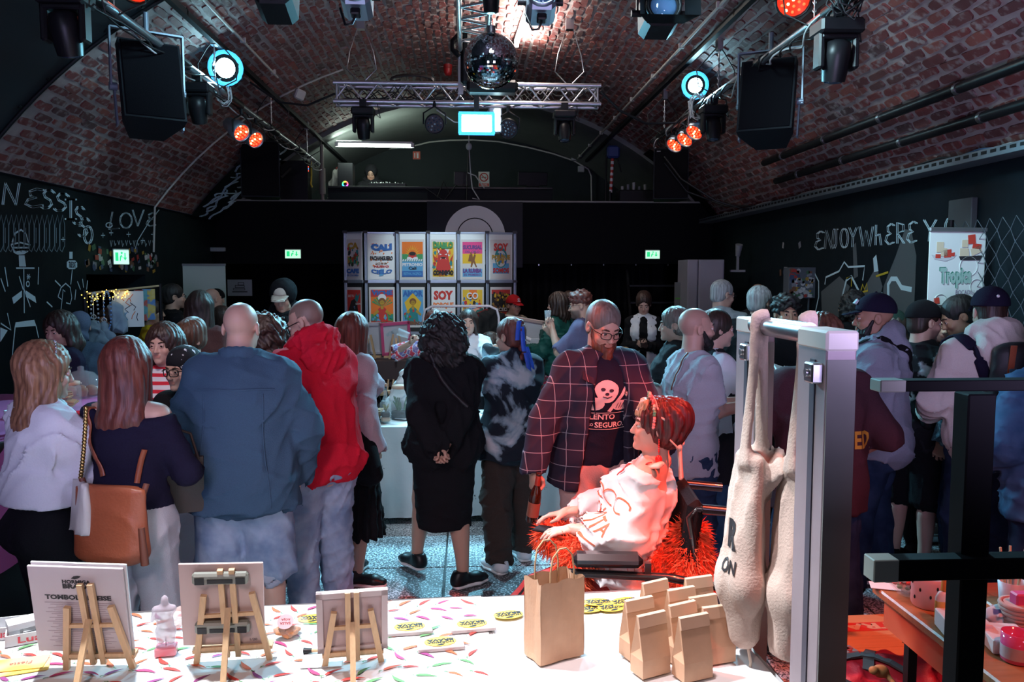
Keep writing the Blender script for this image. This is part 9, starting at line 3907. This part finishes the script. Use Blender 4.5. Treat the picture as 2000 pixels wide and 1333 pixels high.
t=gal('mixer','black mixer with knobs beside the DJ','mixer',760,371,13.6,lambda g:g.box((0,0,.03),(.6,.35,.06),bev=.006),BLACKP)
g=MB()
rr=random.Random(2)
for i in range(30):
 g.cyl((-.27+.018*i,rr.uniform(-.14,.14),.06),(-.27+.018*i,rr.uniform(-.14,.14),.08),.008,n=6)
tag(g.obj('knob',mat('knob_pale',(.4,.42,.42),.4),t),kind='stuff')
t=gal('speaker_post','black post with a microphone stand left of the long desk','stand',633,396,13.0,lambda g:(g.cyl((0,0,0),(0,0,.86),.03,n=8),g.cyl((0,0,.1),(0,0,.5),.05,n=8)),mat('post_pale',(.22,.20,.18),.5))
t=gal('jacket_pile','white and dark red jackets hung up at the left end of the gallery','jacket',660,396,13.5,lambda g:None,BLACKP)if False else thing('jacket_pile','white and dark red jackets hung at the left end of the gallery','jacket',(X(660,13.6),13.9,ZH(385,13.9)))
S=SDF()
S.ec((0,0,-.15),(.02,0,.35),.16,.12,.1,.08,k=.03)
S.ec((-.1,0,-.2),(-.08,0,.2),.07,.06,k=.03)
v,q=S.geo(.016,None,wrinkles(3,.03,40))
link('white_jacket',mesh_np('white_jacket',v,q,cloth('jacket_white',(.4,.38,.36),.15)),t)
S=SDF()
S.ec((.0,-.02,.42),(.16,-.02,.22),.05,.05,k=.03)
v,q=S.geo(.016,None,wrinkles(4,.02,60))
link('red_jacket',mesh_np('red_jacket',v,q,cloth('jacket_red',(.12,.02,.02),.2)),t)
t=thing('amplifier_rack','black amplifier cabinet with red and blue lights beside the left loudspeaker','cabinet',(X(582,12.95),12.95,3.06))
g=MB()
g.box((0,0,.3),(.42,.3,.62),bev=.01)
g.obj('case',BLACKP,t)
g=MB()
for i in range(3):
 g.mi=i%2
 g.cyl((.20,-.1+.0,.52-.03*i),(.215,-.1,.52-.03*i),.012,n=6)
g.obj('indicator',[mat('ind_red',(1,.1,.1),.4,emit=(1,.1,.05,2)),mat('ind_blue',(.1,.3,1),.4,emit=(.1,.3,1,2))],t)
g=MB()
g.tube([(.26,-.16,.6),(.27,-.17,.4),(.26,-.18,.25),(.28,-.18,.2)],.014,6)
g.obj('yellow_cord',mat('cord_yellow',(.6,.42,.03),.5),t)
t=thing('no_smoking_sign','white no smoking sign with a red ring on the gallery wall','sign',(X(946,15.9),16.03,ZH(352,15.9)),0,None,(R(90),0,0))
g=MB()
g.box((0,0,0),(.21,.29,.006))
g.obj('plate',mat('sign_plate',(.62,.6,.58),.5),t)
g=MB()
g.tube([(.075*math.cos(a),.04+.075*math.sin(a),.004)for a in np.linspace(0,2*PI,25)[:-1]],.010,4,True)
g.bar((-.05,.09,.005),(.05,-.01,.005),.014,.004)
g.box((0,-.105,.004),(.19,.055,.003))
g.obj('red_print',mat('sign_red',(.55,.04,.03),.5),t)
g=MB()
g.box((0,.04,.0045),(.09,.014,.002))
g.obj('cigarette',INK,t)
g=MB()
put_text(g,'RAUCHEN',0,-.096,.13,.02,.0062,.03)
put_text(g,'VERBOTEN',0,-.118,.14,.018,.0062,.03)
g.obj('sign_letters',mat('sign_plate',(0,0,0)),t)
t=thing('extinguisher_sign','small red fire extinguisher sign under the fluorescent tube','sign',(X(815,15.9),16.03,ZH(307,15.9)),0,None,(R(90),0,0))
g=MB()
g.box((0,0,0),(.14,.15,.006))
g.obj('plate',mat('sign_red2',(.55,.07,.03),.5),t)
g=MB()
g.box((.02,-.01,.004),(.035,.085,.003)).box((.02,.045,.004),(.05,.012,.003)).box((-.035,0,.004),(.02,.09,.003))
g.obj('pictogram',mat('sign_plate',(0,0,0)),t)
for px,lb,wd in((902,'white notice sheet beside the no smoking sign',.2),):
 t=thing('notice_sheet',lb,'notice',(X(px,15.9),16.03,ZH(352,15.9)),0,None,(R(90),0,0))
 g=MB()
 g.box((0,0,0),(wd,.28,.004))
 g.obj('paper',mat('notice_paper',(.45,.47,.46),.7),t)
 g=MB()
 for i in range(9):
  g.box((0,.1-.024*i,.003),(wd*.75,.004,.001))
 tag(g.obj('print',INK,t),kind='stuff')
g=MB()
g.tube([(X(px,15.9),15.95,ZH(py,15.9))for px,py in((680,335),(692,318),(720,306),(760,296),(810,291))],.018,6)
g.tube([(X(px,15.9),15.95,ZH(py,15.9))for px,py in((812,290),(840,283),(880,279),(925,278),(975,281),(1030,291),(1080,303),(1120,316),(1148,332),(1154,345),(1155,395))],.016,6)
tag(g.obj('gallery_conduit',CON),'pale conduit arching over the gallery back wall','conduit')
t=thing('hanging_cables','bundle of white and black cables hanging from the blinder to the DJ desk','cables',(X(917,13.2),13.2,3.1))
for k_,(m_,pts)in enumerate(((CABLEW,[(0,0,1.25),(.0,0,.85),(.02,0,.5),(.05,-.05,.2),(.16,-.1,.02),(.05,-.1,.04)]),(CABLE,[(0,0,.9),(-.03,0,.4),(-.04,-.1,0)]),(CABLEW,[(-.02,0,.45),(.1,-.05,.4),(.24,-.08,.2)]),(CABLE,[(-.3,-.1,.1),(-.4,-.12,.3),(-.5,-.14,.05)]),(CABLE,[(-.7,-.1,.2),(-.4,-.1,.0),(-.2,-.1,.25)]))):
 g=MB()
 g.tube(pts,.010,6)
 g.obj('cable',m_,t)
g=MB()
g.sph((0,0,.86),(.05,.05,.06),10,7)
g.obj('junction',CABLEW,t)
t=thing('chain_hoist','red and white striped hoist post with blue motor on the gallery','hoist',(X(1190,13.2),13.2,3.07))
for i in range(12):
 g=MB()
 g.cyl((.01+.002*i,0,.18+.045*i),(.012+.002*i,0,.18+.045*(i+1)),.026,n=10)
 g.obj('stripe',mat('stripe_red',(.5,.04,.03),.5)if i%2 else WHITE,t)
g=MB()
g.box((.04,0,.82),(.2,.16,.2),bev=.03)
g.obj('motor',mat('hoist_blue',(.03,.06,.22),.4),t)
g=MB()
g.cyl((.0,0,0),(.0,0,.2),.03,n=8)
g.tube([(.1,-.05,.72),(.14,-.06,.6),(.16,-.05,.5)],.012,5)
g.cyl((-.06,.05,.0),(-.06,.05,.8),.018,n=6)
g.obj('post',BLACKM,t)
t=thing('equipment_case','black flight case with small bottles on top, right end of the gallery','case',(X(1238,13.0),13.0,3.06))
g=MB()
g.box((0,0,.1),(.55,.35,.2),bev=.01)
g.obj('case',BLACKP,t)
for i in range(5):
 g=MB()
 g.cyl((-.2+.09*i,0,.2),(-.2+.09*i,0,.27+.03*(i%3)),.025,n=8)
 g.obj('bottle',(mat('bot_a',(.4,.42,.42),.3),mat('bot_b',(.15,.17,.2),.3))[i%2],t)
for px,py,lb in((1121,310,'upper'),(1134,332,'lower')):
 t=thing('junction_box',lb+' white junction box on the gallery conduit','box',(X(px,15.8),15.85,ZH(py,15.8)),0)
 g=MB()
 g.box((0,0,0),(.12,.1,.12),bev=.01)
 g.obj('housing',mat('jb_white',(.4,.41,.42),.5),t)
# left stalls
ctr=thing('bar_counter','tall counter along the left wall covered with pink paper','counter',(-2.78,4.62,0),0)
g=MB()
g.box((0,0,.55),(.9,2.2,1.08),bev=.01)
g.obj('body',BLACK,ctr)
PKP=mat('pink_paper',(.55,.16,.40),.7,bump=.1,scale=4)
g=MB()
g.grid(lambda u,v:(-.46+.92*u,-1.12+2.24*v,1.105+.002*math.sin(u*30)),12,20)
g.grid(lambda u,v:(.46+.02*math.sin(v*17+u*3)+.05*u,-1.12+2.24*v,1.105-.60*u-.03*math.sin(v*9)*u),10,40)
g.grid(lambda u,v:(.46-.92*v,-1.12-.02*math.sin(v*15)-.04*u,1.105-.6*u),10,24)
g.obj('pink_cover',PKP,ctr)
def onctr(px,y,dz=0):
 return Vector((X(px,y),y,1.112+dz))
t=thing('glass_dome','glass dome over cakes on the tall counter','dome',onctr(150,5.55),0)
g=MB()
g.lathe([(.13,0),(.14,.015),(.13,.10),(.08,.16),(.02,.175),(.02,.20),(.005,.205)],n=22)
g.obj('dome',GLASS,t)
for i in range(6):
 g=MB()
 a=i*1.05
 g.lathe([(.025,.0),(.034,.03),(.03,.05),(.01,.058)],c=(.07*math.cos(a),.07*math.sin(a),.012),n=10)
 g.obj('cake',mat('cake_brown',(.25,.10,.05),.8,bump=.3,scale=60),t)
t=thing('cookie_jar','glass jar of biscuits on the tall counter beside the fair hair','jar',onctr(126,5.0),0)
g=MB()
g.lathe([(.06,0),(.065,.01),(.065,.13),(.055,.15)],n=18)
g.obj('jar',GLASS,t)
g=MB()
g.lathe([(.058,.15),(.06,.17),(.02,.178)],n=16)
g.obj('lid',mat('jar_lid',(0,0,0)),t)
rr=random.Random(1)
for i in range(8):
 g=MB()
 g.box((rr.uniform(-.025,.025),rr.uniform(-.025,.025),.02+.012*i),(.06,.05,.01),rot=(rr.uniform(-.3,.3),rr.uniform(-.3,.3),rr.uniform(0,3)),bev=.003)
 g.obj('biscuit',mat('biscuit',(.45,.25,.10),.8),t)
t=thing('red_cloth','red cloth on the tall counter in front of the jar','cloth',onctr(138,4.75),10)
g=MB()
g.box((0,0,.006),(.32,.30,.012),bev=.005)
g.obj('cloth',F_RED,t)
t=thing('white_cup','white paper cup with bright stripes at the left edge on the pink counter','cup',onctr(12,4.25),0)
g=MB()
g.lathe([(.03,0),(.04,.12),(.036,.12),(.028,.01)],n=16)
g.obj('cup',PAPER,t)
g=MB()
g.lathe([(.0335,.03),(.037,.075)],n=16)
g.obj('stripe',mat('cup_stripe',(.1,.4,.65),.5),t)
t=thing('white_tray','white tray on the counter right of the navy cardigan','tray',onctr(190,5.75),0)
g=MB()
g.box((0,0,.015),(.34,.22,.03),bev=.01)
g.obj('tray',PAPER,t)
YRL=7.2
xa,xb,zr=X(164,YRL),X(312,YRL+.6),ZH(573,YRL)
t=thing('hanging_rail','thin rail on a black post, wound with fairy lights at the left stall','rail',(xa,YRL,0))
g=MB()
g.cyl((0,0,0),(0,0,zr+.03),.022,n=8)
g.obj('post',BLACKM,t)
g=MB()
g.cyl((0,0,zr),(xb-xa,.6,zr+.06),.010,n=8)
g.obj('rail_bar',mat('rail_wood2',(.45,.35,.2),.5),t)
g=MB()
g.cyl((xb-xa,.6,0),(xb-xa,.6,zr+.08),.018,n=8)
g.obj('far_post',BLACKM,t)
g=MB()
rr=random.Random(5)
for i in range(60):
 u=rr.random()**1.2*.55
 g.sph((u*(xb-xa)+rr.uniform(-.02,.02),u*.6-.02,zr+.06*u-rr.uniform(-.02,.15)*(1 if u<.1 else .5)),.0045,6,4)
tag(g.obj('fairy_lights',mat('fairy_lit',(1,.8,.2),.4,emit=(1,.66,.10,5)),t),kind='stuff')
for i,(u,L_,c)in enumerate(((.13,.36,(.35,.45,.6)),(.29,.34,(.15,.3,.6)))):
 n_=thing('bead_necklace',('pale','blue')[i]+' bead necklace hanging on the rail with fairy lights','necklace',(xa+u*(xb-xa),YRL+.6*u-.025,zr+.06*u),0)
 g=MB()
 for k_ in range(30):
  a=2*PI*k_/30
  g.sph((.03*math.cos(a),0,-L_/2+L_/2*math.sin(a)),.010,6,4)
 tag(g.obj('beads',mat('beads_%d'%i,c,.3),n_),kind='stuff')
for i,(u,w,h,lb)in enumerate(((.58,.24,.32,'large folded drawing pinned on the rail with fairy lights'),(.74,.11,.28,'narrow colourful print hanging right of the large drawing'),(.85,.11,.28,'narrow print with yellow, right end of the rail'))):
 n_=thing('hanging_print',lb,'print',(xa+u*(xb-xa),YRL+.6*u-.03,zr+.06*u-h/2-.02),18)
 g=MB()
 g.box((0,0,0),(w,.003,h))
 g.obj('sheet',(PAPER,blotch('print_a',[(0,(.5,.1,.08)),(.45,(.5,.12,.1)),(.5,(.1,.35,.4)),(1,(.5,.6,.6))],9,2),blotch('print_b',[(0,(.1,.2,.45)),(.45,(.12,.25,.5)),(.5,(.6,.45,.1)),(1,(.65,.65,.65))],9,2))[i],n_)
 if i==0:
  g=MB()
  g.M=Euler((R(90),0,0)).to_matrix().to_4x4()
  rr=random.Random(9)
  for k_ in range(14):
   g.mi=k_%3
   x_,y_=rr.uniform(-.09,.09),rr.uniform(-.12,.12)
   g.ribbon([(x_,y_),(x_+rr.uniform(-.04,.04),y_+.03),(x_+rr.uniform(-.04,.04),y_+.07)],.006,.002)
  g.obj('sketch',[INK,C['lblue'],C['orange']],n_)
GHO=mat('ghost_gauze',(.30,.40,.52),.9,bump=.2,scale=50,alpha=.75)
for i,(px,py,y,s_)in enumerate(((222,612,7.43,.72),(180,655,7.27,.9),(200,648,7.35,.6))):
 n_=thing('gauze_ghost',('upper gauze ghost hanging by a ring under the rail','lower left gauze ghost under the rail','small gauze ghost between the other two')[i],'decoration',(X(px,y),y,ZH(py,y)),0,'gauze ghosts')
 S=SDF()
 S.el((0,0,.10*s_),.055*s_,k=.03)
 S.ec((0,0,.06*s_),(.05*s_*(1-2*(i%2)),0,-.17*s_),.035*s_,.10*s_,.035*s_,.06*s_,k=.03)
 S.ec((0,0,.03*s_),(.10*s_,0,-.06*s_),.02,.035*s_,k=.03)
 v,q=S.geo(.012,None,wrinkles(i,.028,60))
 link('gauze',mesh_np('gauze',v,q,GHO),n_)
 g=MB()
 g.tube([(.02*math.cos(a),0,.19*s_+.02*math.sin(a))for a in np.linspace(0,6.2,10)],.004,5,True)
 g.cyl((0,0,.14*s_),(0,0,max(.2,zr-ZH(py,y))),.003,n=5)
 g.obj('ring',WHITE,n_)
t=thing('blank_banner','blank cream roll-up banner near the far left corner','banner',(X(399,10.4),10.4,0),-4)
g=MB()
w=82/FPX*10.4
zt=ZH(518,10.4)
g.box((0,0,zt/2+.03),(w,.006,zt-.06))
g.obj('sheet',mat('banner_cream',(.50,.55,.50),.7),t)
g=MB()
g.box((0,0,zt),(w+.01,.025,.03),bev=.004)
g.box((0,0,.05),(w+.04,.16,.09),bev=.01)
g.obj('roller_base',ALU,t)
t=thing('wall_picture','small line drawing of stacked boxes on the black wall right of the blank banner','picture',(X(468,12.5),12.5,ZH(562,12.5)),0,None,(R(90),0,0))
g=MB()
w,h=46/FPX*12.5,31/FPX*12.5
g.box((0,0,0),(w,h,.012))
g.obj('sheet',mat('picture_grey',(.28,.30,.34),.7),t)
g=MB()
for x_,y_,a,b_ in((.02,.06,.05,.03),(0,.02,.08,.025),(-.01,-.02,.10,.02),(.0,-.06,.13,.006)):
 for s_ in(-1,1):
  g.box((x_+s_*a/1.2,y_,.007),(.008,b_*1.4,.002))
  g.box((x_,y_+s_*b_/1.6,.007),(a*1.7,.008,.002))
g.obj('drawing',INK,t)
t=thing('shelf_light','short unlit tube light fixed near the far left corner','light',(X(423,12.4),12.4,ZH(489,12.4)),0)
g=MB()
g.box((0,0,0),(.28,.06,.06),bev=.008)
g.obj('batten',mat('batten_grey',(.30,.33,.35),.5),t)
# right side
YB2=5.68
xa,xb=X(1809,YB2),X(1934,YB2-.05)
t=thing('tropics_banner','white banner reading Tropics with sweets pictured, by the right wall','banner',((xa+xb)/2,YB2,0),6)
w,zt=xb-xa,ZH(447,YB2)
g=MB()
hb_=zt-.30
g.box((0,0,zt-hb_/2),(w,.008,hb_))
g.obj('sheet',mat('banner_white',(.78,.84,.84),.6),t)
g=MB()
g.box((0,0,zt),(w+.012,.03,.03),bev=.005)
g.box((0,0,.15),(.04,.04,.3)).box((0,0,.03),(w+.05,.2,.06),bev=.01)
g.obj('roller_base',ALU,t)
pr=[]
def onb(px,py):
 return((px-1873)/129*w,zt-(py-447)/FPX*YB2)
g=MB()
g.M=Matrix.Translation((0,-.0055,0))@Euler((R(90),0,0)).to_matrix().to_4x4()
BMATS=[mat('tr_green',(.03,.22,.15),.6),mat('tr_red',(.62,.06,.04),.6),mat('tr_shadow',(.35,.55,.50),.6),mat('tr_cream',(.72,.62,.45),.6),mat('tr_black',(.03,.03,.035),.6),mat('tr_purple',(.20,.12,.25),.6),mat('tr_pale',(.58,.66,.64),.6),mat('tr_plate',(.60,.62,.66),.6)]
g.mi=6
for px,py,r_ in((1838,590,14),(1900,520,20),(1850,640,22),(1920,560,14)):
 x_,y_=onb(px,py)
 g.tube([(x_+r_/FPX*YB2*math.cos(a),y_+r_/FPX*YB2*math.sin(a),.0005)for a in np.linspace(0,6.2,20)],.003,3,True)
g.mi=7
g.prism([onb(*p_)for p_ in[(1812,497),(1820,506),(1846,510),(1864,504),(1870,497),(1840,502)][::-1]],0,.001)
for c,pts in((3,[(1824,472),(1840,472),(1840,492),(1824,492)]),(3,[(1834,484),(1848,484),(1850,500),(1834,500)]),(1,[(1840,488),(1858,486),(1858,502),(1842,503)]),(1,[(1822,496),(1834,496),(1834,504),(1822,504)]),(1,[(1858,494),(1866,492),(1866,500),(1858,500)]),(4,[(1876,500),(1930,498),(1926,508),(1880,508)]),(3,[(1878,484),(1898,484),(1900,500),(1878,500)]),(3,[(1902,486),(1924,478),(1930,490),(1906,500)]),(1,[(1895,458),(1912,456),(1914,474),(1897,476)]),(3,[(1882,468),(1896,467),(1896,482),(1882,482)]),(1,[(1908,474),(1928,476),(1926,486),(1906,484)]),(1,[(1822,584),(1834,582),(1836,594),(1822,596)])):
 g.mi=c
 g.prism([onb(*p_)for p_ in pts][::-1],.001,.002)
for dx,dy,c in((.006,-.006,2),(0,0,0)):
 g.mi=c
 x_,y_=onb(1869,542)
 put_text(g,'Tropics',x_+dx,y_+dy,w*.57,.15,.003 if c else .002,.05,rot=.02)
g.mi=5
x_,y_=onb(1893,572)
put_text(g,'BOCADILLO',x_+.02,y_,w*.42,.032,.002,.0)
x_,y_=onb(1885,582)
put_text(g,'AUS GUAVE',x_,y_,w*.22,.018,.002,.0)
x_,y_=onb(1898,615)
g.mi=4
for i,s_ in enumerate(('* Guave','Aromatisch','Kolumbien')):
 put_text(g,s_,x_,y_-.03*i,w*.24,.022,.002,.0)
g.obj('banner_print',BMATS,t)
t=thing('locker_cabinet','tall pale steel cabinets at the far right corner','cabinet',(X(1374,10.6),10.9,0),0)
zt=ZH(507,10.6)
for i,(dx,w,nm)in enumerate(((-.13,.14,'narrow'),(.12,.34,'wide'))):
 g=MB()
 g.box((dx,0,zt/2),(w,.5,zt),bev=.006)
 o_=g.obj('cabinet_body',mat('locker_grey',(.40,.41,.47),.45),t)
 g=MB()
 g.box((dx,-.253,zt/2),(w-.03,.008,zt-.06),bev=.003)
 for zz in(.5,1.5):
  g.cyl((dx+w*.35,-.258,zz),(dx+w*.35,-.27,zz),.012,n=8)
 g.obj('door',mat('locker_grey',(0,0,0)),o_)
t=thing('timetable','sheet with a green bar pinned beside the tall cabinets','notice',(X(1332,11.0),11.0,ZH(575,11.0)),0)
g=MB()
g.box((0,0,0),(.2,.01,.32))
g.obj('sheet',mat('sheet_grey',(.16,.18,.18),.7),t)
g=MB()
g.box((0,-.006,-.06),(.18,.004,.02))
g.obj('green_bar',mat('bar_green',(.10,.38,.06),.6),t)
c=(XW-.12,8.72,ZH(552,8.7))
t=thing('sticker_cabinet','wall box covered all over with stickers, by the right wall mural','cabinet',(X(1562,8.9),8.9,ZH(553,8.9)),0)
g=MB()
g.box((0,0,0),(.31,.16,.34),bev=.006)
g.obj('box',mat('cab_grey',(.10,.12,.14),.5),t)
stickers('sticker',t,Matrix.Translation((0,-.08,0))@Euler((R(90),0,0)).to_matrix().to_4x4(),(-.13,-.15,.11,.15),70,(.025,.06),9)
g=MB()
g.tube([(.1,-.02,-.17),(.1,.0,-.6),(.16,.02,-.9)],.012,6)
g.tube([(-.05,.02,-.17),(-.05,.02,-.5)],.02,6)
g.obj('conduit',mat('cab_grey',(0,0,0)),t)
stickers('wall_sticker',wall_right,MR,(-9.9,1.9,-9.0,2.3),6,(.04,.1),3)
t=thing('chain_link_fence','chain link fence panel against the wall at the upper right','fence',(XW-.16,3.9,0),0)
z1=ZH(425,5.6)
FW=mat('fence_wire',(.08,.10,.12),.5,.6)
for i in range(30):
 pts=[(.006*(1 if j%2 else-1),i*.07+.07*((i+j)%2),z1-.085*j)for j in range(17)]
 g=MB()
 g.tube(pts,.0035,4)
 g.obj('wire',FW,t)
for yy in(0,2.15):
 g=MB()
 g.cyl((0,yy,0),(0,yy,z1+.02),.022,n=8)
 g.obj('post',BLACKM,t)
t=thing('wall_spot','small white lamp on a bracket above the tall cabinets','lamp',(X(1440,10.8),10.8,ZH(500,10.8)),0)
g=MB()
g.cyl((0,0,0),(.0,-.05,.15),.03,.05,10)
g.bar((0,0,0),(0,0,-.2),.03)
g.box((0,0,-.2),(.2,.05,.03))
g.obj('lamp',mat('lamp_grey',(.3,.33,.35),.5),t)
t=thing('gallery_stairs','dark stairs rising behind the white waistcoat woman','stairs',(X(1300,12.2),12.2,0),0)
for i in range(7):
 g=MB()
 g.box((0,.1*i,.2+.26*i),(.9,.22,.03),bev=.004)
 g.obj('tread',mat('tread_black',(.02,.024,.03),.3),t)
for sx in(-1,1):
 g=MB()
 g.bar((sx*.45,-.1,.05),(sx*.45,.75,2.0),.04,.12)
 g.obj('stringer',BLACKM,t)
